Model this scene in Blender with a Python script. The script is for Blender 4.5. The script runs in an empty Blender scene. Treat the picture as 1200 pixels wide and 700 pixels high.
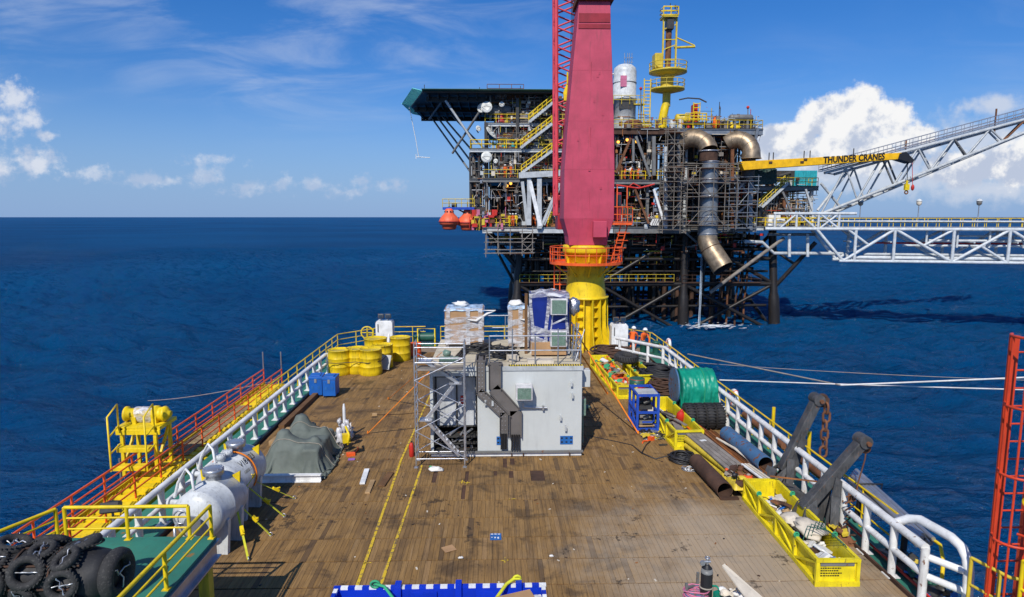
import bpy, bmesh, math, random
from mathutils import Vector, Matrix, noise as mnoise
R = math.radians
S = bpy.context.scene
COL = S.collection
random.seed(7)

# ------------------------------------------------------------------ camera, world, sun, exposure
CAM_H = 8.2                                   # above the ship's deck (deck is z = 0)
FPX, PITCH = 750.0, math.atan(95.5/750.0)
YAW = math.atan(20/math.hypot(750.0, 95.5))
cam_d = bpy.data.cameras.new('camera'); cam = bpy.data.objects.new('camera', cam_d); COL.objects.link(cam)
cam.location = (0, 0, CAM_H); cam.rotation_euler = (R(90)-PITCH, 0, -YAW)
cam_d.sensor_width = 36; cam_d.lens = 36*FPX/1200.0
cam_d.clip_start = 0.1; cam_d.clip_end = 120000
S.camera = cam

SUN = Vector((-0.33, -0.98, 1.0)).normalized()
sun_el = math.asin(SUN.z); sun_rot = math.atan2(SUN.x, SUN.y) % (2*math.pi)
sd = bpy.data.lights.new('sun', 'SUN'); sun = bpy.data.objects.new('sun', sd); COL.objects.link(sun)
sd.energy = 4.3; sd.angle = R(0.53); sd.color = (1.0, 0.95, 0.87)
sun.rotation_euler = (-SUN).to_track_quat('-Z', 'Y').to_euler(); sun.location = SUN*60
S.view_settings.view_transform = 'Standard'; S.view_settings.look = 'None'
S.view_settings.exposure = 0.0; S.view_settings.gamma = 1.0; S.view_settings.use_curve_mapping = False

WORLD = bpy.data.worlds.new('World'); S.world = WORLD; WORLD.use_nodes = True
class NB:
    """small node-tree helper"""
    def __init__(s, tree): s.t = tree; s.n = tree.nodes; s.l = tree.links
    def new(s, typ, **kw):
        n = s.n.new(typ)
        for k, v in kw.items(): setattr(n, k, v)
        return n
    def put(s, sock, v):
        if hasattr(v, 'is_linked') or isinstance(v, bpy.types.NodeSocket): s.l.new(v, sock)
        else: sock.default_value = v
    def m(s, op, a, b=0.0, c=None, clamp=False):
        n = s.new('ShaderNodeMath', operation=op, use_clamp=clamp); s.put(n.inputs[0], a); s.put(n.inputs[1], b)
        if c is not None: s.put(n.inputs[2], c)
        return n.outputs[0]
    def mix(s, f, a, b, blend='MIX'):
        n = s.new('ShaderNodeMix', data_type='RGBA', blend_type=blend)
        s.put(n.inputs[0], f); s.put(n.inputs[6], a); s.put(n.inputs[7], b)
        return n.outputs[2]
    def ss(s, x, lo, hi, a=0.0, b=1.0):
        n = s.new('ShaderNodeMapRange', interpolation_type='SMOOTHSTEP')
        s.put(n.inputs[0], x); n.inputs[1].default_value = lo; n.inputs[2].default_value = hi
        n.inputs[3].default_value = a; n.inputs[4].default_value = b
        return n.outputs[0]
    def noise(s, vec, scale, detail=4.0, rough=0.55, dim='3D', dist=0.0):
        n = s.new('ShaderNodeTexNoise', noise_dimensions=dim)
        if vec is not None: s.l.new(vec, n.inputs['Vector'])
        n.inputs['Scale'].default_value = scale; n.inputs['Detail'].default_value = detail
        n.inputs['Roughness'].default_value = rough; n.inputs['Distortion'].default_value = dist
        return n.outputs[0]
    def mapping(s, vec, sc=(1,1,1), loc=(0,0,0), rot=(0,0,0)):
        n = s.new('ShaderNodeMapping'); s.l.new(vec, n.inputs[0]); n.inputs[1].default_value = loc
        n.inputs[2].default_value = rot; n.inputs[3].default_value = sc
        return n.outputs[0]
def c4(c): return (c[0], c[1], c[2], 1.0)

def build_world():
    b = NB(WORLD.node_tree); b.n.clear()
    out = b.new('ShaderNodeOutputWorld'); bg = b.new('ShaderNodeBackground'); b.l.new(bg.outputs[0], out.inputs[0])
    bg.inputs[1].default_value = 0.10
    sky = b.new('ShaderNodeTexSky', sky_type='NISHITA'); sky.sun_disc = False
    sky.sun_elevation = sun_el; sky.sun_rotation = sun_rot; sky.air_density = 1.0; sky.dust_density = 0.3; sky.ozone_density = 3.0
    tc = b.new('ShaderNodeTexCoord'); sep = b.new('ShaderNodeSeparateXYZ'); b.l.new(tc.outputs['Generated'], sep.inputs[0])
    x, y, z = sep.outputs
    ya = b.m('MAXIMUM', y, 0.02)
    u = b.m('DIVIDE', x, ya); v = b.m('DIVIDE', z, ya)
    front = b.ss(y, 0.03, 0.15)
    # clear air: deeper blue aloft, pale lavender near the horizon
    el = b.ss(z, 0.0, 0.34)
    tint = b.mix(el, (0.52, 0.72, 1.04, 1), (0.22, 0.64, 1.16, 1))
    base = b.mix(1.0, sky.outputs[0], tint, 'MULTIPLY')
    hz = b.ss(z, -0.02, 0.20, 0.85, 0.0)
    base = b.mix(hz, base, (2.55, 4.05, 7.0, 1))
    cv = b.new('ShaderNodeCombineXYZ'); b.l.new(u, cv.inputs[0]); b.l.new(v, cv.inputs[1])
    uv = cv.outputs[0]
    # high thin streaks
    w = b.noise(b.mapping(uv, (1.6, 7.0, 1), (0.3, 0, 0), (0, 0, R(-8))), 2.6, 7.0, 0.6, dist=0.6)
    w2 = b.noise(b.mapping(uv, (1.0, 2.2, 1), (5, 2, 0)), 2.0, 3.0, 0.5)
    st = b.m('MULTIPLY', b.ss(w, 0.38, 0.72), b.ss(w2, 0.36, 0.60))
    st = b.m('MULTIPLY', st, b.ss(v, 0.08, 0.2))
    st = b.m('MULTIPLY', st, b.ss(u, 0.15, -0.15, 0.25, 1.0))
    base = b.mix(b.m('MULTIPLY', st, 0.42), base, (5.6, 6.4, 8.0, 1))
    # heaps of cumulus: rounded lumps whose edges are broken up by noise
    def edges(f1, f2, o):
        n1 = b.noise(b.mapping(uv, (1, 1.25, 1), (o, 0, 0)), f1, 8.0, 0.6); n2 = b.noise(b.mapping(uv, loc=(3.1+o, 1.7, 0)), f2, 6.0, 0.6)
        return b.m('ADD', b.m('MULTIPLY', b.m('SUBTRACT', n1, 0.5), 1.6), b.m('MULTIPLY', b.m('SUBTRACT', n2, 0.5), 0.8))
    eB, eS = edges(17.0, 48.0, 0.0), edges(34.0, 85.0, 2.0)
    def field(blobs):
        cur = None
        for (px, py, rx, ry) in blobs:
            cu, cvv = (px-580)/756.0, (254-py)/756.0
            du = b.m('MULTIPLY', b.m('SUBTRACT', u, cu), 756.0/rx); dv = b.m('MULTIPLY', b.m('SUBTRACT', v, cvv), 756.0/ry)
            d = b.m('SQRT', b.m('ADD', b.m('MULTIPLY', du, du), b.m('MULTIPLY', dv, dv)))
            g = b.m('SUBTRACT', 1.0, d)
            cur = g if cur is None else b.m('SMOOTH_MAX', cur, g, 0.25)
        return cur
    big = field([(1008, 128, 42, 34), (968, 142, 42, 30), (1042, 142, 34, 30), (925, 160, 40, 24), (1075, 165, 40, 26),
                 (905, 176, 38, 24), (1000, 176, 110, 32), (1003, 152, 60, 30), (1200, 190, 60, 34), (1130, 196, 60, 26), (1260, 180, 60, 40)])
    low = field([(1165, 124, 50, 14), (1150, 165, 90, 30), (1060, 212, 150, 22), (1180, 222, 90, 20), (930, 205, 70, 18)])
    left = field([(40, 121, 24, 19), (12, 152, 34, 17), (52, 144, 24, 12), (70, 163, 16, 6), (-40, 160, 60, 40), (58, 192, 32, 18), (10, 200, 40, 16)])
    small = field([(125, 206, 30, 9), (252, 190, 32, 8), (250, 207, 22, 13), (180, 212, 24, 9), (337, 217, 12, 12), (372, 218, 14, 9), (298, 220, 26, 10),
                   (425, 213, 16, 8), (450, 217, 10, 7), (402, 226, 24, 7), (210, 214, 14, 6), (468, 216, 14, 7)])
    def cover(f, k, lo, hi, e): return b.ss(b.m('ADD', f, b.m('MULTIPLY', e, k)), lo, hi)
    aB = cover(big, 0.9, 0.02, 0.40, eB); aL = b.m('MULTIPLY', cover(left, 1.7, -0.25, 0.95, eS), 0.85); aS = b.m('MULTIPLY', cover(small, 2.4, -0.3, 1.2, eS), 0.58)
    aW = b.m('MULTIPLY', cover(low, 1.3, -0.25, 0.85, eB), 0.85)
    # puffiness of the cloud body, seen as soft grey folds
    fold = b.noise(b.mapping(uv, loc=(0.012, -0.018, 0)), 17.0, 6.0, 0.6)
    rel = b.m('SUBTRACT', b.noise(b.mapping(uv, loc=(0, 0, 4)), 17.0, 6.0, 0.6), b.noise(b.mapping(uv, loc=(0.012, -0.02, 4)), 17.0, 6.0, 0.6))
    lit = b.ss(b.m('ADD', b.m('MULTIPLY', rel, 3.2), b.m('ADD', b.m('MULTIPLY', b.m('SUBTRACT', fold, 0.5), 0.8), b.ss(v, 0.05, 0.17, -0.25, 0.25))), -0.40, 0.28)
    cc = b.mix(lit, (5.0, 5.7, 7.2, 1), (9.3, 9.3, 9.35, 1))
    c_far = b.mix(0.45, cc, (5.2, 6.0, 7.8, 1))
    for a, c in ((aW, (6.2, 6.8, 8.0, 1)), (aS, c_far), (aL, c_far), (aB, cc)):
        base = b.mix(b.m('MULTIPLY', a, front), base, c)
    b.l.new(base, bg.inputs[0])
build_world()

# ------------------------------------------------------------------ helpers: points, meshes, things
def ray(px, py):
    x = (px-600)/FPX; y = -(py-350)/FPX
    d = Vector((x, math.cos(PITCH)+y*math.sin(PITCH), -math.sin(PITCH)+y*math.cos(PITCH)))
    c, s = math.cos(-YAW), math.sin(-YAW)
    return Vector((d.x*c-d.y*s, d.x*s+d.y*c, d.z))
def G(px, py, z=0.0):                # where a sight line meets the level z
    d = ray(px, py); t = (z-CAM_H)/d.z
    return Vector((d.x*t, d.y*t, z))
def D(px, py, Y):                    # where a sight line meets the upright plane Y
    d = ray(px, py); t = Y/d.y
    return Vector((d.x*t, Y, CAM_H+d.z*t))
V = Vector
ROOT = {}                            # world matrix of the thing each object belongs to

class MB:
    def __init__(s): s.v = []; s.f = []; s.sm = []; s.mi = []; s.att = []
    def add(s, vs, fs, smooth=False, mi=0, att=0.0):
        o = len(s.v); s.v += [V(p) for p in vs]
        for f in fs: s.f.append([i+o for i in f]); s.sm.append(smooth); s.mi.append(mi); s.att.append(att)
        return s
    def box(s, x0, x1, y0, y1, z0, z1, mi=0, att=0.0, M=None):
        vs = [V((x, y, z)) for z in (z0, z1) for y in (y0, y1) for x in (x0, x1)]
        if M is not None: vs = [M @ p for p in vs]
        return s.add(vs, [(0,2,3,1), (4,5,7,6), (0,1,5,4), (2,6,7,3), (0,4,6,2), (1,3,7,5)], False, mi, att)
    def cbox(s, c, sz, rz=0.0, rx=0.0, ry=0.0, mi=0):
        M = Matrix.Translation(c) @ Matrix.Rotation(rz, 4, 'Z') @ Matrix.Rotation(ry, 4, 'Y') @ Matrix.Rotation(rx, 4, 'X')
        return s.box(-sz[0]/2, sz[0]/2, -sz[1]/2, sz[1]/2, -sz[2]/2, sz[2]/2, mi, 0.0, M)
    def bar(s, p, q, w=0.1, h=None, up=(0,0,1), mi=0):
        p, q = V(p), V(q); h = h or w; d = (q-p)
        if d.length < 1e-6: return s
        d.normalize(); u = V(up)
        if abs(d.dot(u)) > 0.98: u = V((0,1,0)) if abs(d.y) < 0.9 else V((1,0,0))
        a = d.cross(u).normalized()*w/2; c = a.cross(d).normalized()*h/2
        vs = [p-a-c, p+a-c, p+a+c, p-a+c, q-a-c, q+a-c, q+a+c, q-a+c]
        return s.add(vs, [(3,2,1,0), (4,5,6,7), (0,1,5,4), (1,2,6,5), (2,3,7,6), (3,0,4,7)], False, mi)
    def ibeam(s, p, q, h=0.3, w=0.2, t=0.03, mi=0):
        p, q = V(p), V(q); z = V((0,0,1))
        s.bar(p+z*(h/2-t/2), q+z*(h/2-t/2), w, t, mi=mi); s.bar(p-z*(h/2-t/2), q-z*(h/2-t/2), w, t, mi=mi); s.bar(p, q, t, h-2*t, mi=mi)
        return s
    def frames(s, pts, closed):
        n = len(pts); T = []
        for i in range(n):
            if closed: d = pts[(i+1) % n]-pts[i-1]
            else: d = pts[min(i+1, n-1)]-pts[max(i-1, 0)]
            T.append(d.normalized() if d.length > 1e-9 else V((0,0,1)))
        u = V((0,0,1)) if abs(T[0].z) < 0.9 else V((0,1,0))
        a = T[0].cross(u).normalized(); out = []
        for t in T:
            a = (a-t*a.dot(t))
            a = a.normalized() if a.length > 1e-6 else t.orthogonal().normalized()
            out.append((a, t.cross(a)))
        return out
    def tube(s, pts, r=0.03, n=8, closed=False, caps=True, mi=0, smooth=True):
        pts = [V(p) for p in pts]; fr = s.frames(pts, closed); vs = []; fs = []; k = len(pts)
        for i, p in enumerate(pts):
            rr = r[i] if isinstance(r, (list, tuple)) else r
            a, c = fr[i]
            for j in range(n):
                t = 2*math.pi*j/n; vs.append(p+a*math.cos(t)*rr+c*math.sin(t)*rr)
        for i in range(k if closed else k-1):
            i2 = (i+1) % k
            for j in range(n):
                j2 = (j+1) % n; fs.append((i*n+j, i*n+j2, i2*n+j2, i2*n+j))
        s.add(vs, fs, smooth, mi)
        if caps and not closed: s.add([vs[j] for j in range(n)], [tuple(range(n))[::-1]], False, mi); s.add([vs[(k-1)*n+j] for j in range(n)], [tuple(range(n))], False, mi)
        return s
    def hollow(s, pts, r, th, n=20, mi=0, mi_in=None):
        mi_in = mi if mi_in is None else mi_in
        pts = [V(p) for p in pts]
        s.tube(pts, r, n, caps=False, mi=mi); s.tube(pts[::-1], (r-th) if not isinstance(r, (list, tuple)) else [x-th for x in r][::-1], n, caps=False, mi=mi_in)
        fr = s.frames(pts, False)
        for i in (0, len(pts)-1):
            a, c = fr[i]; vs = []; rr = r[i] if isinstance(r, (list, tuple)) else r
            for q in (rr, rr-th):
                for j in range(n):
                    t = 2*math.pi*j/n; vs.append(pts[i]+a*math.cos(t)*q+c*math.sin(t)*q)
            s.add(vs, [(j, (j+1) % n, n+(j+1) % n, n+j) for j in range(n)], False, mi)
        return s
    def lathe(s, prof, n=24, M=None, mi=0, smooth=True):
        vs = []; k = len(prof); M = M or Matrix.Identity(4)
        for (r, z) in prof:
            for j in range(n):
                t = 2*math.pi*j/n; vs.append(M @ V((r*math.cos(t), r*math.sin(t), z)))
        fs = [(i*n+j, i*n+(j+1) % n, (i+1)*n+(j+1) % n, (i+1)*n+j) for i in range(k-1) for j in range(n)]
        s.add(vs, fs, smooth, mi)
        if prof[0][0] > 1e-4: s.add(vs[:n], [tuple(range(n))[::-1]], False, mi)
        if prof[-1][0] > 1e-4: s.add(vs[-n:], [tuple(range(n))], False, mi)
        return s
    def torus(s, c, axis, Rr, r, n=20, m=8, mi=0, sq=1.0):
        c = V(c); ax = V(axis).normalized(); a = ax.orthogonal().normalized(); b2 = ax.cross(a); vs = []
        for i in range(n):
            t = 2*math.pi*i/n; d = a*math.cos(t)+b2*math.sin(t)
            for j in range(m):
                q = 2*math.pi*j/m; vs.append(c+d*(Rr+r*math.cos(q))+ax*r*sq*math.sin(q))
        return s.add(vs, [(i*m+j, ((i+1) % n)*m+j, ((i+1) % n)*m+(j+1) % m, i*m+(j+1) % m) for i in range(n) for j in range(m)], True, mi)
    def plate(s, poly, off, mi=0):
        n = len(poly); poly = [V(p) for p in poly]; o = V(off); vs = poly+[p+o for p in poly]
        return s.add(vs, [tuple(range(n))[::-1], tuple(range(n, 2*n))]+[(i, (i+1) % n, n+(i+1) % n, n+i) for i in range(n)], False, mi)
    def ball(s, c, r, sz=(1,1,1), n=12, m=8, mi=0, jit=0.0, rz=0.0):
        vs = []; c = V(c); Rz = Matrix.Rotation(rz, 3, 'Z')
        for i in range(m+1):
            p = math.pi*i/m
            for j in range(n):
                t = 2*math.pi*j/n
                d = V((math.sin(p)*math.cos(t), math.sin(p)*math.sin(t), math.cos(p)))
                k = r*(1+jit*mnoise.noise(d*2.1+c))
                vs.append(c+Rz @ V((d.x*k*sz[0], d.y*k*sz[1], d.z*k*sz[2])))
        return s.add(vs, [(i*n+j, (i+1)*n+j, (i+1)*n+(j+1) % n, i*n+(j+1) % n) for i in range(m) for j in range(n)], True, mi)
    def grid(s, fn, nu, nv, mi=0, smooth=True):
        vs = [V(fn(i/nu, j/nv)) for j in range(nv+1) for i in range(nu+1)]
        return s.add(vs, [(j*(nu+1)+i, j*(nu+1)+i+1, (j+1)*(nu+1)+i+1, (j+1)*(nu+1)+i) for j in range(nv) for i in range(nu)], smooth, mi)
    def build(s, name, mats, parent=None, bevel=0.0, normals=False):
        me = bpy.data.meshes.new(name); M = Matrix.Identity(4)
        if parent is not None: M = ROOT[parent.name].inverted()
        me.from_pydata([M @ p for p in s.v], [], s.f)
        if not isinstance(mats, (list, tuple)): mats = [mats]
        for m in mats: me.materials.append(m)
        me.polygons.foreach_set('use_smooth', s.sm); me.polygons.foreach_set('material_index', s.mi)
        if any(s.att):
            a = me.attributes.new('tone', 'FLOAT', 'FACE'); a.data.foreach_set('value', s.att)
        if normals or True:
            bm = bmesh.new(); bm.from_mesh(me); bmesh.ops.remove_doubles(bm, verts=bm.verts, dist=1e-5) if normals else None
            bmesh.ops.recalc_face_normals(bm, faces=bm.faces); bm.to_mesh(me); bm.free()
        me.update()
        o = bpy.data.objects.new(name, me); COL.objects.link(o)
        if parent is not None: o.parent = parent; ROOT[o.name] = ROOT[parent.name]
        else: ROOT[o.name] = Matrix.Identity(4)
        if bevel:
            md = o.modifiers.new('bevel', 'BEVEL'); md.width = bevel; md.segments = 2; md.limit_method = 'ANGLE'; md.angle_limit = R(40)
        return o

def thing(name, label, cat, loc=(0,0,0), rz=0.0, group=None):
    o = bpy.data.objects.new(name, None); COL.objects.link(o); o.empty_display_size = 0.2
    o.location = loc; o.rotation_euler = (0, 0, rz); o['label'] = label; o['category'] = cat
    if group: o['group'] = group
    ROOT[o.name] = Matrix.Translation(V(loc)) @ Matrix.Rotation(rz, 4, 'Z')
    return o
def tag(o, label, cat, group=None, kind=None):
    o['label'] = label; o['category'] = cat
    if group: o['group'] = group
    if kind: o['kind'] = kind
    return o
def recentre(o):                                   # a one-mesh thing: its origin goes to its base
    me = o.data; xs = [v.co for v in me.vertices]
    c = V(((min(p.x for p in xs)+max(p.x for p in xs))/2, (min(p.y for p in xs)+max(p.y for p in xs))/2, min(p.z for p in xs)))
    me.transform(Matrix.Translation(-c)); o.location = c
    return o
def solo(mb, name, mats, label, cat, group=None, kind=None, bevel=0.0):
    o = recentre(mb.build(name, mats, None, bevel)); ROOT[o.name] = Matrix.Translation(o.location)
    return tag(o, label, cat, group, kind)
def struct(mb, name, mats): o = mb.build(name, mats); o['kind'] = 'structure'; return o
def copy_tree(o, loc, rz=None, label=None, group=None):
    c = o.copy(); COL.objects.link(c); c.location = loc
    if rz is not None: c.rotation_euler = (0, 0, rz)
    if label: c['label'] = label
    if group: c['group'] = group
    ROOT[c.name] = Matrix.Translation(V(loc)) @ Matrix.Rotation(c.rotation_euler.z, 4, 'Z')
    for ch in list(o.children):
        k = ch.copy(); COL.objects.link(k); k.parent = c
        for g in list(ch.children):
            q = g.copy(); COL.objects.link(q); q.parent = k
    return c
def text_part(name, body, mat, parent, origin, xdir, ydir, height, width=None, ext=0.004, bold=0.0):
    cu = bpy.data.curves.new(name, 'FONT'); cu.body = body; cu.size = 1.0; cu.extrude = 0.0; cu.offset = bold; cu.resolution_u = 3
    to = bpy.data.objects.new(name, cu); COL.objects.link(to); bpy.context.view_layer.update()
    me = bpy.data.meshes.new_from_object(to); bpy.data.objects.remove(to); bpy.data.curves.remove(cu)
    xs = [v.co.x for v in me.vertices]; ys = [v.co.y for v in me.vertices]
    w, h = max(xs)-min(xs), max(ys)-min(ys); sy = height/h; sx = (width/w) if width else sy
    xd, yd = V(xdir).normalized(), V(ydir).normalized(); nd = xd.cross(yd)
    M = Matrix(((xd.x*sx, yd.x*sy, nd.x, 0), (xd.y*sx, yd.y*sy, nd.y, 0), (xd.z*sx, yd.z*sy, nd.z, 0), (0,0,0,1)))
    me.transform(Matrix.Translation(V(origin)) @ M @ Matrix.Translation(V((-min(xs), -min(ys), 0))))
    if parent is not None: me.transform(ROOT[parent.name].inverted())
    me.materials.append(mat); o = bpy.data.objects.new(name, me); COL.objects.link(o)
    if parent is not None: o.parent = parent; ROOT[o.name] = ROOT[parent.name]
    return o

# ------------------------------------------------------------------ materials
def paint(name, col, rough=0.45, metal=0.0, var=0.18, rust=0.0, rust_col=(0.11, 0.04, 0.015), scale=1.6, bump=0.15, dirt=0.25, dirt_col=(0.06, 0.05, 0.04), spec=0.4, streak=1.0):
    m = bpy.data.materials.new(name); m.use_nodes = True; b = NB(m.node_tree); bs = b.n['Principled BSDF']
    tc = b.new('ShaderNodeTexCoord'); oi = b.new('ShaderNodeObjectInfo')
    mp = b.new('ShaderNodeVectorMath', operation='ADD'); b.l.new(tc.outputs['Object'], mp.inputs[0])
    sc = b.new('ShaderNodeVectorMath', operation='SCALE'); b.l.new(oi.outputs['Random'], sc.inputs[3]); sc.inputs[0].default_value = (37, 17, 53)
    b.l.new(sc.outputs[0], mp.inputs[1]); vec = mp.outputs[0]
    n = b.noise(vec, scale, 6.0, 0.6); n2 = b.noise(b.mapping(vec, (4, 4, 4-3.4*streak)), scale*1.4, 5.0, 0.65)
    lo = tuple(x*(1-var) for x in col); hi = tuple(min(1, x*(1+var*0.7)) for x in col)
    c = b.mix(b.ss(n, 0.3, 0.7), c4(lo), c4(hi))
    if dirt: c = b.mix(b.m('MULTIPLY', b.ss(n2, 0.5, 0.78), dirt), c, c4(dirt_col))
    r_in = rough
    if rust:
        n3 = b.noise(vec, scale*3.1, 8.0, 0.68); msk = b.ss(b.m('ADD', n3, b.m('MULTIPLY', b.m('SUBTRACT', n2, 0.5), 0.5)), 0.74-0.34*rust, 0.80-0.30*rust)
        rc = b.mix(b.noise(vec, scale*9, 3.0), c4(rust_col), c4((rust_col[0]*2.2, rust_col[1]*2.3, rust_col[2]*2.0)))
        c = b.mix(msk, c, rc); r_in = b.m('ADD', rough, b.m('MULTIPLY', msk, 0.35), clamp=True)
        if metal: b.l.new(b.m('MULTIPLY', b.m('SUBTRACT', 1.0, msk), metal), bs.inputs['Metallic'])
    elif metal: bs.inputs['Metallic'].default_value = metal
    b.l.new(c, bs.inputs['Base Color']); b.put(bs.inputs['Roughness'], r_in); bs.inputs['Specular IOR Level'].default_value = spec
    if bump:
        bp = b.new('ShaderNodeBump'); bp.inputs['Strength'].default_value = bump; bp.inputs['Distance'].default_value = 0.02
        b.l.new(b.noise(vec, scale*7, 4.0, 0.6), bp.inputs['Height']); b.l.new(bp.outputs[0], bs.inputs['Normal'])
    return m
def emit(name, col, st):
    m = bpy.data.materials.new(name); m.use_nodes = True; bs = m.node_tree.nodes['Principled BSDF']
    bs.inputs['Base Color'].default_value = c4(col); bs.inputs['Emission Color'].default_value = c4(col); bs.inputs['Emission Strength'].default_value = st
    return m
def film_mat(name, col, clear):
    m = paint(name, col, rough=0.2, var=0.2, dirt=0.1, bump=0.5, scale=2.5, spec=0.6); b = NB(m.node_tree); bs = b.n['Principled BSDF']
    p = b.new('ShaderNodeTexCoord').outputs['Object']; n = b.noise(b.mapping(p, (1, 1, 2.6)), 2.2, 5.0, 0.62, dist=1.0)
    b.l.new(b.ss(n, 0.40, 0.66, 1-clear, 1.0), bs.inputs['Alpha']); return m
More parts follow.
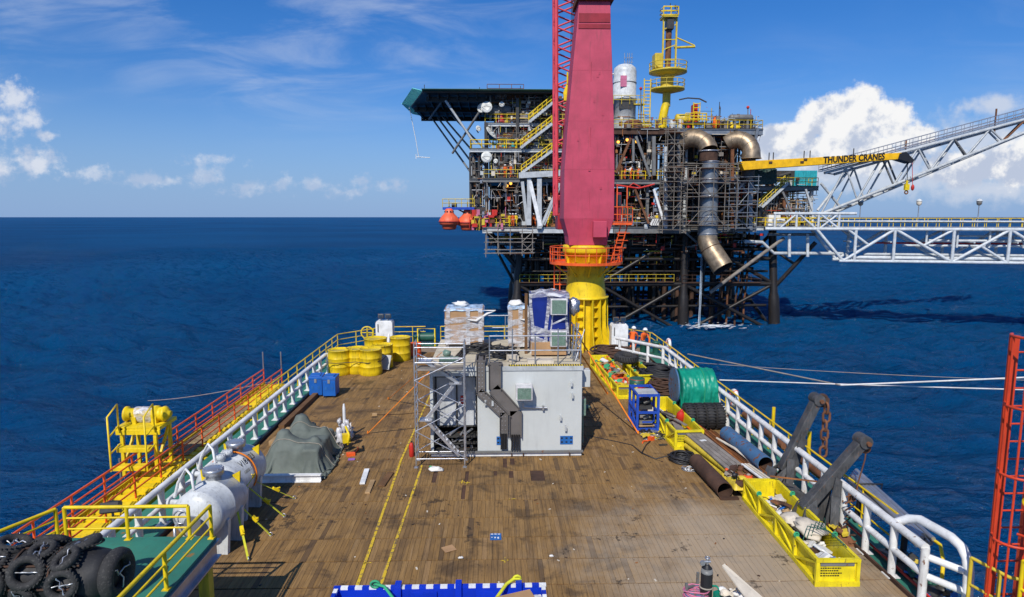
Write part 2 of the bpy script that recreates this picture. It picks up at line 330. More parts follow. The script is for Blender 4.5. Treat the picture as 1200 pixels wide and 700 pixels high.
M = dict(
    film=film_mat('clear_film', (0.66, 0.65, 0.66), 0.78),
    boomyellow=paint('boom_yellow', (0.86, 0.47, 0.006), rust=0.04, dirt=0.15),
    yellow=paint('yellow_paint', (0.78, 0.54, 0.008), rust=0.26, dirt=0.45), lemon=paint('lemon_paint', (0.76, 0.62, 0.014), rust=0.30, dirt=0.5, scale=2.6),
    yellow_clean=paint('yellow_clean', (0.78, 0.56, 0.008), rust=0.15, dirt=0.35, scale=2.5), yellow_old=paint('yellow_old', (0.62, 0.46, 0.04), rust=0.30, dirt=0.4),
    boomred=paint('boom_red', (0.62, 0.06, 0.085), rough=0.5, dirt=0.1), red=paint('crane_red', (0.50, 0.060, 0.105), rough=0.5, var=0.14, dirt=0.55, dirt_col=(0.26, 0.055, 0.07), scale=0.9, bump=0.06, rust=0.09, rust_col=(.16,.04,.03)), red_dark=paint('dark_red', (0.30, 0.02, 0.03), rust=0.1),
    orange=paint('orange_red_paint', (0.82, 0.115, 0.02), rust=0.10), orange_boat=paint('lifeboat_orange', (0.80, 0.13, 0.05), rough=0.5, dirt=0.3),
    bridgewhite=paint('bridge_white', (0.58, 0.61, 0.62), rust=0.14, dirt=0.3), white=paint('white_paint', (0.78, 0.78, 0.76), rust=0.16, dirt=0.22, scale=2.2), white_rusty=paint('white_rusty', (0.74, 0.73, 0.70), rust=0.36, dirt=0.35, scale=2.4),
    tank=paint('tank_white', (0.56, 0.58, 0.58), rough=0.38, dirt=0.45, rust=0.10, scale=2.4), house=paint('house_grey', (0.53, 0.55, 0.53), rough=0.5, var=0.06, dirt=0.12, rust=0.03, scale=0.8, bump=0.05),
    house_in=paint('house_inner', (0.50, 0.52, 0.53), rough=0.5, dirt=0.3), roofbeige=paint('roof_beige', (0.56, 0.49, 0.36), rough=0.7, dirt=0.35, streak=0),
    cagered=paint('cage_red', (0.60, 0.055, 0.018), rust=0.1), scafbrown=paint('scaffold_brown', (0.17, 0.15, 0.125), rust=0.45, dirt=0.4), galv=paint('galvanised', (0.50, 0.51, 0.53), rough=0.38, metal=0.75, dirt=0.2), alu=paint('scaffold_alu', (0.56, 0.57, 0.60), rough=0.35, metal=0.7, dirt=0.15), tray=paint('cable_tray', (0.16, 0.145, 0.135), rough=0.5, metal=0.2, dirt=0.3),
    lgrey=paint('light_grey', (0.47, 0.49, 0.49), rust=0.22, dirt=0.35), mgrey=paint('mid_grey', (0.175, 0.175, 0.168), rust=0.38, dirt=0.4), dgrey=paint('dark_grey', (0.050, 0.049, 0.046), rust=0.42, dirt=0.4),
    steel=paint('stopper_grey', (0.068, 0.069, 0.071), rough=0.6, var=.4, rust=0.36, scale=3.2, dirt=.5, dirt_col=(.2,.19,.18)), black=paint('black_paint', (0.018, 0.018, 0.020), rough=0.5, dirt=0.2, dirt_col=(0.08, 0.07, 0.06)),
    rubber=paint('black_rubber', (0.020, 0.020, 0.022), rough=0.62, dirt=0.5, dirt_col=(0.075, 0.068, 0.062), scale=3), rubber2=paint('tyre_rubber', (0.030, 0.029, 0.029), rough=0.8, dirt=0.85, dirt_col=(0.13, 0.122, 0.112), scale=5, streak=0, bump=.4),
    rust=paint('rusty_steel', (0.17, 0.07, 0.032), rough=0.85, var=0.4, rust=0.4, dirt=0.3), rustdark=paint('rust_dark', (0.075, 0.038, 0.024), rough=0.85, var=0.4, rust=0.3, dirt=0.4), rustorange=paint('rust_orange', (0.30, 0.115, 0.035), rough=0.8, var=0.35, rust=0.3),
    brass=paint('bronze_duct', (0.33, 0.25, 0.165), rough=0.46, metal=0.6, var=0.35, rust=0.24, dirt=0.5), ductgrey=paint('duct_grey', (0.25, 0.27, 0.29), rough=0.42, metal=0.5, var=0.25, rust=0.12, dirt=0.3),
    blue=paint('blue_paint', (0.015, 0.07, 0.42), rust=0.06, dirt=0.15), bluebox=paint('blue_plastic', (0.012, 0.12, 0.46), rough=0.4, dirt=0.1), bluepipe=paint('blue_pipe', (0.06, 0.145, 0.27), rust=0.55, dirt=0.5), bluebasket=paint('bright_blue', (0.004, 0.035, 0.48), rust=0.03, dirt=0.1), bluesign=paint('blue_sign', (0.02, 0.13, 0.40), dirt=0.1),
    green=paint('green_deck', (0.035, 0.19, 0.135), rough=0.6, rust=0.30, rust_col=(0.16, 0.085, 0.03), dirt=0.4, streak=0, scale=0.9), greendark=paint('green_dark', (0.02, 0.10, 0.07), rust=0.2, dirt=0.4), teal=paint('teal_box', (0.03, 0.36, 0.42), dirt=0.2), net=paint('teal_net', (0.22, 0.78, 0.74), dirt=0.1),
    tarp=paint('grey_green_tarp', (0.125, 0.145, 0.125), rough=0.75, dirt=0.2, dirt_col=(0.2, 0.2, 0.18), bump=0.4, streak=0), drumyellow=paint('drum_yellow', (0.74, 0.52, 0.008), rust=0.22, rust_col=(.05,.035,.02), dirt=0.8, dirt_col=(.05,.045,.03), scale=2.0), tarpgreen=paint('green_tarp', (0.005, 0.26, 0.165), rough=0.38, var=0.25, dirt=0.1, bump=0.5, streak=0), tarpdark=paint('dark_green_tarp', (0.02, 0.05, 0.04), rough=0.6, dirt=0.1, bump=0.4),
    wood=paint('raw_wood', (0.42, 0.27, 0.13), rough=0.8, var=0.3, dirt=0.3, streak=0), woodgrey=paint('grey_wood', (0.24, 0.21, 0.18), rough=0.85, var=0.35, dirt=0.4), wooddark=paint('dark_wood', (0.15, 0.075, 0.03), rough=0.8, var=0.3), card=paint('cardboard', (0.40, 0.235, 0.115), rough=0.85, dirt=0.15, var=0.15),
    wrap=paint('plastic_wrap', (0.62, 0.60, 0.60), rough=0.22, var=0.25, dirt=0.15, bump=0.6, scale=3, spec=0.6), wrapblue=paint('blue_white_sheet', (0.42, 0.55, 0.72), rough=0.3, var=0.6, dirt=0.0, bump=0.6, scale=5), navy=paint('navy_panel', (0.010, 0.025, 0.20), rough=0.3, dirt=0.1), acgreen=paint('green_grille', (0.13, 0.21, 0.16), rough=0.4, dirt=0.7, dirt_col=(0.5, 0.52, 0.5), scale=7, streak=0), foil=paint('silver_foil', (0.62, 0.61, 0.65), rough=0.25, metal=0.8, bump=0.8, scale=6),
    cloth=paint('white_cloth', (0.74, 0.72, 0.68), rough=0.9, dirt=0.25), cream=paint('cream_sheet', (0.66, 0.58, 0.46), rough=0.8, dirt=0.25), rope=paint('white_rope', (0.66, 0.65, 0.62), rough=0.9, dirt=0.2), ropeold=paint('old_rope', (0.34, 0.30, 0.24), rough=0.9), ropegreen=paint('green_rope', (0.04, 0.35, 0.16), rough=0.8), strap=paint('orange_strap', (0.80, 0.22, 0.012), rough=0.7, dirt=0.1), strapyel=paint('yellow_strap', (0.62, 0.60, 0.03), rough=0.7, dirt=0.3),
    skin=paint('skin', (0.30, 0.16, 0.10), rough=0.6, dirt=0), coverall=paint('orange_coverall', (0.78, 0.13, 0.02), rough=0.9, dirt=0.15), coverall_y=paint('yellow_coverall', (0.75, 0.52, 0.02), rough=0.9, dirt=0.15), coverall_w=paint('pale_coverall', (0.55, 0.52, 0.45), rough=0.9), boots=paint('boots', (0.02, 0.017, 0.015), rough=0.6), redbit=paint('red_paint', (0.55, 0.03, 0.02), dirt=0.2), pink=paint('pink_hose', (0.55, 0.16, 0.26), dirt=0.1),
    lamp=emit('lit_lamp', (1.0, 0.45, 0.06), 2.2), foam=paint('foam', (0.75, 0.8, 0.84), rough=0.9, dirt=0), glassdark=paint('dark_glass', (0.02, 0.03, 0.04), rough=0.1, spec=0.7), ink=paint('black_ink', (0.012, 0.012, 0.012), rough=0.6, dirt=0),
    dish=paint('dish_white', (0.68, 0.68, 0.62), rough=0.5, dirt=0.3, dirt_col=(0.30, 0.25, 0.18)),
)
import numpy as np
# ------------------------------------------------------------------ setting: sea, hull, deck
SEA = -7.2
def sea_mat():
    m = bpy.data.materials.new('sea_water'); m.use_nodes = True; b = NB(m.node_tree); bs = b.n['Principled BSDF']
    tc = b.new('ShaderNodeTexCoord'); p = tc.outputs['Object']
    big = b.noise(p, 0.006, 3.0, 0.5)
    c = b.mix(b.ss(big, 0.35, 0.65), (0.00005, 0.053, 0.165, 1), (0.00005, 0.074, 0.215, 1))
    b.l.new(c, bs.inputs['Base Color']); bs.inputs['Roughness'].default_value = 0.6; bs.inputs['Specular IOR Level'].default_value = 0.0
    a = b.noise(b.mapping(p, (0.045, 0.12, 0.1), rot=(0, 0, R(12))), 1.0, 3.0, 0.55)
    w = b.noise(b.mapping(p, (0.34, 0.62, 0.3), rot=(0, 0, R(-14))), 1.0, 6.0, 0.7)
    f = b.noise(b.mapping(p, (1.5, 2.4, 1.0), rot=(0, 0, R(8))), 1.0, 5.0, 0.65)
    h = b.m('ADD', b.m('MULTIPLY', a, 2.6), b.m('ADD', b.m('MULTIPLY', w, 1.15), b.m('MULTIPLY', f, 0.30)))
    bp = b.new('ShaderNodeBump'); bp.inputs['Strength'].default_value = 1.0; bp.inputs['Distance'].default_value = 1.5
    bp2 = b.new('ShaderNodeBump'); bp2.inputs['Distance'].default_value = 1.6; b.l.new(h, bp2.inputs['Height'])
    b.l.new(h, bp.inputs['Height']); b.l.new(bp.outputs[0], bs.inputs['Normal'])
    # the sea mirrors little of the low sky: steep wavelets hide the grazing reflection, so the Fresnel share is capped
    gl = b.new('ShaderNodeBsdfGlossy'); gl.inputs['Roughness'].default_value = 0.10; b.l.new(bp2.outputs[0], gl.inputs['Normal'])
    fr = b.new('ShaderNodeFresnel'); fr.inputs['IOR'].default_value = 1.33; b.l.new(bp2.outputs[0], fr.inputs['Normal'])
    mx = b.new('ShaderNodeMixShader'); b.l.new(b.m('MINIMUM', fr.outputs[0], 0.12), mx.inputs[0]); b.l.new(bs.outputs[0], mx.inputs[1]); b.l.new(gl.outputs[0], mx.inputs[2])
    b.l.new(mx.outputs[0], b.n['Material Output'].inputs['Surface'])
    return m
def sea():
    """wind waves as real geometry round the ship and platform, running out into a flat sheet to the horizon"""
    x0, x1, y0, y1, st = -170.0, 170.0, 12.0, 332.0, 0.45; nx, ny = int((x1-x0)/st)+1, int((y1-y0)/st)+1
    xs, ys = np.linspace(x0, x1, nx), np.linspace(y0, y1, ny); XX, YY = np.meshgrid(xs, ys); H = np.zeros_like(XX); rs = np.random.RandomState(11)
    for k in range(90):
        lam = 1.15*(8.0)**rs.rand(); kk = 2*math.pi/lam; th = R(248)+rs.randn()*.55; ph = rs.rand()*6.283; a = .068/kk*(.8 if lam > 7 else 1.0)
        arg = kk*(XX*math.cos(th)+YY*math.sin(th))+ph; H += a*(np.sin(arg)+.22*np.cos(2*arg))
    for lam, a, th in ((31, .12, 2.2), (46, .15, 1.7)): H += a*np.sin(2*math.pi/lam*(XX*math.cos(th)+YY*math.sin(th)))
    H *= 1.1*(1+.3*np.sin(XX*.021+1.3*np.sin(YY*.017))*np.cos(YY*.019))
    ed = np.minimum(np.minimum(XX-x0, x1-XX), np.minimum(YY-y0, y1-YY)); H *= np.clip(ed/60, 0, 1)
    vs = np.stack([XX, YY, SEA+H], -1).reshape(-1, 3); n0 = len(vs); far = np.array([(-60000,-60000,SEA), (60000,-60000,SEA), (60000,60000,SEA), (-60000,60000,SEA)], float)
    vs = np.concatenate([vs, far]); idx = np.arange(nx*ny).reshape(ny, nx); q = np.stack([idx[:-1,:-1], idx[:-1,1:], idx[1:,1:], idx[1:,:-1]], -1).reshape(-1, 4)
    c = (0, nx-1, nx*ny-1, nx*(ny-1)); ring = np.array([(n0, n0+1, c[1], c[0]), (n0+1, n0+2, c[2], c[1]), (n0+2, n0+3, c[3], c[2]), (n0+3, n0, c[0], c[3])])
    q = np.concatenate([q, ring]); me = bpy.data.meshes.new('sea'); me.vertices.add(len(vs)); me.vertices.foreach_set('co', vs.ravel()); me.loops.add(q.size); me.loops.foreach_set('vertex_index', q.ravel())
    me.polygons.add(len(q)); me.polygons.foreach_set('loop_start', np.arange(0, q.size, 4)); me.polygons.foreach_set('use_smooth', np.ones(len(q), bool)); me.update(calc_edges=True); me.validate()
    me.materials.append(sea_mat()); o = bpy.data.objects.new('sea', me); COL.objects.link(o); o['kind'] = 'structure'
sea()

hull = MB()
XL, XR = -9.95, 9.95
hull.plate([(XL,-45,-0.03), (XR,-45,-0.03), (XR,39.2,-0.03), (7.6,42.0,-0.03), (-7.4,42.0,-0.03), (XL,39.2,-0.03)], (0,0,-9.5))
struct(hull, 'ship_hull', M['green'])

def deck_mat():
    m = bpy.data.materials.new('deck_timber'); m.use_nodes = True; b = NB(m.node_tree); bs = b.n['Principled BSDF']
    tc = b.new('ShaderNodeTexCoord'); p = tc.outputs['Object']
    at = b.new('ShaderNodeAttribute', attribute_name='tone'); tone = at.outputs['Fac']
    sep = b.new('ShaderNodeSeparateXYZ'); b.l.new(p, sep.inputs[0]); x, y, z = sep.outputs
    grain = b.noise(b.mapping(p, (26, 1.6, 1)), 1.0, 6.0, 0.65)
    cell = b.new('ShaderNodeTexWhiteNoise', noise_dimensions='1D'); b.l.new(tone, cell.inputs['W']); rnd = cell.outputs['Value']
    c = b.mix(rnd, (0.275, 0.154, 0.051, 1), (0.335, 0.197, 0.073, 1))
    c = b.mix(b.ss(rnd, 0.95, 0.99), c, (0.36, 0.215, 0.09, 1))
    c = b.mix(b.ss(rnd, 0.035, 0.01), c, (0.15, 0.09, 0.042, 1))
    lane = b.noise(b.mapping(p, (5.0, 0.22, 1), (3, 3, 0)), 1.0, 5.0, 0.7)
    c = b.mix(b.ss(lane, 0.47, 0.68, 0.0, 0.6), c, (0.105, 0.066, 0.034, 1))
    c = b.mix(b.ss(b.noise(b.mapping(p, (4.0, 0.3, 1), (50, 9, 0)), 1.0, 5.0, 0.7), 0.56, 0.70, 0.0, 0.4), c, (0.40, 0.27, 0.15, 1))
    c = b.mix(b.ss(grain, 0.35, 0.72, 0.0, 0.55), c, (0.095, 0.060, 0.034, 1))
    # grime, worn and bleached lanes, oil
    n1 = b.noise(p, 0.33, 6.0, 0.62); n2 = b.noise(b.mapping(p, loc=(9, 4, 0)), 0.9, 7.0, 0.65, dist=0.5); n3 = b.noise(b.mapping(p, loc=(2, 30, 0)), 0.55, 6.0, 0.7)
    c = b.mix(b.ss(n1, 0.48, 0.70, 0.0, 0.5), c, (0.090, 0.056, 0.032, 1))
    c = b.mix(b.ss(n2, 0.50, 0.66, 0.0, 0.68), c, (0.058, 0.038, 0.022, 1))
    # pale scuffed area on the starboard working lane
    dx = b.m('MULTIPLY', b.m('SUBTRACT', x, 6.0), 0.24); dy = b.m('MULTIPLY', b.m('SUBTRACT', y, 13.8), 0.20)
    rr = b.m('SQRT', b.m('ADD', b.m('MULTIPLY', dx, dx), b.m('MULTIPLY', dy, dy)))
    pale = b.m('MULTIPLY', b.ss(b.m('ADD', rr, b.m('MULTIPLY', b.m('SUBTRACT', n3, 0.5), 1.6)), 1.25, 0.25), 0.62)
    c = b.mix(pale, c, b.mix(grain, (0.36, 0.29, 0.20, 1), (0.58, 0.48, 0.36, 1)))
    c = b.mix(b.ss(b.noise(b.mapping(p, loc=(70, 3, 0)), 0.8, 7, 0.7), 0.66, 0.74, 0.0, 0.5), c, (0.42, 0.33, 0.24, 1))
    # patched stains
    c = b.mix(b.ss(b.noise(b.mapping(p, (1.3, 1, 1), (40, 8, 0)), 0.75, 5, 0.75), 0.60, 0.66, 0.0, 0.75), c, (0.026, 0.021, 0.018, 1))
    b.l.new(c, bs.inputs['Base Color']); b.l.new(b.ss(n2, 0.4, 0.7, 0.85, 0.62), bs.inputs['Roughness']); bs.inputs['Specular IOR Level'].default_value = 0.25
    bp = b.new('ShaderNodeBump'); bp.inputs['Strength'].default_value = 0.5; bp.inputs['Distance'].default_value = 0.012
    b.l.new(b.m('ADD', grain, n2), bp.inputs['Height']); b.l.new(bp.outputs[0], bs.inputs['Normal'])
    return m
rn = random.Random(3)
pl = MB(); gaps = [(-1.95,19.9,.1,.9), (-0.95,18.85,.14,1.0), (0.32,20.05,.12,.85), (0.55,19.95,.12,.6), (-0.02,18.9,.11,.4), (1.35,19.9,.3,.85), (1.36,18.95,.11,.4)]
y = 8.0
while y < 38.4:
    y2 = y+1.09; x = -8.5+rn.uniform(-.1, 0)
    while x < 8.9:
        w = rn.choice((.11, .12, .13, .14, .15)); x2 = min(x+w, 8.97)
        if not (-2.05 < (x+x2)/2 < 2.9 and 22.5 < y < 25) :
            ya, yb = y+.02+rn.uniform(0, .010), y2-.02-rn.uniform(0, .010); hole = False
            for gx, gy, gw, gl in gaps:
                if abs((x+x2)/2-gx) < gw*.55 and y-.05 < gy < y2: hole = True; yb = min(yb, ya+1.07-gl)
            dz = rn.uniform(-.002, .002)
            if yb-ya > .05: pl.box(x+.003, x2-.003, ya, yb, -.05, dz, att=rn.random()+.001)
        x = x2
    y = y2
struct(pl, 'deck', deck_mat())
# steel joints between the plank rows and the painted margins
ma = MB(); ma.box(-8.62, 9.0, 7.9, 38.6, -.03, -.024); struct(ma, 'deck_underlay', M['rustdark'])
bowd = MB(); bowd.plate([(-8.7,38.6,-.022), (9.1,38.6,-.022), (9.1,39.4,-.022), (7.3,41.7,-.022), (-7.1,41.7,-.022), (-8.7,39.6,-.022)], (0,0,.02)); struct(bowd, 'bow_deck', paint('bow_deck_paint', (0.26, 0.19, 0.13), rough=.8, rust=.4, dirt=.4, scale=.8, streak=0))
for nm, x0, x1 in (('side_deck_port', -9.93, -8.63), ('side_deck_starboard', 9.01, 9.93)):
    e = MB(); e.box(x0, x1, 2, 39.2, -.03, -.012); struct(e, 'side_deck', M['green'])
km = MB(); km.box(-8.66, -8.6, 8, 38, -.03, .07); km.box(8.99, 9.04, 8, 38, -.03, .07); struct(km, 'deck_edge_strip', M['rustdark'])

def worn_line(name, col):
    m = bpy.data.materials.new(name); m.use_nodes = True; b = NB(m.node_tree); bs = b.n['Principled BSDF']
    p = b.new('ShaderNodeTexCoord').outputs['Object']
    n = b.noise(p, 6.0, 6.0, 0.7); n2 = b.noise(b.mapping(p, (18, 1.2, 1)), 1.0, 4, .6)
    c = b.mix(b.ss(b.m('ADD', n, b.m('MULTIPLY', n2, .35)), 0.66, 0.80), c4(col), (0.17, 0.11, 0.055, 1)); b.l.new(c, bs.inputs['Base Color']); bs.inputs['Roughness'].default_value = .8
    return m
LINE = worn_line('worn_yellow_line', (0.66, 0.44, 0.02))
def line(pts, w):
    e = MB(); n = 40
    for (a, c) in zip(pts, pts[1:]):
        a, c = V(a), V(c); k = max(2, int((c-a).length/.4)); s = (c-a).normalized().cross(V((0,0,1)))
        row = [(a.lerp(c, i/k)) for i in range(k+1)]
        vs = []; 
        for q in row: ww = w*(.5+rn.uniform(-.07, .07)); vs += [q-s*ww, q+s*ww]
        e.add(vs, [(2*i, 2*i+1, 2*i+3, 2*i+2) for i in range(k)])
    struct(e, 'painted_line', LINE)
line([(-3.10,12.6,.009), (-3.22,21,.009), (-3.02,29.5,.009)], .07); line([(-2.60,12.9,.009), (-2.45,20.6,.009)], .065)
for px, py in ((541,565), (547,566), (600,585), (470,543), (430,660), (591,657)):
    q = G(px, py, .009); line([q+V((-.09,0,0)), q+V((.1,.02,0))], .035)
    if px % 2: line([q+V((0,-.12,.001)), q+V((.02,.14,.001))], .035)

# ------------------------------------------------------------------ railings of the ship
def railing(name, label, cat, base, h, mids, rt, rm, rp, sp, mat, group=None, posts=True, foot=0.0, end=True, n=8):
    base = [V(p) for p in base]; t = thing(name, label, cat, base[0], 0, group); up = V((0,0,h))
    MB().tube([p+up for p in base], rt, n).build('top_rail', mat, t)
    for k in mids: MB().tube([p+up*k for p in base], rm, n).build('mid_rail', mat, t)
    acc = 0.0; nxt = 0.0; cnt = 0
    for a, c in zip(base, base[1:]):
        L = (c-a).length
        while nxt <= acc+L+1e-6 and cnt < 98:
            q = a.lerp(c, max(0, min(1, (nxt-acc)/L))); pm = MB().tube([q-V((0,0,foot)), q+up], rp, n)
            if foot == 0: pm.cbox(q+V((0,0,.01)), (rp*3.4, rp*3.4, .02))
            pm.build('post', mat, t); nxt += sp; cnt += 1
        acc += L
    return t
railing('cargo_rail', 'long white pipe cargo rail on the port side beside the white tanks and yellow drums', 'rail',
        [(-8.95,13.2,0), (-8.95,33.2,0), (-7.4,35.0,0)], 1.02, [.5], .09, .07, .085, 1.12, M['white'], n=10)
railing('cargo_rail', 'long white rust streaked cargo rail on the starboard side behind the grey steel arms', 'rail',
        [(9.1,12.55,0), (9.1,33.4,0), (7.0,36.3,0)], 1.25, [.52], .095, .08, .085, 1.05, M['white_rusty'], n=10)
hp = thing('hoop_rail', 'raised white hoop rail bending down at the near end of the starboard rail', 'rail', (9.1,12.1,0))
MB().tube([(9.2,13.75,1.2), (9.38,13.55,1.4), (9.46,13.3,1.5), (9.6,12.5,1.5), (9.64,12.25,1.42), (9.66,12.1,1.25), (9.66,12.02,1.0), (9.6,11.9,0)], .1, 12).build('bent_rail', M['white'], hp)
MB().tube([(9.1,12.6,1.05), (9.6,12.05,1.0)], .075, 10).build('cross_bar', M['white'], hp)
MB().tube([(9.1,12.6,.62), (9.6,12.0,.58)], .075, 10).build('cross_bar', M['white'], hp)
railing('safety_railing', 'yellow safety railing along the port edge of the hull up to the bow corner', 'railing',
        [(-9.7,25.5,0), (-9.7,39.0,0), (-7.3,41.6,0), (-4.6,41.7,0)], 1.05, [.36, .68], .03, .024, .028, 1.35, M['yellow'])
railing('safety_railing', 'yellow safety railing outside the white starboard rail, ending at the bow by two men', 'railing',
        [(9.75,14.5,0), (9.75,39.0,0), (7.5,41.6,0)], 1.05, [.36, .68], .03, .024, .028, 1.45, M['yellow'])
railing('safety_railing', 'yellow railing across the bow behind the grey cabin roof', 'railing',
        [(-3.6,41.7,0), (3.4,41.7,0)], 1.05, [.36, .68], .03, .024, .028, 1.4, M['yellow'])

# life rings and floats on the starboard railing
def life_ring():
    t = thing('life_ring', 'white and orange life ring hung on the yellow railing just past the two men', 'life ring', (9.78,35.5,1.0), 0, 'life rings on the starboard railing')
    o = t.matrix_basis.translation
    MB().torus((9.84,35.5,1.0), (1,0,0), .3, .085, 20, 8).build('ring', M['white'], t)
    for k in range(4):
        a = k*math.pi/2+.4; MB().torus((9.84,35.5+.3*math.cos(a),1.0+.3*math.sin(a)), (0,-math.sin(a),math.cos(a)), .09, .018, 10, 6).build('band', M['orange'], t)
    return t
lr = life_ring()
copy_tree(lr, (9.78,28.6,.85), None, 'white and orange life ring on the yellow railing outside the green wrapped reel', 'life rings on the starboard railing')
copy_tree(lr, (9.78,25.4,.8), None, 'white and orange life ring on the yellow railing outside the stack of black tyres', 'life rings on the starboard railing')

# bollard posts, yellow pegs on the starboard edge
for i, (yy, lab) in enumerate(((19.2, 'yellow peg on the starboard hull edge between the two grey steel arms'), (21.8, 'yellow peg on the starboard hull edge behind the far grey arm'))):
    e = MB().tube([(9.88,yy,0), (9.88,yy,1.5)], .06, 10).cbox((9.88,yy,.02), (.25,.25,.04)); solo(e, 'edge_post', M['yellow'], lab, 'post', 'yellow pegs on the starboard edge')

def drape(x0, x1, y0, y1, nx, ny, z, collide, steps, iters, push=(), xlim=None, seed=1):
    """lets a sheet of cloth fall over solid shapes (position based dynamics)"""
    X_, Y_ = np.meshgrid(np.linspace(x0, x1, nx), np.linspace(y0, y1, ny)); rs = np.random.RandomState(seed)
    P = np.stack([X_, Y_, np.full(X_.shape, z)+rs.rand(*X_.shape)*.003], -1); Q = P.copy(); dx, dy = (x1-x0)/(nx-1), (y1-y0)/(ny-1); dd = math.hypot(dx, dy)
    def con(a, b, L, k):
        d = P[b]-P[a]; n = np.sqrt((d*d).sum(-1, keepdims=True))+1e-9; c = d*((n-L)/n)*.5*k; P[a] += c; P[b] -= c
    S_ = slice
    al = S_(None)
    for s in range(steps):
        v = (P-Q)*np.array([.85, .85, .97]); v = np.clip(v, -.03, .03); Q = P.copy(); P += v; P[..., 2] -= .0022
        for it in range(iters):
            for o in (0, 1):
                con((al, S_(o, nx-1, 2)), (al, S_(o+1, nx, 2)), dx, 1.0); con((S_(o, ny-1, 2), al), (S_(o+1, ny, 2), al), dy, 1.0)
                con((S_(o, ny-1, 2), S_(0, nx-1)), (S_(o+1, ny, 2), S_(1, nx)), dd, .35); con((S_(o, ny-1, 2), S_(1, nx)), (S_(o+1, ny, 2), S_(0, nx-1)), dd, .35)
            for o in (0, 1, 2, 3):
                con((al, S_(o, nx-2, 4)), (al, S_(o+2, nx, 4)), 2*dx, .03); con((S_(o, ny-2, 4), al), (S_(o+2, ny, 4), al), 2*dy, .03)
            O = P.copy(); collide(P); P[..., 2] = np.maximum(P[..., 2], .03); hit = np.abs(P-O).sum(-1) > 1e-7; Q[hit] += (P[hit]-Q[hit])*.6
            if xlim is not None: P[..., 0] = np.clip(P[..., 0], xlim[0], xlim[1])
            for (yy, sg) in push: P[..., 1] = np.maximum(P[..., 1], yy) if sg < 0 else np.minimum(P[..., 1], yy)
    return P
# ------------------------------------------------------------------ port side: stowed gangway with red handrails
def gangway():
    t = thing('gangway', 'long yellow stowed gangway with red handrails along the port side of the ship', 'gangway', (-10.65,9,0))
    f = MB(); f.box(-11.44, -10.22, 5, 31.2, -.16, -.06)
    for k in range(60):
        yy = 5.1+k*.44
        f.cbox((-10.83,yy,-.03), (1.18,.24,.05), rx=R(9))
    f.build('tread_floor', M['yellow_clean'], t)
    for x in (-11.5, -10.18): MB().box(x-.04, x+.04, 5, 31.4, -.22, .05).build('side_beam', M['yellow'], t)
    MB().box(-11.4, -10.66, 21.6, 27.5, .0, .02).build('coir_mat', paint('coir', (.30,.22,.11), rough=.95, var=.5, scale=7), t)
    for x in (-11.48, -10.6):
        for z, r in ((.72, .032), (.48, .024), (.25, .024)): MB().tube([(x,5,z), (x,31.3,z)], r, 8).build('handrail', M['orange'], t)
        for k in range(19):
            yy = 5.2+k*1.45; MB().tube([(x,yy,-.1), (x,yy,.72)], .03, 8).build('handrail_post', M['orange'], t)
    for x in (-11.48, -10.6): MB().tube([(x,31.3,0), (x,31.3,1.6)], .028, 8).build('end_post', M['mgrey'], t)
    for k in range(6):
        yy = 9+k*4.2; MB().bar((-10.2,yy,-.14), (-9.9,yy,-.14), .12, .12).build('support_arm', M['yellow'], t)
gangway()
def winch_stand():
    t = thing('winch_stand', 'yellow step stand on the gangway carrying a capped yellow winch', 'stand', (-11.4,20,.0))
    Y0 = 19.6
    for x in (-12.0, -10.95):
        for yy in (Y0+.55, Y0+1.45): MB().bar((x,yy,-.1), (x+.02,yy,1.5), .1, .1).build('leg', M['yellow_clean'], t)
        MB().bar((x,Y0+.5,.1), (x,Y0+1.5,1.4), .07, .09).build('brace', M['yellow_clean'], t)
    for z, yy, nm in ((.42, Y0+.05, 'step'), (.92, Y0+.32, 'step')): MB().cbox((-11.48,yy,z), (1.0,.28,.07)).cbox((-11.48,yy-.13,z-.05), (1.0,.03,.13)).build(nm, M['yellow_clean'], t, .008)
    MB().box(-12.15, -10.75, Y0+.5, Y0+1.6, 1.42, 1.54).bar((-12.15,Y0+.5,1.36), (-10.75,Y0+.5,1.36), .06, .16).build('top_plate', M['yellow_clean'], t, .01)
    for x in (-12.02, -10.9):
        MB().tube([(x,Y0-.1,.3), (x,Y0-.1,2.05), (x,Y0+.45,2.3), (x,Y0+.45,1.4)], .03, 8).tube([(x,Y0-.1,1.4), (x,Y0+.45,1.6)], .024, 8).tube([(x,Y0-.1,.85), (x,Y0+.45,1.0)], .024, 8).build('step_rail', M['yellow_clean'], t)
    Rm = Matrix.Translation((-11.4,Y0+1.05,1.80)) @ Matrix.Rotation(R(90), 4, 'Y')
    MB().lathe([(.0,-.75), (.16,-.75), (.25,-.7), (.25,-.64), (.19,-.62), (.19,.2), (.27,.22), (.27,.34), (.22,.36), (.22,.5), (.25,.52), (.25,.58), (.17,.66), (.1,.68), (.1,.75), (0,.75)], 24, Rm).build('winch_drum', M['yellow_clean'], t)
    MB().cbox((-11.75,Y0+1.05,1.62), (.16,.5,.28)).cbox((-11.1,Y0+1.05,1.62), (.16,.5,.28)).build('winch_mount', M['yellow_clean'], t, .01)
    def wrapf(a, c):
        th = R(-150)+a*R(250); rr = .235+.04*mnoise.noise(V((a*6, c*9, 1))); return (-11.75+c*.62+.03*math.sin(a*9), Y0+1.05+rr*math.sin(th)*1.0, 1.80+rr*math.cos(th)-(.25*max(0,.25-a) if a < .25 else 0))
    MB().grid(wrapf, 22, 14).build('plastic_cover', M['film'], t)
    MB().tube([(-12.1,Y0+.5,-.4), (-12.1,Y0+.5,.5)], .035, 8).build('guide_post', M['mgrey'], t)
winch_stand()
fl = thing('flood_light', 'small black flood light on a bracket beside the port rail, above the gangway', 'flood light', (-9.45,15.2,.0))
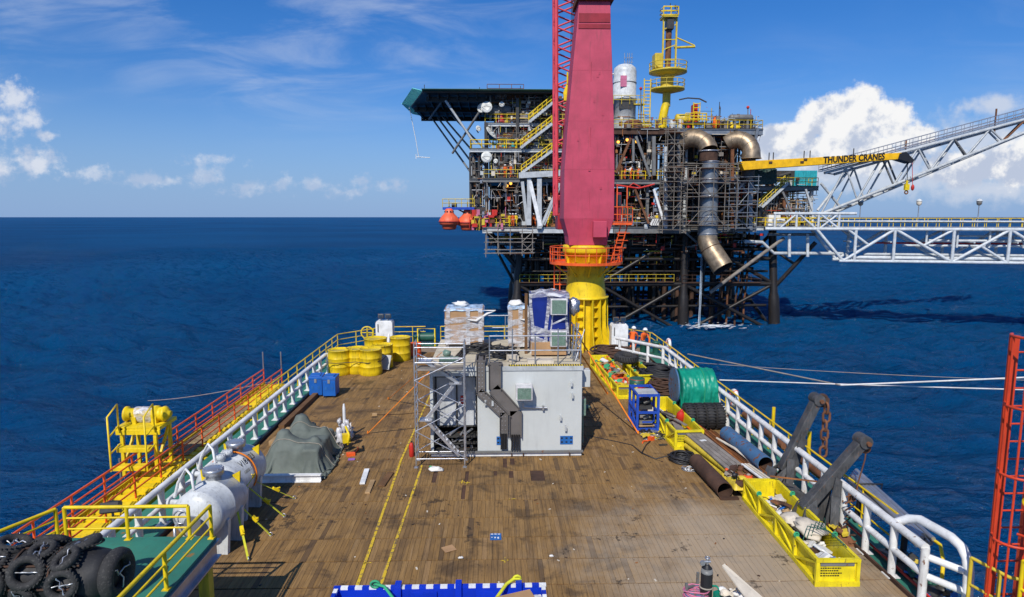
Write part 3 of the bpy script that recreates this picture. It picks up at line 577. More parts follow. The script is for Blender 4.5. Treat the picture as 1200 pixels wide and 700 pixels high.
MB().cbox((-9.45,15.2,1.12), (.42,.3,.26), rz=R(15), rx=R(-25)).cbox((-9.45,15.36,1.12), (.3,.1,.2)).build('lamp_housing', M['black'], fl, .02)
MB().tube([(-9.45,15.25,-.02), (-9.45,15.25,1.0)], .03, 8).build('pole', M['mgrey'], fl)

# ------------------------------------------------------------------ port: green platform, fender
def green_platform():
    t = thing('raised_platform', 'raised green painted platform with yellow railings in the lower left corner', 'platform', (-7,11,0))
    zt = 2.0
    MB().plate([(-12.4,4,zt), (-5.47,4,zt), (-5.47,12.0,zt), (-8.45,12.0,zt)], (0,0,-.06)).build('platform_deck', M['green'], t)
    MB().ibeam((-5.52,4,zt-.25), (-5.52,12.05,zt-.25), .36, .2, .03).build('edge_beam', M['galv'], t)
    MB().bar((-8.4,11.93,zt-.2), (-5.62,11.93,zt-.2), .14, .28).build('edge_beam', M['greendark'], t)
    for x, yy in ((-5.64,11.8), (-8.3,11.8), (-5.64,7.0)): MB().bar((x,yy,0), (x,yy,zt-.1), .2, .2).build('support_leg', M['yellow_old'], t)
    MB().box(-8.2, -6.1, 11.4, 11.5, 0, zt-.1).build('back_panel', M['dgrey'], t)
    def pr(base, corner, spacing, name):
        base = [V(p) for p in base]; h = .66
        MB().tube([p+V((0,0,h)) for p in base], .035, 10).build('railing_bar', M['yellow_clean'], t)
        for k in (.34, .67): MB().tube([p+V((0,0,h*k)) for p in base], .02, 8).build('railing_bar', M['yellow_clean'], t)
        L = (base[-1]-base[0]).length; n = max(1, round(L/spacing))
        for i in range(n+1): q = base[0].lerp(base[-1], i/n); MB().tube([q, q+V((0,0,h))], .036, 10).cbox(q+V((0,0,.006)), (.12,.12,.012)).build('railing_post', M['yellow_clean'], t)
    pr([(-8.3,11.92,zt), (-5.95,11.92,zt)], 0, 1.2, 'a'); pr([(-5.53,11.92,zt), (-5.53,5,zt)], 0, 1.7, 'b'); pr([(-8.42,11.85,zt), (-11.2,5.8,zt)], 0, 1.5, 'c')
green_platform()
def fender():
    t = thing('fender', 'big black pneumatic fender netted with old tyres, lying on the green platform', 'fender', (-8,9.95,2.0))
    cy, cz, r = 9.95, 2.44, .43; x0, x1 = -10.6, -6.2
    Rm = Matrix.Translation((x0,cy,cz)) @ Matrix.Rotation(R(90), 4, 'Y'); L = x1-x0
    MB().lathe([(.12,-.1), (.3,0), (.38,.15), (r,.45)]+[(r+.012*(i % 2), .45+(L-.9)*i/14) for i in range(15)]+[(r,L-.45), (.38,L-.18), (.3,L-.03), (.12,L)], 32, Rm).build('body', M['rubber'], t)
    for k, x in enumerate((-10.2, -9.62, -9.04, -8.46, -7.88, -7.3, -6.75)):
        for j, a in enumerate((68, 22, -24, 112)):
            aa = R(a+((k % 2)*22-11)); n = V((0, -math.cos(aa), math.sin(aa))); c = V((x+.06*math.sin(k*3+j),cy,cz))+n*(r+.06)
            ty = MB(); sc = 1+.14*math.sin(k*7.3+j*3.1); ty.torus(c, n+V((.32*math.sin(k*5+j*2),.2*math.cos(k*3+j),0)), .18*sc, .060*sc, 26, 8, sq=1.15)
            for tq in range(26): tn = n.orthogonal().normalized(); tb = n.cross(tn); aa2 = tq*6.283/26; ty.cbox(c+(tn*math.cos(aa2)+tb*math.sin(aa2))*.237*sc, (.02,.02,.05), rz=aa2, rx=aa)
            to = ty.build('tyre', M['rubber2'], t)
            ch = MB(); q = c+n*.02
            for s in range(1+(k+j) % 2): d = V((math.cos(s*1.3+k*2+j), .3, math.sin(s*1.3+k*2+j))).cross(n).normalized()*.19; ch.tube([q-d, q-d*.6+n*.03, q-d*.3-n*.02, q+d*.1+n*.04, q+d*.4, q+d*.7+n*.03, q+d], [.008,.014,.008,.015,.008,.014,.008], 5)
            ch.build('chain', M['galv'], to)
    et = MB(); et.torus((x1+.02,cy,cz), (1,0,0), .31, .10, 28, 10, sq=1.2); et.build('end_tyre', M['rubber2'], t)
    ec = MB()
    for s in range(3): a = s*2.2+.4; ec.tube([(x1+.06,cy,cz), (x1+.1,cy+.1*math.cos(a+.3),cz+.1*math.sin(a+.3)), (x1+.12,cy+.2*math.cos(a-.2),cz+.2*math.sin(a-.2)), (x1+.05,cy+.31*math.cos(a),cz+.31*math.sin(a))], .014, 6)
    ec.build('end_chain', M['galv'], t)
    nt = MB()
    for a in (90, 45, 0, -40): aa = R(a); nt.tube([(x0+.4,cy-math.cos(aa)*(r+.02),cz+math.sin(aa)*(r+.02)), (x1-.35,cy-math.cos(aa)*(r+.02),cz+math.sin(aa)*(r+.02))], .02, 6)
    for x in (-9.9, -9.3, -8.75, -8.2, -7.6, -7.0): nt.tube([(x,cy-math.cos(R(a))*(r+.02),cz+math.sin(R(a))*(r+.02)) for a in range(-60, 130, 12)], .018, 6)
    nt.build('chain_net', M['rustdark'], t)
    ro = MB(); rr = random.Random(5)
    for k in range(4):
        ro.tube([(-9.1+.5*math.sin(i*.9+k)+k*.1, cy-.28-.12*math.cos(i*.7+k), cz+.47+.04*math.sin(i*1.7+k)) for i in range(14)], .016, 6)
    ro.build('rope', M['ropeold'], t)
fender()
# ------------------------------------------------------------------ port: tanks, tarpaulin, boxes, drums
def tank(name, label, y0, y1, x, txt=None, rz=0.0):
    t = thing(name, label, 'tank', (x,(y0+y1)/2,0), rz, 'white pressure tanks by the port rail'); zc, r = 1.1, .61; L = (y1-y0)/2; inv = ROOT[t.name]
    def w(p): return inv @ V(p)
    Rm = inv @ Matrix.Translation((0,0,zc)) @ Matrix.Rotation(R(-90), 4, 'X')
    MB().lathe([(0,-L-.28), (.25,-L-.25), (.46,-L-.17), (.6,-L-.06), (r,-L+.04), (r,-.01), (r+.012,0), (r,.01), (r,L-.04), (.6,L+.06), (.46,L+.17), (.25,L+.25), (0,L+.28)], 40, Rm).build('shell', M['tank'], t)
    for yy in (-L*.55, L*.55):
        MB().plate([w((-.55,yy-.06,0)), w((.55,yy-.06,0)), w((.62,yy-.06,.9)), w((-.62,yy-.06,.9))], inv.to_3x3() @ V((0,.12,0))).build('saddle', M['tank'], t)
    def manhole(yy, rr, h):
        Tm = inv @ Matrix.Translation((0,yy,zc+r-.05))
        mh = MB().lathe([(rr*.72,0), (rr*.72,h*.55), (rr,h*.55), (rr,h*.72), (rr*1.02,h*.74), (rr*1.02,h), (rr*.9,h+.02), (0,h+.03)], 20, Tm)
        for k in range(12): a = k*math.pi/6; mh.lathe([(.014,h*.5), (.014,h+.04)], 6, Tm @ Matrix.Translation((rr*.88*math.cos(a), rr*.88*math.sin(a), 0)))
        mh.build('manhole', M['galv'] if rr > .2 else M['tank'], t)
    manhole(L*.35 if txt else L*.25, .25, .3)
    if txt: manhole(-L*.3, .14, .2); manhole(-L*.75, .13, .22)
    for sx in (-1, 1):
        MB().plate([w((sx*.3,L*.75,zc+.56)), w((sx*.5,L*.75,zc+.38)), w((sx*.52,L*.75,zc+.68))], inv.to_3x3() @ V((0,.05,0))).build('lifting_lug', M['yellow_clean'], t)
    nz = MB().tube([w((-.1,-L*.9,zc+.62)), w((-.12,-L*.95,zc+1.0)), w((-.3,-L*.8,zc+1.1)), w((-.6,-L*.6,zc+.7)), w((-.75,-L*.5,zc+.3))], .035, 8); nz.build('vent_hose', M['white'], t)
    fr = MB().tube([w((-.62,-L*.3,zc+.1)), w((-.95,-L*.3,zc+.1))], .08, 12).tube([w((-.93,-L*.3,zc+.1)), w((-.98,-L*.3,zc+.1))], .14, 14); fr.build('nozzle', M['tank'], t)
    en = MB().tube([w((.1,-L-.26,zc)), w((.1,-L-.42,zc))], .12, 14).tube([w((.1,-L-.4,zc)), w((.1,-L-.45,zc))], .2, 18).torus(w((-.25,-L-.3,zc+.1)), (0,1,0), .16, .02, 16, 6).tube([w((-.35,-L-.26,zc-.1)), w((-.35,-L-.4,zc-.1)), w((-.35,-L-.42,zc-.5))], .035, 8)
    en.build('end_flange', M['galv'], t)
    if txt:
        a = R(38)
        for s, h, off in ((txt, .19, .0), ('10000 LT', .09, .27)):
            n = V((math.cos(a-off*1.2), 0, math.sin(a-off*1.2))); up = V((-n.z, 0, n.x)); p = w(V((0,0,zc))+n*(r+.006)+V((0,-L*.55,0)))
            text_part('tank_number', s, M['ink'], t, p, inv.to_3x3() @ V((0,1,0)), inv.to_3x3() @ up, h, L*1.05 if off == 0 else L*.6)
    return t
tank('storage_tank', 'near white horizontal tank behind the yellow railing of the green platform', 14.75, 16.0, -7.08, None, R(-5))
tank('storage_tank', 'far white horizontal tank with black numbers and an orange strap, next to the grey tarpaulin', 16.45, 17.95, -7.3, 'V18-823', R(-5))
e = MB().tube([V((-7.3,17.25,1.1))+V((.645*math.sin(R(a)),0,.645*math.cos(R(a)))) for a in range(-95, 130, 9)], .022, 6); solo(e, 'lashing_strap', M['strap'], 'orange strap over the far white tank', 'strap')
lash = [((-6.72,17.4,.8),G(345,584,.03)), ((-6.75,16.9,.85),G(333,605,.03)), ((-6.6,15.85,.85),G(317,627,.03)), ((-6.62,15.7,.9),G(291,656,.03)), ((-6.69,17.6,1.2),(-6.75,16.6,.95))]
for i, (a, c) in enumerate(lash):
    lab = ['yellow ratchet lashing from the far tank reaching furthest towards the tarpaulin', 'yellow ratchet lashing running to the deck between the two tanks', 'yellow ratchet lashing from the near tank with its hook on the open deck', 'long yellow ratchet lashing in front of the near tank saddle', 'yellow ratchet and webbing tied across the flank of the far tank'][i]
    t = thing('ratchet_lashing', lab, 'lashing', c, 0, 'yellow lashings on the tanks'); a, c = V(a), V(c); m1 = a.lerp(c, .5)
    MB().bar(a, c, .05, .012).build('webbing', M['strapyel'], t)
    MB().bar(a.lerp(c, .42)+V((0,0,.03)), a.lerp(c, .58)+V((0,0,.03)), .09, .07).bar(a.lerp(c, .5)+V((0,0,.05)), a.lerp(c, .6)+V((.02,0,.14)), .04, .03).build('ratchet', M['yellow_clean'], t)
    MB().torus(c+V((0,0,.02)), (c-a).cross(V((0,0,1))), .05, .014, 10, 6).build('hook', M['galv'], t)

def tarp_cover():
    t = thing('covered_machine', 'machine under a grey green tarpaulin on a white skid by the port rail', 'machine', (-6.4,21.5,0))
    sk = MB(); sk.ibeam((-7.55,19.25,.13), (-5.45,19.25,.13), .24, .16, .03); sk.build('skid_beam', M['white'], t)
    solids = [(-7.15,-6.55,20.1,21.2,.70), (-6.25,-5.7,19.9,21.3,.78), (-7.2,-6.65,22.0,23.0,.68), (-6.35,-5.9,21.9,22.7,.55)]
    cones = [(-6.98,20.55,1.52,2.0), (-7.0,22.5,1.44,2.0), (-5.95,20.5,1.16,1.8), (-6.1,22.2,.9,1.8)]
    for (a, c, d, e, h) in solids: MB().box(a+.03, c-.03, d+.03, e-.03, 0, h-(.04 if c-a > .2 else .16)).build('machine_body', M['dgrey'], t)
    for (a, c, h, sl) in cones: MB().tube([(a,c,0), (a,c,h-.3)], [(h-.3)/sl*.7, .02], 12).build('machine_body', M['dgrey'], t)
    def collide(P):
        for (a, c, h, sl) in cones:
            dx_, dy_ = P[..., 0]-a, P[..., 1]-c; d = np.sqrt(dx_*dx_+dy_*dy_)+1e-6; k = np.maximum(0, h+.02-sl*d-P[..., 2])/(1+sl*sl); P[..., 0] += k*sl*dx_/d; P[..., 1] += k*sl*dy_/d; P[..., 2] += k
        for (a, c, d, e, h) in solids:
            x, y, z = P[..., 0], P[..., 1], P[..., 2]; pen = np.stack([x-a+.02, c+.02-x, y-d+.02, e+.02-y, h+.02-z], -1); ins = pen.min(-1) > 0
            if not ins.any(): continue
            k = pen.argmin(-1); p = pen.min(-1)*ins
            P[..., 0] += np.where(k == 0, -p, np.where(k == 1, p, 0)); P[..., 1] += np.where(k == 2, -p, np.where(k == 3, p, 0)); P[..., 2] += np.where(k == 4, p, 0)
    gx0, gx1, gy0, gy1 = -8.85, -4.35, 18.0, 25.0
    P = drape(gx0, gx1, gy0, gy1, 96, 146, 1.7, collide, 300, 4, push=[(19.3,-1), (23.9,1)], xlim=(-7.85,-5.3))
    for p in P.reshape(-1, 3): p[2] += .05*abs(mnoise.noise(V((p[0]*4.2+p[1]*1.3, p[1]*1.6, p[2]*2))))*min(1, p[2]*3); k = .045*(mnoise.noise(V((p[0]*6, p[1]*6, p[2]*1.2)))); p[0] += k; p[1] += k*.7
    nu, nv = P.shape[1]-1, P.shape[0]-1
    m = MB(); m.v = [V(p) for p in P.reshape(-1,3)]
    m.f = [[q*(nu+1)+i, q*(nu+1)+i+1, (q+1)*(nu+1)+i+1, (q+1)*(nu+1)+i] for q in range(nv) for i in range(nu)]; m.sm = [True]*len(m.f); m.mi = [0]*len(m.f); m.att = [0.0]*len(m.f)
    m.build('tarpaulin', M['tarp'], t)
    for r_ in (48, 88): MB().tube([V(P[r_][i])+V((0,0,.025)) for i in range(14, 84, 2)], .012, 5).build('tie_rope', M['ropeold'], t)
    pg = MB(); rr = random.Random(8)
    for k in range(9): pg.ball((-5.35+rr.uniform(-.15,.2),22.1+rr.uniform(-.7,1.0),.3+rr.uniform(0,.8)), rr.uniform(.06,.13), (1,.8,1.5), 10, 7, jit=1.4)
    pg.build('plastic_bundle', M['wrap'], t)
    MB().tube([(-5.6,23.1,.1), (-5.6,23.1,1.2), (-5.6,23.1,1.36)], [.06,.055,.03], 12).build('white_pole', M['white'], t)
    MB().cbox((-5.1,21.2,.72), (.24,.2,.3), rz=.4).tube([(-5.05,21.2,.5), (-4.95,21.0,.9), (-5.15,21.4,1.05)], .04, 8).build('yellow_valve', M['yellow_clean'], t)
tarp_cover()
e = MB().bar((-8.3,24.2,.1), (-8.25,29.3,.1), .22, .2); solo(e, 'timber_baulk', M['wooddark'], 'long dark timber baulk lying along the port rail behind the tarpaulin', 'timber')
e = MB().bar((-8.1,22.5,.08), (-7.95,24.1,.08), .2, .16); solo(e, 'timber_block', M['wood'], 'short timber block with a sawn end beside the tarpaulin', 'timber')

def blue_bin(label, x, y, rz):
    t = thing('blue_crate', label, 'crate', (x,y,0), rz, 'blue plastic crates by the port rail'); I = ROOT[t.name]
    MB().box(-.29, .29, -.4, .4, .08, .82, M=I).build('body', M['bluebox'], t, .02)
    MB().box(-.31, .31, -.42, .42, .82, .95, M=I).box(-.2, .2, -.3, .3, .95, .985, M=I).build('lid', M['bluebox'], t, .02)
    for a in (-1, 1):
        for c in (-1, 1): MB().box(a*.2-.06, a*.2+.06, c*.3-.06, c*.3+.06, 0, .08, M=I).build('foot', M['black'], t)
    for a in (-.14, .14): MB().box(a-.05, a+.05, -.415, -.4, .38, .52, M=I).build('label_plate', M['bluesign'], t)
    MB().box(-.05, .05, -.43, -.40, .68, .86, M=I).build('latch', M['galv'], t)
blue_bin('blue plastic crate next to the port rail, the left one of a touching pair', -8.28, 29.2, .1); blue_bin('blue plastic crate of a touching pair, the right one on the open deck side', -7.6, 29.05, .02)
def drum(label, x, y, s, mat=M['drumyellow'], name='drum', cat='drum', rz=0, r=.56, h=1.28, grp='yellow drums at the port bow'):
    t = thing(name, label, cat, (x,y,0), rz, grp); I = ROOT[t.name]; r *= s; h *= s
    dm = MB().lathe([(r*.97,0), (r,.02), (r,h*.16), (r,h*.32), (r*1.025,h*.335), (r,h*.35), (r,h*.5), (r,h*.65), (r*1.025,h*.665), (r,h*.68), (r,h*.82), (r,h*.97), (r*1.03,h*.975), (r*1.03,h), (r*.96,h), (r*.95,h-.03), (0,h-.03)], 28, I)
    for i_, p in enumerate(dm.v): n_ = mnoise.noise(p*2.3); k_ = -.07*max(0, n_-.05)*r/.5; d_ = V((p.x-x,p.y-y,0)); dm.v[i_] = p+d_*k_*2
    dm.build('shell', mat, t)
    MB().lathe([(.05,h-.03), (.05,h+.02), (0,h+.02)], 10, I @ Matrix.Translation((r*.6,0,0))).lathe([(.03,h-.03), (.03,h+.01), (0,h+.01)], 10, I @ Matrix.Translation((-r*.6,.1,0))).build('bung', mat, t)
    return t
drum('yellow drum standing nearest the port rail bend', -8.2, 33.2, 1.03, rz=.3)
drum('yellow drum second from the rail, partly behind the front one', -7.35, 33.55, 1.03, rz=1.2)
drum('yellow drum standing furthest forward, nearest the camera of its cluster', -6.55, 33.15, 1.06, rz=2.2)
drum('dented tall yellow drum behind the cluster with a black stain', -6.75, 35.6, 1.15, rz=.9)
drum('yellow drum beside the white ventilator box', -5.5, 36.5, 1.05, rz=4.0)
drum('yellow drum half hidden at the back of the cluster', -6.2, 34.7, 1.0, rz=3.0)
drum('small orange red bucket drum on the bow deck by the grey sheet', -4.75, 37.6, .6, M['orange'], 'bucket', 'bucket', grp=None)
e = MB().cbox((-6.05,33.9,.45), (.85,.05,.8), rx=R(-28), rz=R(-15)); solo(e, 'metal_sheet', M['lgrey'], 'grey metal sheet leaning against the yellow drums', 'panel')
rb = MB().tube([(-8.8,32.55,.75), (-8.2,32.5,.72), (-7.3,32.9,.7), (-6.6,32.5,.72), (-5.95,32.9,.74), (-5.9,34.6,.74)], .02, 6); solo(rb, 'tie_rope', M['black'], 'black rope tied around the yellow drums', 'rope')

def vent_box(label, x, y, w, h, side):
    t = thing('ventilator_box', label, 'ventilator', (x,y,0)); 
    MB().plate([(x-w/2,y,0), (x+w/2,y,0), (x+w/2,y,h*.93), (x+w/2-.08,y,h), (x-w/2+.08,y,h), (x-w/2,y,h*.93)], (0,.8,0)).build('housing', M['white'], t, .02)
    MB().plate([(x-side*w*.28-.035,y-.16,.25), (x-side*w*.28+.035,y-.16,.25), (x-side*w*.28+.035,y-.005,h*.55), (x-side*w*.28-.035,y-.005,h*.55)], (0,-.02,0)).build('strut', M['white'], t)
    MB().bar((x-w*.35,y-.03,h*.62), (x-w*.35,y-.03,h*.9), .06, .04).build('hinge', M['mgrey'], t)
    for k, dx in enumerate((-.22, .22)):
        l = MB().cbox((x+dx,y+.3,h+.28), (.34,.22,.26), rx=R(-20)).build('flood_light', M['dgrey'], t, .015)
        MB().cbox((x+dx,y+.175,h+.27), (.28,.02,.2), rx=R(-20)).build('lens', M['glassdark'], l)
        MB().tube([(x+dx,y+.32,h), (x+dx,y+.32,h+.2)], .03, 8).build('bracket', M['mgrey'], l)
vent_box('white ventilator box with two flood lights on top behind the yellow drums', -6.95, 39.6, 1.05, 1.75, -1)
vent_box('white ventilator box with two flood lights at the bend of the starboard rail', 7.55, 38.0, 1.0, 1.75, 1)
# bits on the bow deck
def bitt(label, x, y, mat=M['greendark'], s=1.0):
    t = thing('mooring_bitt', label, 'bollard', (x,y,0)); 
    MB().cbox((x,y,.06*s), (1.1*s,.5*s,.12*s)).build('base', mat, t)
    for dx in (-.32, .32): MB().lathe([(.16*s,.1), (.16*s,.6*s), (.2*s,.62*s), (.2*s,.7*s), (0,.72*s)], 16, Matrix.Translation((x+dx*s,y,0))).build('bollard', mat, t)
bitt('green twin mooring bitt on the port bow behind the vent box', -5.4, 40.4); bitt('green twin mooring bitt on the starboard bow beside the men', 9.2, 37.3, s=1.2)
wn = thing('mooring_winch', 'green mooring winch with a yellow guard at the port bow', 'winch', (-4.4,40.7,0))
MB().tube([(-4.9,40.7,.55), (-3.9,40.7,.55)], .28, 16).tube([(-4.95,40.7,.55), (-4.85,40.7,.55)], .45, 18).tube([(-3.95,40.7,.55), (-3.85,40.7,.55)], .45, 18).build('drum', M['greendark'], wn)
MB().cbox((-4.4,40.7,.1), (1.4,.8,.2)).build('bed', M['greendark'], wn)
MB().tube([(-4.95,40.3,0), (-4.95,40.3,1.15), (-3.85,40.3,1.15), (-3.85,40.3,0)], .05, 8).build('guard', M['yellow_clean'], wn)
wh = thing('hand_wheel', 'yellow hand wheel on a stand beside the port vent box', 'wheel', (-8.1,40.2,0))
MB().torus((-8.1,40.1,.95), (0,1,0), .38, .04, 20, 6).build('rim', M['yellow_clean'], wh)
MB().bar((-8.45,40.1,.95), (-7.75,40.1,.95), .05).bar((-8.1,40.1,.6), (-8.1,40.1,1.3), .05).build('spokes', M['yellow_clean'], wh)
MB().tube([(-8.1,40.2,0), (-8.1,40.2,.95)], .07, 10).build('stand', M['yellow_old'], wh)
for x, lab in ((-1.9, 'green round headed vent post behind the left boxes on the cabin'), (-2.9, 'black bollard on the bow edge left of the cabin')):
    e = MB().lathe([(.2,0), (.2,.9), (.32,.95), (.34,1.15), (.2,1.3), (0,1.34)] if x > -2 else [(.25,0), (.22,.5), (.3,.55), (.3,.62), (0,.66)], 18, Matrix.Translation((x,40.6,0))); solo(e, 'vent_post', M['greendark'] if x > -2 else M['black'], lab, 'post')
# ------------------------------------------------------------------ grey equipment cabin amidships
HX0, HX1, HY0, HY1, HZ = -2.23, 2.96, 21.22, 26.0, 3.16
def cabin():
    t = thing('equipment_cabin', 'light grey steel equipment cabin standing in the middle of the deck', 'cabin', ((HX0+HX1)/2, (HY0+HY1)/2, 0))
    ax = -.62
    MB().box(ax, HX1, HY0, HY1, .12, HZ-.06).build('body', M['house'], t, .02)
    sh = MB(); sh.box(HX0, HX0+.1, HY0+.02, HY1, .12, HZ-.06).box(HX0+.1, ax, HY1-.1, HY1, .12, HZ-.06).box(HX0+.1, ax-.002, HY0+.02, HY0+.12, HZ-.32, HZ-.06)
    sh.build('alcove_wall', M['house'], t)
    MB().box(HX0+.1, ax-.002, HY0+.55, HY0+.65, .9, HZ-.35).build('inner_panel', M['house_in'], t, .01)
    fr = MB(); 
    for x in (HX0+.16, -1.35, ax-.05): fr.bar((x,HY0+.52,.9), (x,HY0+.52,HZ-.4), .05)
    for z in (.93, HZ-.45): fr.bar((HX0+.12,HY0+.52,z), (ax-.02,HY0+.52,z), .05)
    fr.build('panel_frame', M['dgrey'], t)
    MB().box(-1.22, -1.05, HY0+.525, HY0+.55, 1.72, 2.02).build('red_notice', M['redbit'], t)
    MB().box(-1.195, -1.075, HY0+.518, HY0+.525, 1.80, 1.84).box(-1.195, -1.075, HY0+.518, HY0+.525, 1.9, 1.94).build('notice_lettering', M['white'], t)
    fl = MB(); rr = random.Random(2)
    for z in (.2, .42, .66): fl.box(HX0+.12, ax-.02, HY0+.15, HY0+.9, z-.02, z+.02)
    fl.build('pipe_shelf', M['dgrey'], t)
    pp = MB()
    for k in range(26):
        x = rr.uniform(HX0+.2, ax-.15); z = rr.choice((.27, .49, .72)); pp.tube([(x,HY0+rr.uniform(.1,.3),z+.02), (x+rr.uniform(-.25,.25),HY0+rr.uniform(.4,.8),z+rr.uniform(.02,.12))], rr.uniform(.02,.05), 7)
    pp.build('pipework', M['galv'], t)
    b = MB(); b.bar((HX0-.05,HY0-.06,.19), (HX1+.05,HY0-.06,.19), .07, .07).box(HX0, HX1, HY0+.05, HY1, .0, .12); 
    b.build('base_frame', M['mgrey'], t)
    MB().box(HX0+.02, HX1-.0, HY0-.012, HY0-.002, 0.02, .14).build('skirt', M['white'], t)
    for x in (.55, .95, 2.55): MB().bar((x,HY0-.05,-.0), (x,HY0-.05,.19), .04).build('deck_clip', M['rustdark'], t)
    r = MB(); r.box(HX0-.02, HX1+.02, HY0-.02, HY1+.02, HZ-.06, HZ+.04); r.build('roof', M['roofbeige'], t, .015)
    e = MB(); e.box(HX0-.03, HX1+.03, HY0-.032, HY0-.022, HZ-.13, HZ+.03); e.build('roof_edge', M['lgrey'], t)
    hz = MB()
    n = 30
    for k in range(n):
        x0 = .45+k*(HX1-.45)/n; x1 = x0+(HX1-.45)/n*.5; hz.box(x0, x1, HY0-.037, HY0+.131, HZ+.04, HZ+.056)
    hz.build('hazard_stripe', M['ink'], t)
    hz2 = MB(); hz2.box(.45, HX1, HY0-.036, HY0+.13, HZ+.036, HZ+.052); hz2.build('hazard_base', M['yellow_clean'], t)
    for x, z in ((2.58,2.62), (2.62,2.2), (2.22,1.42), (2.4,1.05), (-.35,1.98), (-.1,1.95)):
        MB().bar((x,HY0-.1,z), (x,HY0,z), .05, .1).box(x-.035, x+.035, HY0-.12, HY0-.09, z-.12, z+.04).build('wall_lug', M['lgrey'], t)
    for x0, x1 in ((.03,.36), (2.22,2.66)):
        MB().box(x0, x1, HY0-.012, HY0-.002, .42, .72).build('blue_sign', M['bluesign'], t)
        s = MB()
        for i in range(3):
            for j in range(2):
                cx, cz = x0+.06+i*(x1-x0-.12)/2, .5+j*.14; s.box(cx-.035, cx+.035, HY0-.016, HY0-.0125, cz-.02, cz+.03)
        s.build('sign_symbols', M['ink'], t)
    # cooler unit on the wall
    ac = MB().box(.68, 1.24, HY0-.5, HY0-.002, 2.12, 2.6).build('wall_cooler', M['wrap'], t, .02)
    MB().box(.73, 1.19, HY0-.515, HY0-.502, 2.17, 2.55).build('grille', M['acgreen'], ac)
    MB().tube([(.95,HY0-.06,1.9), (.95,HY0-.08,1.78), (1.55,HY0-.08,1.75), (1.75,HY0-.08,1.75)], .035, 7).cbox((1.62,HY0-.08,1.75), (.06,.1,.16)).build('drain_pipe', M['galv'], ac)
    sb = MB().box(HX1, HX1+.35, HY0+.5, HY0+.9, 2.3, 2.9); sb.build('side_box', M['house'], t, .02)
    MB().box(HX1, HX1+.2, HY0+.4, HY0+.7, 1.3, 1.9).tube([(HX1+.1,HY0+.5,1.3), (HX1+.12,HY0+.5,.3)], .03, 7).build('side_unit', M['acgreen'], t, .02)
    # handrail round the roof
    zz = HZ+.04
    for pts in ([(HX0+.2,HY1-.1), (HX1-.1,HY1-.1)], [(HX1-.05,HY0+.15), (HX1-.05,HY1-.1)], [(-.2,HY0+.12), (HX1-.05,HY0+.12)]):
        P = [V((a, c, zz)) for a, c in pts]
        for k in (.5, 1.0): MB().tube([p+V((0,0,k)) for p in P], .024, 7).build('roof_rail', M['galv'], t)
        n = 4
        for i in range(n+1): q = P[0].lerp(P[1], i/n); MB().tube([q, q+V((0,0,1.0+(.25 if i % 2 else 0)))], .024, 7).build('roof_rail_post', M['galv'], t)
    return t
cabin()
def tray(name, label, pts, w, d, mat, holes):
    t = thing(name, label, 'cable tray', pts[-1]); 
    c = MB(); pts = [V(p) for p in pts]
    for i, (a, b2) in enumerate(zip(pts, pts[1:])):
        dd = (b2-a).normalized(); side = dd.cross(V((0,-1,0))); side = side.normalized() if side.length > .1 else V((1,0,0))
        a2, b3 = a-dd*.06*(i > 0), b2
        c.bar(a2, b3, w, .02, up=(0,-1,0)) if abs(dd.y) < .5 else c.bar(a2, b3, w, .02)
        for s in (-1, 1): c.bar(a2+side*s*w/2+V((0,-.04,0)), b3+side*s*w/2+V((0,-.04,0)), .02, d, up=(0,-1,0))
    ho = c
    for i, (a, b2) in enumerate(zip(pts, pts[1:])):
        dd = (b2-a); n = int(dd.length/.13); side = dd.normalized().cross(V((0,-1,0)))
        if side.length < .1: continue
        side.normalize()
        for k in range(n):
            for s in (-.22, .0, .22) if w > .3 else (-.2, .2):
                q = a+dd*((k+.5)/n)+side*s*w; nd = V((0,-1,0)); (ho.tube([q+nd*.011, q+nd*.016], .022, 6, mi=1) if holes and i else None)
    c.build('channel', [mat, M['galv']], t)
    cb = MB(); e = pts[-1]
    for s in (-.3, -.1, .1, .3): cb.tube([e+V((s*w,-.05,.1)), e+V((s*w,-.05,-.3)), e+V((s*w*1.1,-.08,-.45))], .03, 6)
    cb.build('cables', M['black'], t); return t
yt = HY0-.05
tray('cable_tray', 'narrow perforated cable tray running down the cabin front, left of the wide one', [(-.5,HY0+1.1,HZ+.2), (-.5,yt,HZ+.2), (-.5,yt,2.3), (.28,yt,1.52), (.28,yt,.75)], .27, .1, M['tray'], True)
tray('cable_tray', 'wide brown grey cable tray bending down the cabin front beside the wall cooler', [(-.02,HY0+.3,HZ+.1), (-.02,yt-.02,HZ+.1), (-.02,yt-.02,2.4), (.68,yt-.02,1.58), (.68,yt-.02,.72)], .4, .12, M['tray'], False)
cc = MB(); rr = random.Random(12)
for k in range(9):
    cx, cy = -.25+rr.uniform(-.7,.8), HY0+1.1+rr.uniform(-.3,1.6); r0 = rr.uniform(.2,.45)
    cc.tube([(cx+r0*1.3*math.cos(i*.5)*(1-.004*i), cy+r0*.7*math.sin(i*.5), HZ+.1+.012*i*rr.uniform(.5,1)) for i in range(26)], .028, 6)
solo(cc, 'cable_coils', M['black'], 'tangle of black cables coiled on the cabin roof', 'cables')
for x0, yy, lab in ((-1.55, HY0+1.3, 'long grey pipe offcuts lying on the left part of the cabin roof'),):
    e = MB()
    for k in range(4): e.tube([(x0+k*.09,yy-.8,HZ+.08), (x0+.35+k*.09,yy+1.6,HZ+.08)], .03, 7)
    solo(e, 'pipe_offcuts', M['dgrey'], lab, 'pipes')
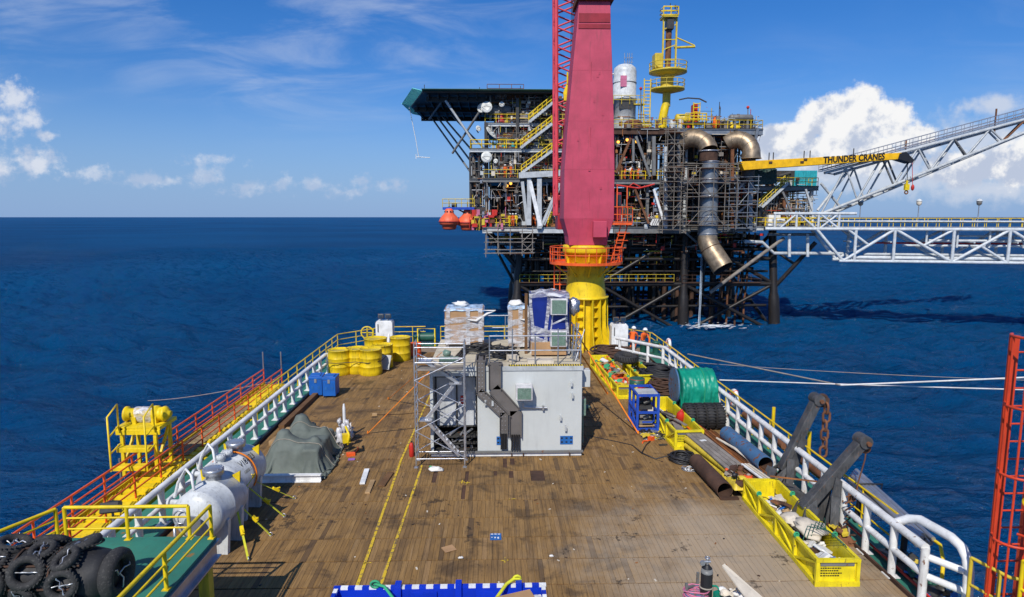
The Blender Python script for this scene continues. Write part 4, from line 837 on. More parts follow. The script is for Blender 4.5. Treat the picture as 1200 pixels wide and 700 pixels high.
def wrapped(label, x, yy, w, d, h, top):
    t = thing('wrapped_crate', label, 'crate', (x,yy,HZ+.04), 0, 'wrapped crates on the cabin roof'); z0 = HZ+.04
    MB().box(x-w/2, x+w/2, yy-d/2, yy+d/2, z0+.12, z0+h).build('carton', M['card'], t, .01)
    pm = MB(); pm.box(x-w/2, x+w/2, yy-d/2, yy+d/2, z0+.08, z0+.118)
    for k in (-1, 0, 1): pm.box(x+k*(w/2-.08)-.06, x+k*(w/2-.08)+.06, yy-d/2, yy+d/2, z0, z0+.08)
    pm.build('pallet', M['woodgrey'], t)
    rr = random.Random(int(x*100)); wm = MB()
    for k in range(7):
        za = z0+.15+rr.uniform(0,h*.62); zb = za+rr.uniform(-.25,.25)
        for s in (-1, 1):
            def fn(u, v, za=za, zb=zb, s=s, k=k): return (x+(u-.5)*(w+.03), yy+s*(d/2+.008+.004*k+.012*mnoise.noise(V((u*5,v*7,k)))), min(z0+h-.02, max(z0+.1, za+(zb-za)*u+(v-.5)*.22+.03*mnoise.noise(V((u*4,k,v*3))))))
            if k % 3 != 1: wm.grid(fn, 10, 4)
    for s in (-1, 1):
        for q in (-.42, .1, .42): wm.grid(lambda u, v, s=s, q=q: (x+q*w+(u-.5)*.16, yy+s*(d/2+.04+.012*mnoise.noise(V((u*4,v*9,q*7)))), z0+.1+v*(h-.1)), 4, 12)
    for s in (-1, 1): wm.grid(lambda u, v, s=s: (x+s*(w/2+.012+.012*mnoise.noise(V((u*4,v*8,s)))), yy+(u-.5)*d, z0+.12+v*(h-.12)), 6, 10)
    wm.build('plastic_film', M['film'], t)
    tm = MB(); tm.grid(lambda u, v: (x+(u-.5)*(w+.08), yy+(v-.5)*(d+.08), z0+h+.02+.05*mnoise.noise(V((u*6+x,v*6,3)))-(.10 if min(u,1-u,v,1-v) < .04 else 0)), 18, 18)
    tm.build('top_sheet', M[top], t)
    fm = MB(); fm.tube([(x+w*.1,yy-d/2-.05,z0+h*.72), (x+w*.32,yy-d/2-.1,z0+h*.7), (x+w*.6,yy-d/2+.1,z0+h*.86), (x+w*.82,yy-d/2+.2,z0+h*.93), (x+w*.42,yy-d/2+.1,z0+h*.95)], [.02,.05,.05,.035,.01], 7)
    fm.ball((x-w*.1,yy,z0+h+.1), .3, (1,.8,.38), 12, 8, jit=.6)
    fm.build('loose_film', M['cloth'], t)
wrapped('plastic wrapped brown carton on a pallet, left on the cabin roof', -1.2, 25.0, 1.48, 1.2, 1.5, 'wrapblue')
wrapped('narrow tall wrapped brown carton under a blue sheet, middle of the cabin roof', .88, 24.4, .74, .9, 1.62, 'wrapblue')
def cooler_rack():
    x0, x1, y0, y1, z0, z1 = 1.28, 2.66, 22.6, 23.8, HZ+.04, HZ+2.42
    t = thing('cooler_rack', 'tall plastic wrapped rack of navy panels with two green cooling units on the cabin roof', 'rack', ((x0+x1)/2,(y0+y1)/2,z0), 0)
    MB().box(x0, x1, y0+.12, y1, z0+.55, z1-.12).build('navy_panel', M['navy'], t, .02)
    MB().box(x0+.02, x1-.1, y0, y1, z0+.06, z0+.52).build('carton', M['card'], t, .01)
    for z in (z0+.3, z0+1.45):
        a = MB().box(x0+.68, x0+1.28, y0-.22, y0+.118, z+.1, z+.68).build('cooling_unit', M['wrap'], t, .02)
        MB().box(x0+.73, x0+1.23, y0-.235, y0-.222, z+.15, z+.63).build('grille', M['acgreen'], a)
    wm = MB()
    wm.grid(lambda u, v: (x0-.03+u*(x1-x0+.06), y0-.02+v*(y1-y0+.04), z1-.10+.06*mnoise.noise(V((u*5,v*5,1)))-(.14 if min(u,1-u,v,1-v) < .05 else 0)+.06*(1-abs(2*u-1))), 20, 14)
    for q, wd in ((.0,.10), (.40,.12), (.93,.10), (.52,.05)): wm.grid(lambda u, v, q=q, wd=wd: (x0+q*(x1-x0)+(u-.2)*wd+.05*math.sin(v*5+q*8), y0+.07+.03*mnoise.noise(V((u*3,v*9,q*5))), z0+.1+v*(z1-z0-.2)), 4, 18)
    for k in range(4): wm.grid(lambda u, v, k=k: (x0+u*(.75+.1*k), y0+.07+.03*mnoise.noise(V((u*6,v*3,k))), z0+.55+.18*k+(v-.5)*.16-.35*u*(1 if k % 2 else .3)+.05*mnoise.noise(V((u*5,k,2)))), 14, 3)
    wm.grid(lambda u, v: (x0+.72+u*.5, y0-.26+.02*mnoise.noise(V((u*9,v*9,5))), z0+1.30+v*.07+.22*(u-.5)), 10, 2)
    for s in (x0-.015, x1+.015): wm.grid(lambda u, v, s=s: (s+.012*mnoise.noise(V((u*6,v*8,s))), y0+.1+u*(y1-y0-.1), z0+.5+v*(z1-z0-.6)), 8, 12)
    wm.build('plastic_film', M['film'], t)
    MB().box(x0-.2, x0-.1, y0+.5, y0+.7, z0, z1-.15).build('timber_post', M['wooddark'], t)
    MB().ball((x1+.22,y0+.55,z1-.62), .28, (.8,.8,1.15), 14, 10, jit=.35).build('foil_parcel', M['foil'], t)
    MB().bar((x1+.1,y0+.6,z0), (x1+.1,y0+.6,z1-.9), .08).build('timber_post', M['wood'], t)
cooler_rack()
e = MB(); rr = random.Random(4)
for k in range(9): e.tube([(2.75+rr.uniform(-.1,.2),22.1+rr.uniform(-.3,.3),HZ+.04), (2.75+rr.uniform(-.5,.5),22.1+rr.uniform(-.5,.5),HZ+rr.uniform(.7,1.35))], .02, 6)
solo(e, 'scaffold_tubes', M['galv'], 'loose upright poles tied at the front right corner of the cabin roof', 'poles')
e = MB().box(-1.95, -1.3, 21.7, 22.2, HZ+.04, HZ+.16).ball((-1.75,22.6,HZ+.18), .16, (1,1,.8), 8, 6, jit=.5); solo(e, 'green_bundle', M['acgreen'], 'small green bundle on the left edge of the cabin roof', 'bundle')
e = MB().cbox((1.55,HY0+.45,HZ+.1), (.9,.5,.1)).cbox((.6,HY0+.7,HZ+.16), (.35,.3,.2), rz=.3); solo(e, 'cartons', M['cream'], 'flat cream packing pieces on the front of the cabin roof', 'packing')
for i, (a, c, lab) in enumerate((((-1.9,22.2,HZ+.3), G(455,468), 'orange ratchet strap from the cabin roof to the deck at left, the upper one'), ((-1.95,21.9,HZ+.05), G(431,508), 'orange ratchet strap from the cabin roof to the deck at left, the long lower one'),
                    ((2.85,25.6,HZ+1.1), G(748,508), 'long orange ratchet strap from the cabin roof down to the blue frame'), ((2.9,25.0,HZ+.4), G(712,462), 'short orange ratchet strap crossing the far yellow basket'))):
    e = MB().bar(a, c, .055, .012, up=(0,-.6,1)).torus(V(c)+V((0,0,.03)), (1,0,0), .06, .016, 10, 6); solo(e, 'ratchet_strap', M['strap'], lab, 'strap', 'orange straps from the cabin to the deck')

# ------------------------------------------------------------------ aluminium scaffold tower
def scaffold_tower():
    X0, X1, Y0, Y1, H = -2.62, -1.02, 20.3, 20.95, 4.15
    t = thing('scaffold_tower', 'aluminium scaffold stair tower standing against the left front of the cabin', 'scaffold', ((X0+X1)/2,(Y0+Y1)/2,0))
    for x in (X0, X1):
        for yy in (Y0, Y1): MB().tube([(x,yy,.12), (x,yy,H)], .023, 8).build('standard', M['alu'], t)
        rg = MB()
        for k in range(16): rg.tube([(x,Y0,.35+k*.255), (x,Y1,.35+k*.255)], .018, 6)
        rg.build('ladder_rungs', M['alu'], t)
        for yy in (Y0, Y1):
            MB().tube([(x,yy,0), (x,yy,.3)], .018, 6).cbox((x,yy,.012), (.13,.13,.022)).build('base_jack', M['galv'], t)
    for z in (.3, H-.12, H-.62):
        for yy in (Y0, Y1): MB().tube([(X0,yy,z), (X1,yy,z)], .02, 7).build('ledger', M['alu'], t)
    zz = [.35, 1.25, 2.1, 2.95, 3.7]
    for i in range(4):
        for yy in (Y0-.03, Y1+.03):
            a, c = (X0, X1) if (i+(yy > Y0)) % 2 else (X1, X0); MB().tube([(a,yy,zz[i]), (c,yy,zz[i+1])], .016, 7).build('brace', M['alu'], t)
    for (za, zb, d) in ((.25, 1.5, 1), (1.5, 2.75, -1), (2.75, 3.5, 1)):
        a = V((X1-.2 if d > 0 else X0+.25, Y1-.16, za)); c = V((X0+.3 if d > 0 else X1-.25, Y1-.16, zb)); st = MB(); 
        if d < 0: a, c = V((X0+.3,Y1-.16,za)), V((X1-.3,Y1-.16,zb))
        for s in (-.14, .14): st.bar(a+V((0,s,0)), c+V((0,s,0)), .03, .09)
        for k in range(9): st.bar(a.lerp(c, (k+.5)/9)+V((0,-.14,0)), a.lerp(c, (k+.5)/9)+V((0,.14,0)), .06, .02)
        st.build('stair_flight', M['alu'], t)
        MB().cbox((c.x,Y1-.2,zb), (.42,.4,.04)).build('landing', M['alu'], t)
    MB().cbox(((X0+X1)/2,(Y0+Y1)/2,3.28), (1.5,.55,.05)).build('platform_board', M['woodgrey'], t)
scaffold_tower()
fx = thing('fire_extinguisher', 'small red fire extinguisher at the foot of the scaffold tower', 'extinguisher', (-2.9,21.3,0))
MB().lathe([(.07,0), (.085,.03), (.085,.4), (.05,.47), (.03,.5), (0,.5)], 14, Matrix.Translation((-2.9,21.3,0))).build('cylinder', M['redbit'], fx)
MB().tube([(-2.9,21.3,.48), (-2.9,21.3,.55), (-2.82,21.25,.52), (-2.8,21.22,.2)], .016, 6).build('hose', M['black'], fx)

# ------------------------------------------------------------------ the ship's red crane on its yellow pedestal
def ship_crane():
    cx, cy = 5.66, 39.75
    t = thing('deck_crane', 'tall red crane on a yellow pedestal standing at the bow', 'crane', (cx,cy,0))
    b = MB(); h = 1.04
    b.lathe([(h*1.02,0), (h*1.02,3.25)], 8, Matrix.Translation((cx,cy,0)) @ Matrix.Rotation(R(22.5), 4, 'Z'), smooth=False)
    b.lathe([(1.42,3.2), (1.45,3.3), (1.18,3.32)], 32, Matrix.Translation((cx,cy,0)))
    b.build('pedestal_base', M['yellow'], t)
    for k in range(16):
        a = R(k*22.5+11.25); d = V((math.cos(a), math.sin(a), 0)); s = d.cross(V((0,0,1)))*.03; c0 = V((cx,cy,0))
        prof = [(.9,0), (1.8,0), (1.76,.3), (1.6,.8), (1.44,1.5), (1.40,3.18), (.9,3.18)]
        MB().plate([c0+d*r+V((0,0,z))-s for r, z in prof], s*2).build('stiffener', M['yellow'], t)
        if k % 2:
            for z in (.9, 1.5, 2.1, 2.7): a2 = R(k*22.5); d2 = V((math.cos(a2), math.sin(a2), 0)); MB().cbox(c0+d2*1.12+V((0,0,z)), (.3,.34,.07), rz=a2).build('bracket', M['yellow'], t)
    up = MB(); up.lathe([(1.30,3.28), (1.20,3.9), (1.16,4.3), (1.16,5.95), (1.42,6.0), (1.45,6.1), (1.45,6.42), (1.42,6.48), (1.2,6.5)], 40, Matrix.Translation((cx,cy,0))); up.build('pedestal_column', M['yellow'], t)
    for k in range(10):
        a = R(k*36+18); d = V((math.cos(a), math.sin(a), 0)); s = d.cross(V((0,0,1)))*.035; c0 = V((cx,cy,0))
        MB().plate([c0+d*1.15+V((0,0,5.0))-s, c0+d*1.2+V((0,0,5.0))-s, c0+d*1.4+V((0,0,5.98))-s, c0+d*1.15+V((0,0,5.98))-s], s*2).build('gusset', M['yellow'], t)
    ct = MB(); 
    for k in range(14): a0 = k/13; ct.tube([(cx+1.18*math.cos(R(200+k*11)), cy+1.18*math.sin(R(200+k*11)), 4.7), (cx+1.18*math.cos(R(200+k*11)), cy+1.18*math.sin(R(200+k*11)), 4.72)], .02, 5)
    ct.build('bolts', M['black'], t)
    wk = MB(); n = 40; c0 = V((cx,cy,5.32))
    wk.lathe([(1.17,0), (2.25,0), (2.25,.16), (2.22,.16), (2.22,.05), (1.17,.05)], n, Matrix.Translation(c0), smooth=False); wk.build('walkway', M['orange'], t)
    for z in (.6, 1.05): MB().tube([c0+V((2.23*math.cos(2*math.pi*k/n), 2.23*math.sin(2*math.pi*k/n), z)) for k in range(n)], .028, 7, closed=True).build('walkway_rail', M['orange'], t)
    for k in range(22): a = 2*math.pi*k/22; q = c0+V((2.23*math.cos(a), 2.23*math.sin(a), 0)); MB().tube([q, q+V((0,0,1.05))], .024, 6).build('walkway_post', M['orange'], t)
    for k in range(10): a = 2*math.pi*(k+.5)/10; d = V((math.cos(a), math.sin(a), 0)); MB().bar(c0+d*2.1, c0+d*1.16+V((0,0,-.75)), .07).build('walkway_strut', M['yellow'], t)
    # column: narrow foot, flaring to full width, then tapering far up
    def sec(z, w, d, yo=0.0): xo = max(0, z-11)*.02-.04; return [V((cx+xo-w/2,cy+yo-d/2,z)), V((cx+xo+w/2,cy+yo-d/2,z)), V((cx+xo+w/2,cy+yo+d/2,z)), V((cx+xo-w/2,cy+yo+d/2,z))]
    lev = [sec(6.5,2.3,2.2), sec(7.0,2.4,2.3), sec(8.1,3.02,2.6), sec(11.0,2.98,2.55), sec(13.8,2.7,2.4), sec(16.7,2.34,2.2), sec(19.0,2.0,2.1), sec(20.6,1.82,2.0)]
    cm = MB(); cm.add([p for l in lev for p in l], [(4*i+j, 4*i+(j+1) % 4, 4*i+4+(j+1) % 4, 4*i+4+j) for i in range(7) for j in range(4)]+[(3,2,1,0), (28,29,30,31)])
    cm.build('column', M['red'], t, .03)
    for z, w, d in ((8.1,3.02,2.6), (11.0,2.98,2.55), (13.8,2.7,2.4), (16.7,2.34,2.2)):
        l = sec(z, w+.012, d+.012); MB().add(l+[p+V((0,0,.02)) for p in l], [(0,1,5,4), (1,2,6,5), (2,3,7,6), (3,0,4,7)]).build('weld_seam', M['red'], t)
    rs = random.Random(5)
    for k in range(9): z = 8.6+k*1.25; MB().box(cx-.02-.012, cx-.02+.012, cy-1.31+max(0,z-11)*.033, cy-1.1, z, z+1.1).build('vertical_weld', M['red'], t) if k % 3 == 0 else None
    for k in range(7): x = cx+rs.uniform(-.8,.8); z = rs.uniform(9,17); MB().cbox((x,cy-1.29+max(0,z-11)*.034,z), (.12,.05,.16)).build('lifting_pad', M['red'], t)
    MB().plate([(cx+.18,cy-1.28,7.0), (cx+.98,cy-1.28,7.0), (cx+.98,cy-1.28,7.95), (cx+.18,cy-1.28,7.95)], (0,-.42,0)).build('control_box', M['red'], t, .02)
    MB().box(cx-.76, cx+1.05, cy-1.075, cy-1.03, 19.4, 19.9).box(cx-.78, cx+1.08, cy-1.085, cy-1.03, 19.05, 19.3).build('dark_band', M['red_dark'], t)
    MB().box(cx-.9, cx+1.25, cy-1.25, cy+1.2, 20.6, 20.95).build('head_plate', M['rust'], t, .02)
    for k in range(8):
        x = cx-.88+k*2.1/7; MB().tube([(x,cy-1.22,20.95), (x,cy-1.22,22.0)], .03, 6).build('head_rail_post', M['red'], t)
    for z in (21.4, 21.95): MB().tube([(cx-.88,cy-1.22,z), (cx+1.22,cy-1.22,z)], .03, 6).build('head_rail', M['red'], t)
    MB().lathe([(.5,-.2), (.55,-.15), (.45,0), (.55,.15), (.5,.2)], 18, Matrix.Translation((cx,cy,21.5)) @ Matrix.Rotation(R(90), 4, 'Y')).box(cx-.5, cx-.3, cy-.6, cy+.6, 20.95, 21.9).box(cx+.3, cx+.5, cy-.6, cy+.6, 20.95, 21.9).build('sheave', M['red'], t)
    # operator cab side, basket and access ladder
    MB().box(cx+1.35, cx+2.1, cy-.3, cy+1.3, 8.0, 9.7).build('cab', M['red_dark'], t, .04)
    MB().box(cx+1.62, cx+2.06, cy-.335, cy-.305, 8.75, 9.55).build('cab_window', M['glassdark'], t)
    bk = MB(); bx0, bx1, by0, by1, bz = cx+1.4, cx+2.6, cy-1.2, cy-.25, 7.85
    for z in (bz+.05, bz+.5, bz+.95): bk.tube([(bx0,by0,z), (bx1,by0,z), (bx1,by1,z), (bx0,by1,z)], .03, 6)
    for i in range(5): x = bx0+(bx1-bx0)*i/4; bk.tube([(x,by0,bz), (x,by0,bz+.95)], .024, 6)
    bk.build('basket_rail', M['orange'], t); MB().box(bx0, bx1, by0, by1, bz-.12, bz).build('basket_floor', M['orange'], t)
    for x in (bx1-.9, bx1-.3): MB().bar((x,by0+.3,bz+.9), (x,by0+.3,bz+2.2), .06).build('basket_post', M['orange'], t)
    ld = MB(); a, c = V((cx+2.25,cy-.7,bz)), V((cx+1.55,cy-1.1,5.4))
    for s in (-.2, .2): ld.bar(a+V((s,0,0)), c+V((s,0,0)), .05)
    for k in range(11): q = a.lerp(c, (k+.5)/11); ld.bar(q+V((-.2,0,0)), q+V((.2,0,0)), .03)
    ld.build('access_ladder', M['orange'], t)
    for k in range(3): q = a.lerp(c, .25+k*.18); MB().tube([q+V((-.35,-.05,0)), q+V((-.35,-.6,0)), q+V((.35,-.6,0)), q+V((.35,-.05,0))], .025, 6).build('ladder_hoop', M['orange'], t)
    # platform at the lower left of the pedestal
    lp = MB(); x0, x1, yy = cx-1.95, cx-1.1, cy+.2
    for z in (4.9, 4.0, 3.1, 2.6, 2.2): lp.bar((x0,yy,z), (x1,yy,z), .07)
    for x in (x0, x0+.35, x1): lp.bar((x,yy,2.0), (x,yy,5.3), .06)
    lp.build('lower_ladder', M['orange'], t)
    # boom stowed upright behind the column
    X0, X1, Y0, Y1 = cx-1.85, cx-.35, cy+1.6, cy+3.0; z0, z1 = 8.3, 24.5
    ch = [[V((X0+.15,Y0,z0)), V((X0-.02,Y0,z1))], [V((X1,Y0,z0)), V((X1,Y0,z1))], [V((X0+.15,Y1,z0)), V((X0-.02,Y1,z1))], [V((X1,Y1,z0)), V((X1,Y1,z1))]]
    for c in ch: MB().tube(c, .125, 10).build('boom_chord', M['boomred'], t)
    n = 14
    for (p, q) in ((0,1), (2,3), (0,2), (1,3)):
        for i in range(n):
            a = ch[p][0].lerp(ch[p][1], i/n); c = ch[q][0].lerp(ch[q][1], (i+.5)/n); d2 = ch[p][0].lerp(ch[p][1], (i+1)/n)
            lc = MB().tube([a, c], .055, 6).tube([c, d2], .055, 6); lc.build('boom_lacing', M['boomred'], t)
    MB().box(X0+.2, X1+.3, Y0-.2, Y1, 7.4, 8.4).build('boom_foot', M['red_dark'], t, .04)
    for k, x in enumerate((cx-.92, cx-.84, cx-.76, cx-.68)): MB().tube([(x,cy+1.5,16.2), (x,cy+1.4,23)], .018, 5).build('hoist_wire', M['black'], t)
    hb = thing('hook_block', 'yellow hook block hanging between the red boom and the red column', 'hook', (cx-1.15,cy+1.2,14.2), 0)
    x, yy = cx-1.13, cy+1.25
    MB().plate([(x-.2,yy,15.4), (x+.3,yy,15.4), (x+.38,yy,15.9), (x+.2,yy,16.4), (x-.05,yy,16.4), (x-.25,yy,15.9)], (0,.2,0)).build('sheave_block', M['yellow_clean'], hb)
    MB().tube([(x,yy,16.4), (x,yy,17.1)], .06, 8).build('swivel', M['yellow_clean'], hb)
    MB().plate([(x-.22,yy,13.9), (x+.3,yy,13.9), (x+.2,yy,15.2), (x+.02,yy,15.2)], (0,.3,0)).build('ball_weight', M['redbit'], hb)
    MB().plate([(x-.2,yy-.02,12.2), (x+.22,yy-.02,12.2), (x+.16,yy-.02,13.2), (x,yy-.02,13.4), (x-.14,yy-.02,13.2)], (0,.3,0)).torus((x,yy+.1,12.0), (0,1,0), .2, .06, 14, 6).build('hook', M['yellow_clean'], hb)
    MB().tube([(x,yy+.1,13.3), (x,yy+.1,15.6)], .03, 6).build('wire', M['black'], hb)
ship_crane()
# ------------------------------------------------------------------ starboard cargo
def heap(label, x0, x1, y0, y1, z0, hh, n, mats, seed, cat='rubbish', name='rubbish_heap', size=(.08,.3)):
    rr = random.Random(seed); m = MB(); ms = [M[k] for k in mats]
    m.grid(lambda u, v: (x0+(x1-x0)*u, y0+(y1-y0)*v, z0+hh*(.35+.65*mnoise.noise(V((u*(x1-x0)*2.2+seed, v*(y1-y0)*2.2, 1)))+.2)*(1-max(abs(2*u-1), abs(2*v-1))**6)), 14, 30, 0)
    for k in range(n):
        x, yy = rr.uniform(x0, x1), rr.uniform(y0, y1); z = z0+rr.uniform(.25, 1)*hh; s = rr.uniform(*size); mi = rr.randrange(len(ms)); q = rr.random()
        x = min(max(x, x0+s*.6), x1-s*.6); yy = min(max(yy, y0+s*.6), y1-s*.6)
        if q < .35: m.cbox((x,yy,z), (s*1.3,s*.8,s*rr.uniform(.08,.5)), rr.uniform(0,3), rr.uniform(-.5,.5), rr.uniform(-.5,.5), mi)
        elif q < .6: m.ball((x,yy,z), s*.45, (1,rr.uniform(.6,1.4),rr.uniform(.3,.8)), 8, 6, mi, jit=.7)
        elif q < .85:
            a = rr.uniform(0,6.28); d = V((math.cos(a)*.5, math.sin(a), rr.uniform(-.2,.2)))*s*1.6; p = V((x,yy,z)); p1, p2 = p-d, p+d
            p1.x = min(max(p1.x,x0),x1); p2.x = min(max(p2.x,x0),x1); p1.y = min(max(p1.y,y0),y1); p2.y = min(max(p2.y,y0),y1)
            m.tube([p1, p+V((rr.uniform(-.03,.03),0,s*.2)), p2], rr.uniform(.008,.03), 6, mi=mi)
        else: m.grid(lambda u, v, x=x, yy=yy, z=z, s=s: (x+(u-.5)*s*1.6, yy+(v-.5)*s*1.6, z+s*.6*mnoise.noise(V((u*3+x*7,v*3+yy*5,k)))), 6, 6, mi)
    return solo(m, name, ms, label, cat, None, 'stuff')
def basket(label, x0, x1, y0, y1, h, rz=0.0, tag_txt=True):
    c = V(((x0+x1)/2, (y0+y1)/2, 0)); t = thing('cargo_basket', label, 'basket', c, rz, 'yellow cargo baskets'); I = ROOT[t.name]; w, L = (x1-x0)/2, (y1-y0)/2
    def bx(m, *a): return m.box(*a, M=I)
    def br(m, p, q, ww, hh=None): return m.bar(I @ V(p), I @ V(q), ww, hh)
    f = MB(); bx(f, -w+.03, w-.03, -L+.03, L-.03, .08, .12); f.build('floor', M['lemon'], t)
    for s in (-1, 1):
        p = MB(); bx(p, s*w-.012 if s > 0 else -w+.045, s*w-.045 if s > 0 else -w+.057, -L+.03, L-.03, .1, h-.05); p.build('side_panel', M['lemon'], t)
        p = MB(); bx(p, -w+.03, w-.03, s*L-.05, s*L-.02 if s > 0 else -L+.04, .1, h-.05) if s > 0 else bx(p, -w+.03, w-.03, -L+.02, -L+.05, .1, h-.05); p.build('end_panel', M['lemon'], t)
        r = MB(); br(r, (s*w,-L,h-.03), (s*w,L,h-.03), .08, .07); r.build('top_rail', M['lemon'], t)
        r = MB(); br(r, (-w-.04,s*L,h-.03), (w+.04,s*L,h-.03), .08, .075); r.build('end_rail', M['lemon'], t)
        r = MB(); br(r, (s*w,-L,.06), (s*w,L,.06), .09, .11); r.build('bottom_rail', M['lemon'], t)
        r = MB(); br(r, (-w-.045,s*L,.06), (w+.045,s*L,.06), .09, .115); r.build('end_sill', M['lemon'], t)
        n = max(2, round(2*L/1.2))
        for i in range(n+1):
            yy = -L+2*L*i/n; r = MB(); br(r, (s*(w-.002),yy,.1), (s*(w-.002),yy,h-.05), .075, .075); r.build('stanchion', M['lemon'], t)
            if i < n:
                r = MB(); a, b2 = (.12, h-.1) if i % 2 else (h-.1, .12); br(r, (s*w,yy+.05,a), (s*w,yy+2*L/n-.05,b2), .05, .05); r.build('side_brace', M['lemon'], t)
        for q in (.24, .76):
            yy = -L+2*L*q; g = MB().torus(I @ V((s*w,yy,h+.03)), I.to_3x3() @ V((0,1,0)), .055, .022, 10, 6).cbox(I @ V((s*w,yy,h+.0)), (.09,.1,.08)); g.build('lifting_shackle', M['ropegreen'], t)
    if tag_txt:
        p = MB(); bx(p, -w+.08, w-.08, -L-.002, -L+.019, h-.17, h-.085); p.build('stencil_band', M['mgrey'], t)
        s = MB(); rr = random.Random(int(y0*10))
        for k in range(4):
            x = -w+.09
            while x < -w+.09+(.62-.1*(k % 2))*2*w*.8:
                d = rr.uniform(.02,.05); bx(s, x, x+d, -L+.012, -L+.018, h-.24-k*.06, h-.215-k*.06); x += d+.014
        s.build('stencil_lettering', M['ink'], t)
    return t
basket('near yellow basket of rubbish beside the grey steel arms', 7.2, 8.12, 13.22, 17.6, .64, R(-1.0))
heap('loose rubbish, rags and paper filling the near yellow basket', 7.3, 8.0, 13.4, 17.0, .14, .34, 90, ('rustdark','cream','cloth','cream','bluebox','wood','rust','mgrey','white'), 1)
e = MB().ball((7.75,14.75,.58), .42, (.8,1.1,.35), 16, 10, jit=.5).ball((7.6,15.3,.52), .3, (.9,1.2,.4), 14, 9, jit=.5); solo(e, 'rag_sack', M['cream'], 'big crumpled cream sack lying on the rubbish of the near yellow basket', 'sack')
e = MB(); rr = random.Random(31)
for k in range(5): e.tube([(7.3+.15*k,14.2+.1*k,.55), (7.5+.1*k,14.4,.82+.05*k), (7.8+.04*k,14.0+.1*k,.9-.05*k), (8.05,13.7+.12*k,.7), (8.15,13.6+.1*k,.4)], .012, 5)
solo(e, 'wire_tangle', M['greendark'], 'dark green wires looping out of the near yellow basket', 'wire')
basket('middle yellow basket next to the blue frame, holding planks and scrap', 6.3, 7.28, 21.75, 26.0, .7, R(2))
heap('scrap pieces in the middle yellow basket', 6.45, 7.15, 21.95, 25.8, .14, .22, 40, ('rustdark','woodgrey','galv','rustdark','mgrey'), 2)
e = MB().bar((6.55,24.9,.5), (7.0,22.6,.6), .12, .03).bar((6.5,25.2,.42), (6.8,23.4,.68), .1, .04).bar((6.9,23.6,.4), (6.7,22.2,.5), .3, .03); solo(e, 'planks', M['woodgrey'], 'grey planks sticking up in the middle yellow basket', 'planks')
basket('far yellow basket heaped with red and orange gear', 5.40, 6.28, 28.15, 34.6, .62, R(2.2))
heap('red, orange and white gear heaped in the far yellow basket', 5.6, 6.4, 28.5, 34.3, .14, .5, 110, ('orange','redbit','cloth','yellow_old','ropegreen','wood','mgrey','orange','card','rustdark'), 3, size=(.1,.4))
basket('short yellow skip between the far basket and the red and green drum', 6.75, 7.5, 29.6, 32.6, .75, R(3), False)
heap('dark scrap in the short yellow skip', 6.9, 7.35, 29.9, 32.3, .2, .4, 30, ('rustdark','black','yellow_old','mgrey'), 4)
ty = thing('tyre', 'single large black tyre lying flat on the short yellow skip', 'tyre', (6.75,32.2,.8))
MB().torus((6.75,32.2,1.0), (.1,-.15,1), .42, .2, 28, 12, sq=.95).build('casing', M['rubber2'], ty)
tl = MB()
for k in range(28): a = k*2*math.pi/28; tl.cbox((6.75+.61*math.cos(a),32.2+.61*math.sin(a),1.0), (.05,.05,.24), rz=a, rx=.3)
tl.build('tread_lugs', M['rubber'], ty)
t = drum('drum with a red body and dark green top beside the short yellow skip', 6.55, 28.75, .62, M['redbit'], 'chemical_drum', 'drum', grp=None)
MB().lathe([(.352,.5), (.353,.80), (.3,.82), (0,.82)], 24, Matrix.Translation((6.55,28.75,0))).build('top_band', M['greendark'], t)

def coil(m, c, r, n, rt, seed, flat=.5, mi=0, wob=.12, sy=1.0):
    rr = random.Random(seed)
    for k in range(n):
        rk = r*rr.uniform(.55, 1.05); ox, oy = rr.uniform(-wob, wob)*r, rr.uniform(-wob, wob)*r; z = c[2]+rt+flat*rr.random()*(1-.3*rk/r); ph = rr.uniform(0, 6)
        m.tube([(c[0]+ox+rk*math.cos(i*.349+ph)*(1+.06*math.sin(i*1.7+k)), c[1]+oy+sy*rk*math.sin(i*.349+ph), max(c[2]+rt, z+.06*math.sin(i*.8+k))) for i in range(18)], rt, 6, closed=True, mi=mi)
    return m
solo(coil(MB(), (6.9,36.6,0), 1.15, 30, .055, 1, .75, sy=.8), 'hawser_pile', M['rustdark'], 'big brown black coil of hawser beside the yellow crane pedestal', 'rope')
e = MB().grid(lambda u, v: (7.0+u*1.9, 34.7+v*1.7, .02+.42*max(0,(1-(2*u-1)**4)*(1-(2*v-1)**4))*(.5+.6*abs(mnoise.noise(V((u*4,v*4,2)))))), 26, 24); solo(e, 'cargo_net', M['tarp'], 'dark green crumpled net between the hawser coil and the white rail', 'net')
solo(coil(MB(), (8.15,32.2,0), .95, 34, .05, 2, .55, sy=1.1), 'hose_pile', M['black'], 'black hose pile against the white rail bend', 'hose')
solo(coil(MB(), (8.1,30.3,0), .95, 46, .06, 21, .95, sy=1.1), 'hose_pile', M['rubber'], 'taller black hose pile right behind the green wrapped reel', 'hose')
solo(coil(MB(), (7.75,28.7,.1), .72, 30, .045, 3, .6), 'rope_pile', M['rustdark'], 'brown old rope pile between the black hoses and the green reel', 'rope')
heap('rags, scrap and rope ends lying behind the tyre by the white rail', 7.0, 8.7, 33.3, 34.8, .0, .3, 40, ('rustdark','black','cloth','rust','ropeold'), 6)
heap('loose scrap on the deck in front of the rope pile', 6.9, 8.6, 28.0, 29.4, .0, .22, 40, ('rustdark','black','rust','bluebox','cloth','wood'), 7)
e = MB().box(7.0, 8.6, 27.2, 28.9, .0, .08).box(7.05, 8.55, 27.25, 28.85, .08, .1); solo(e, 'pallet_tray', M['dgrey'], 'dark tray pallet in front of the green wrapped reel', 'tray')
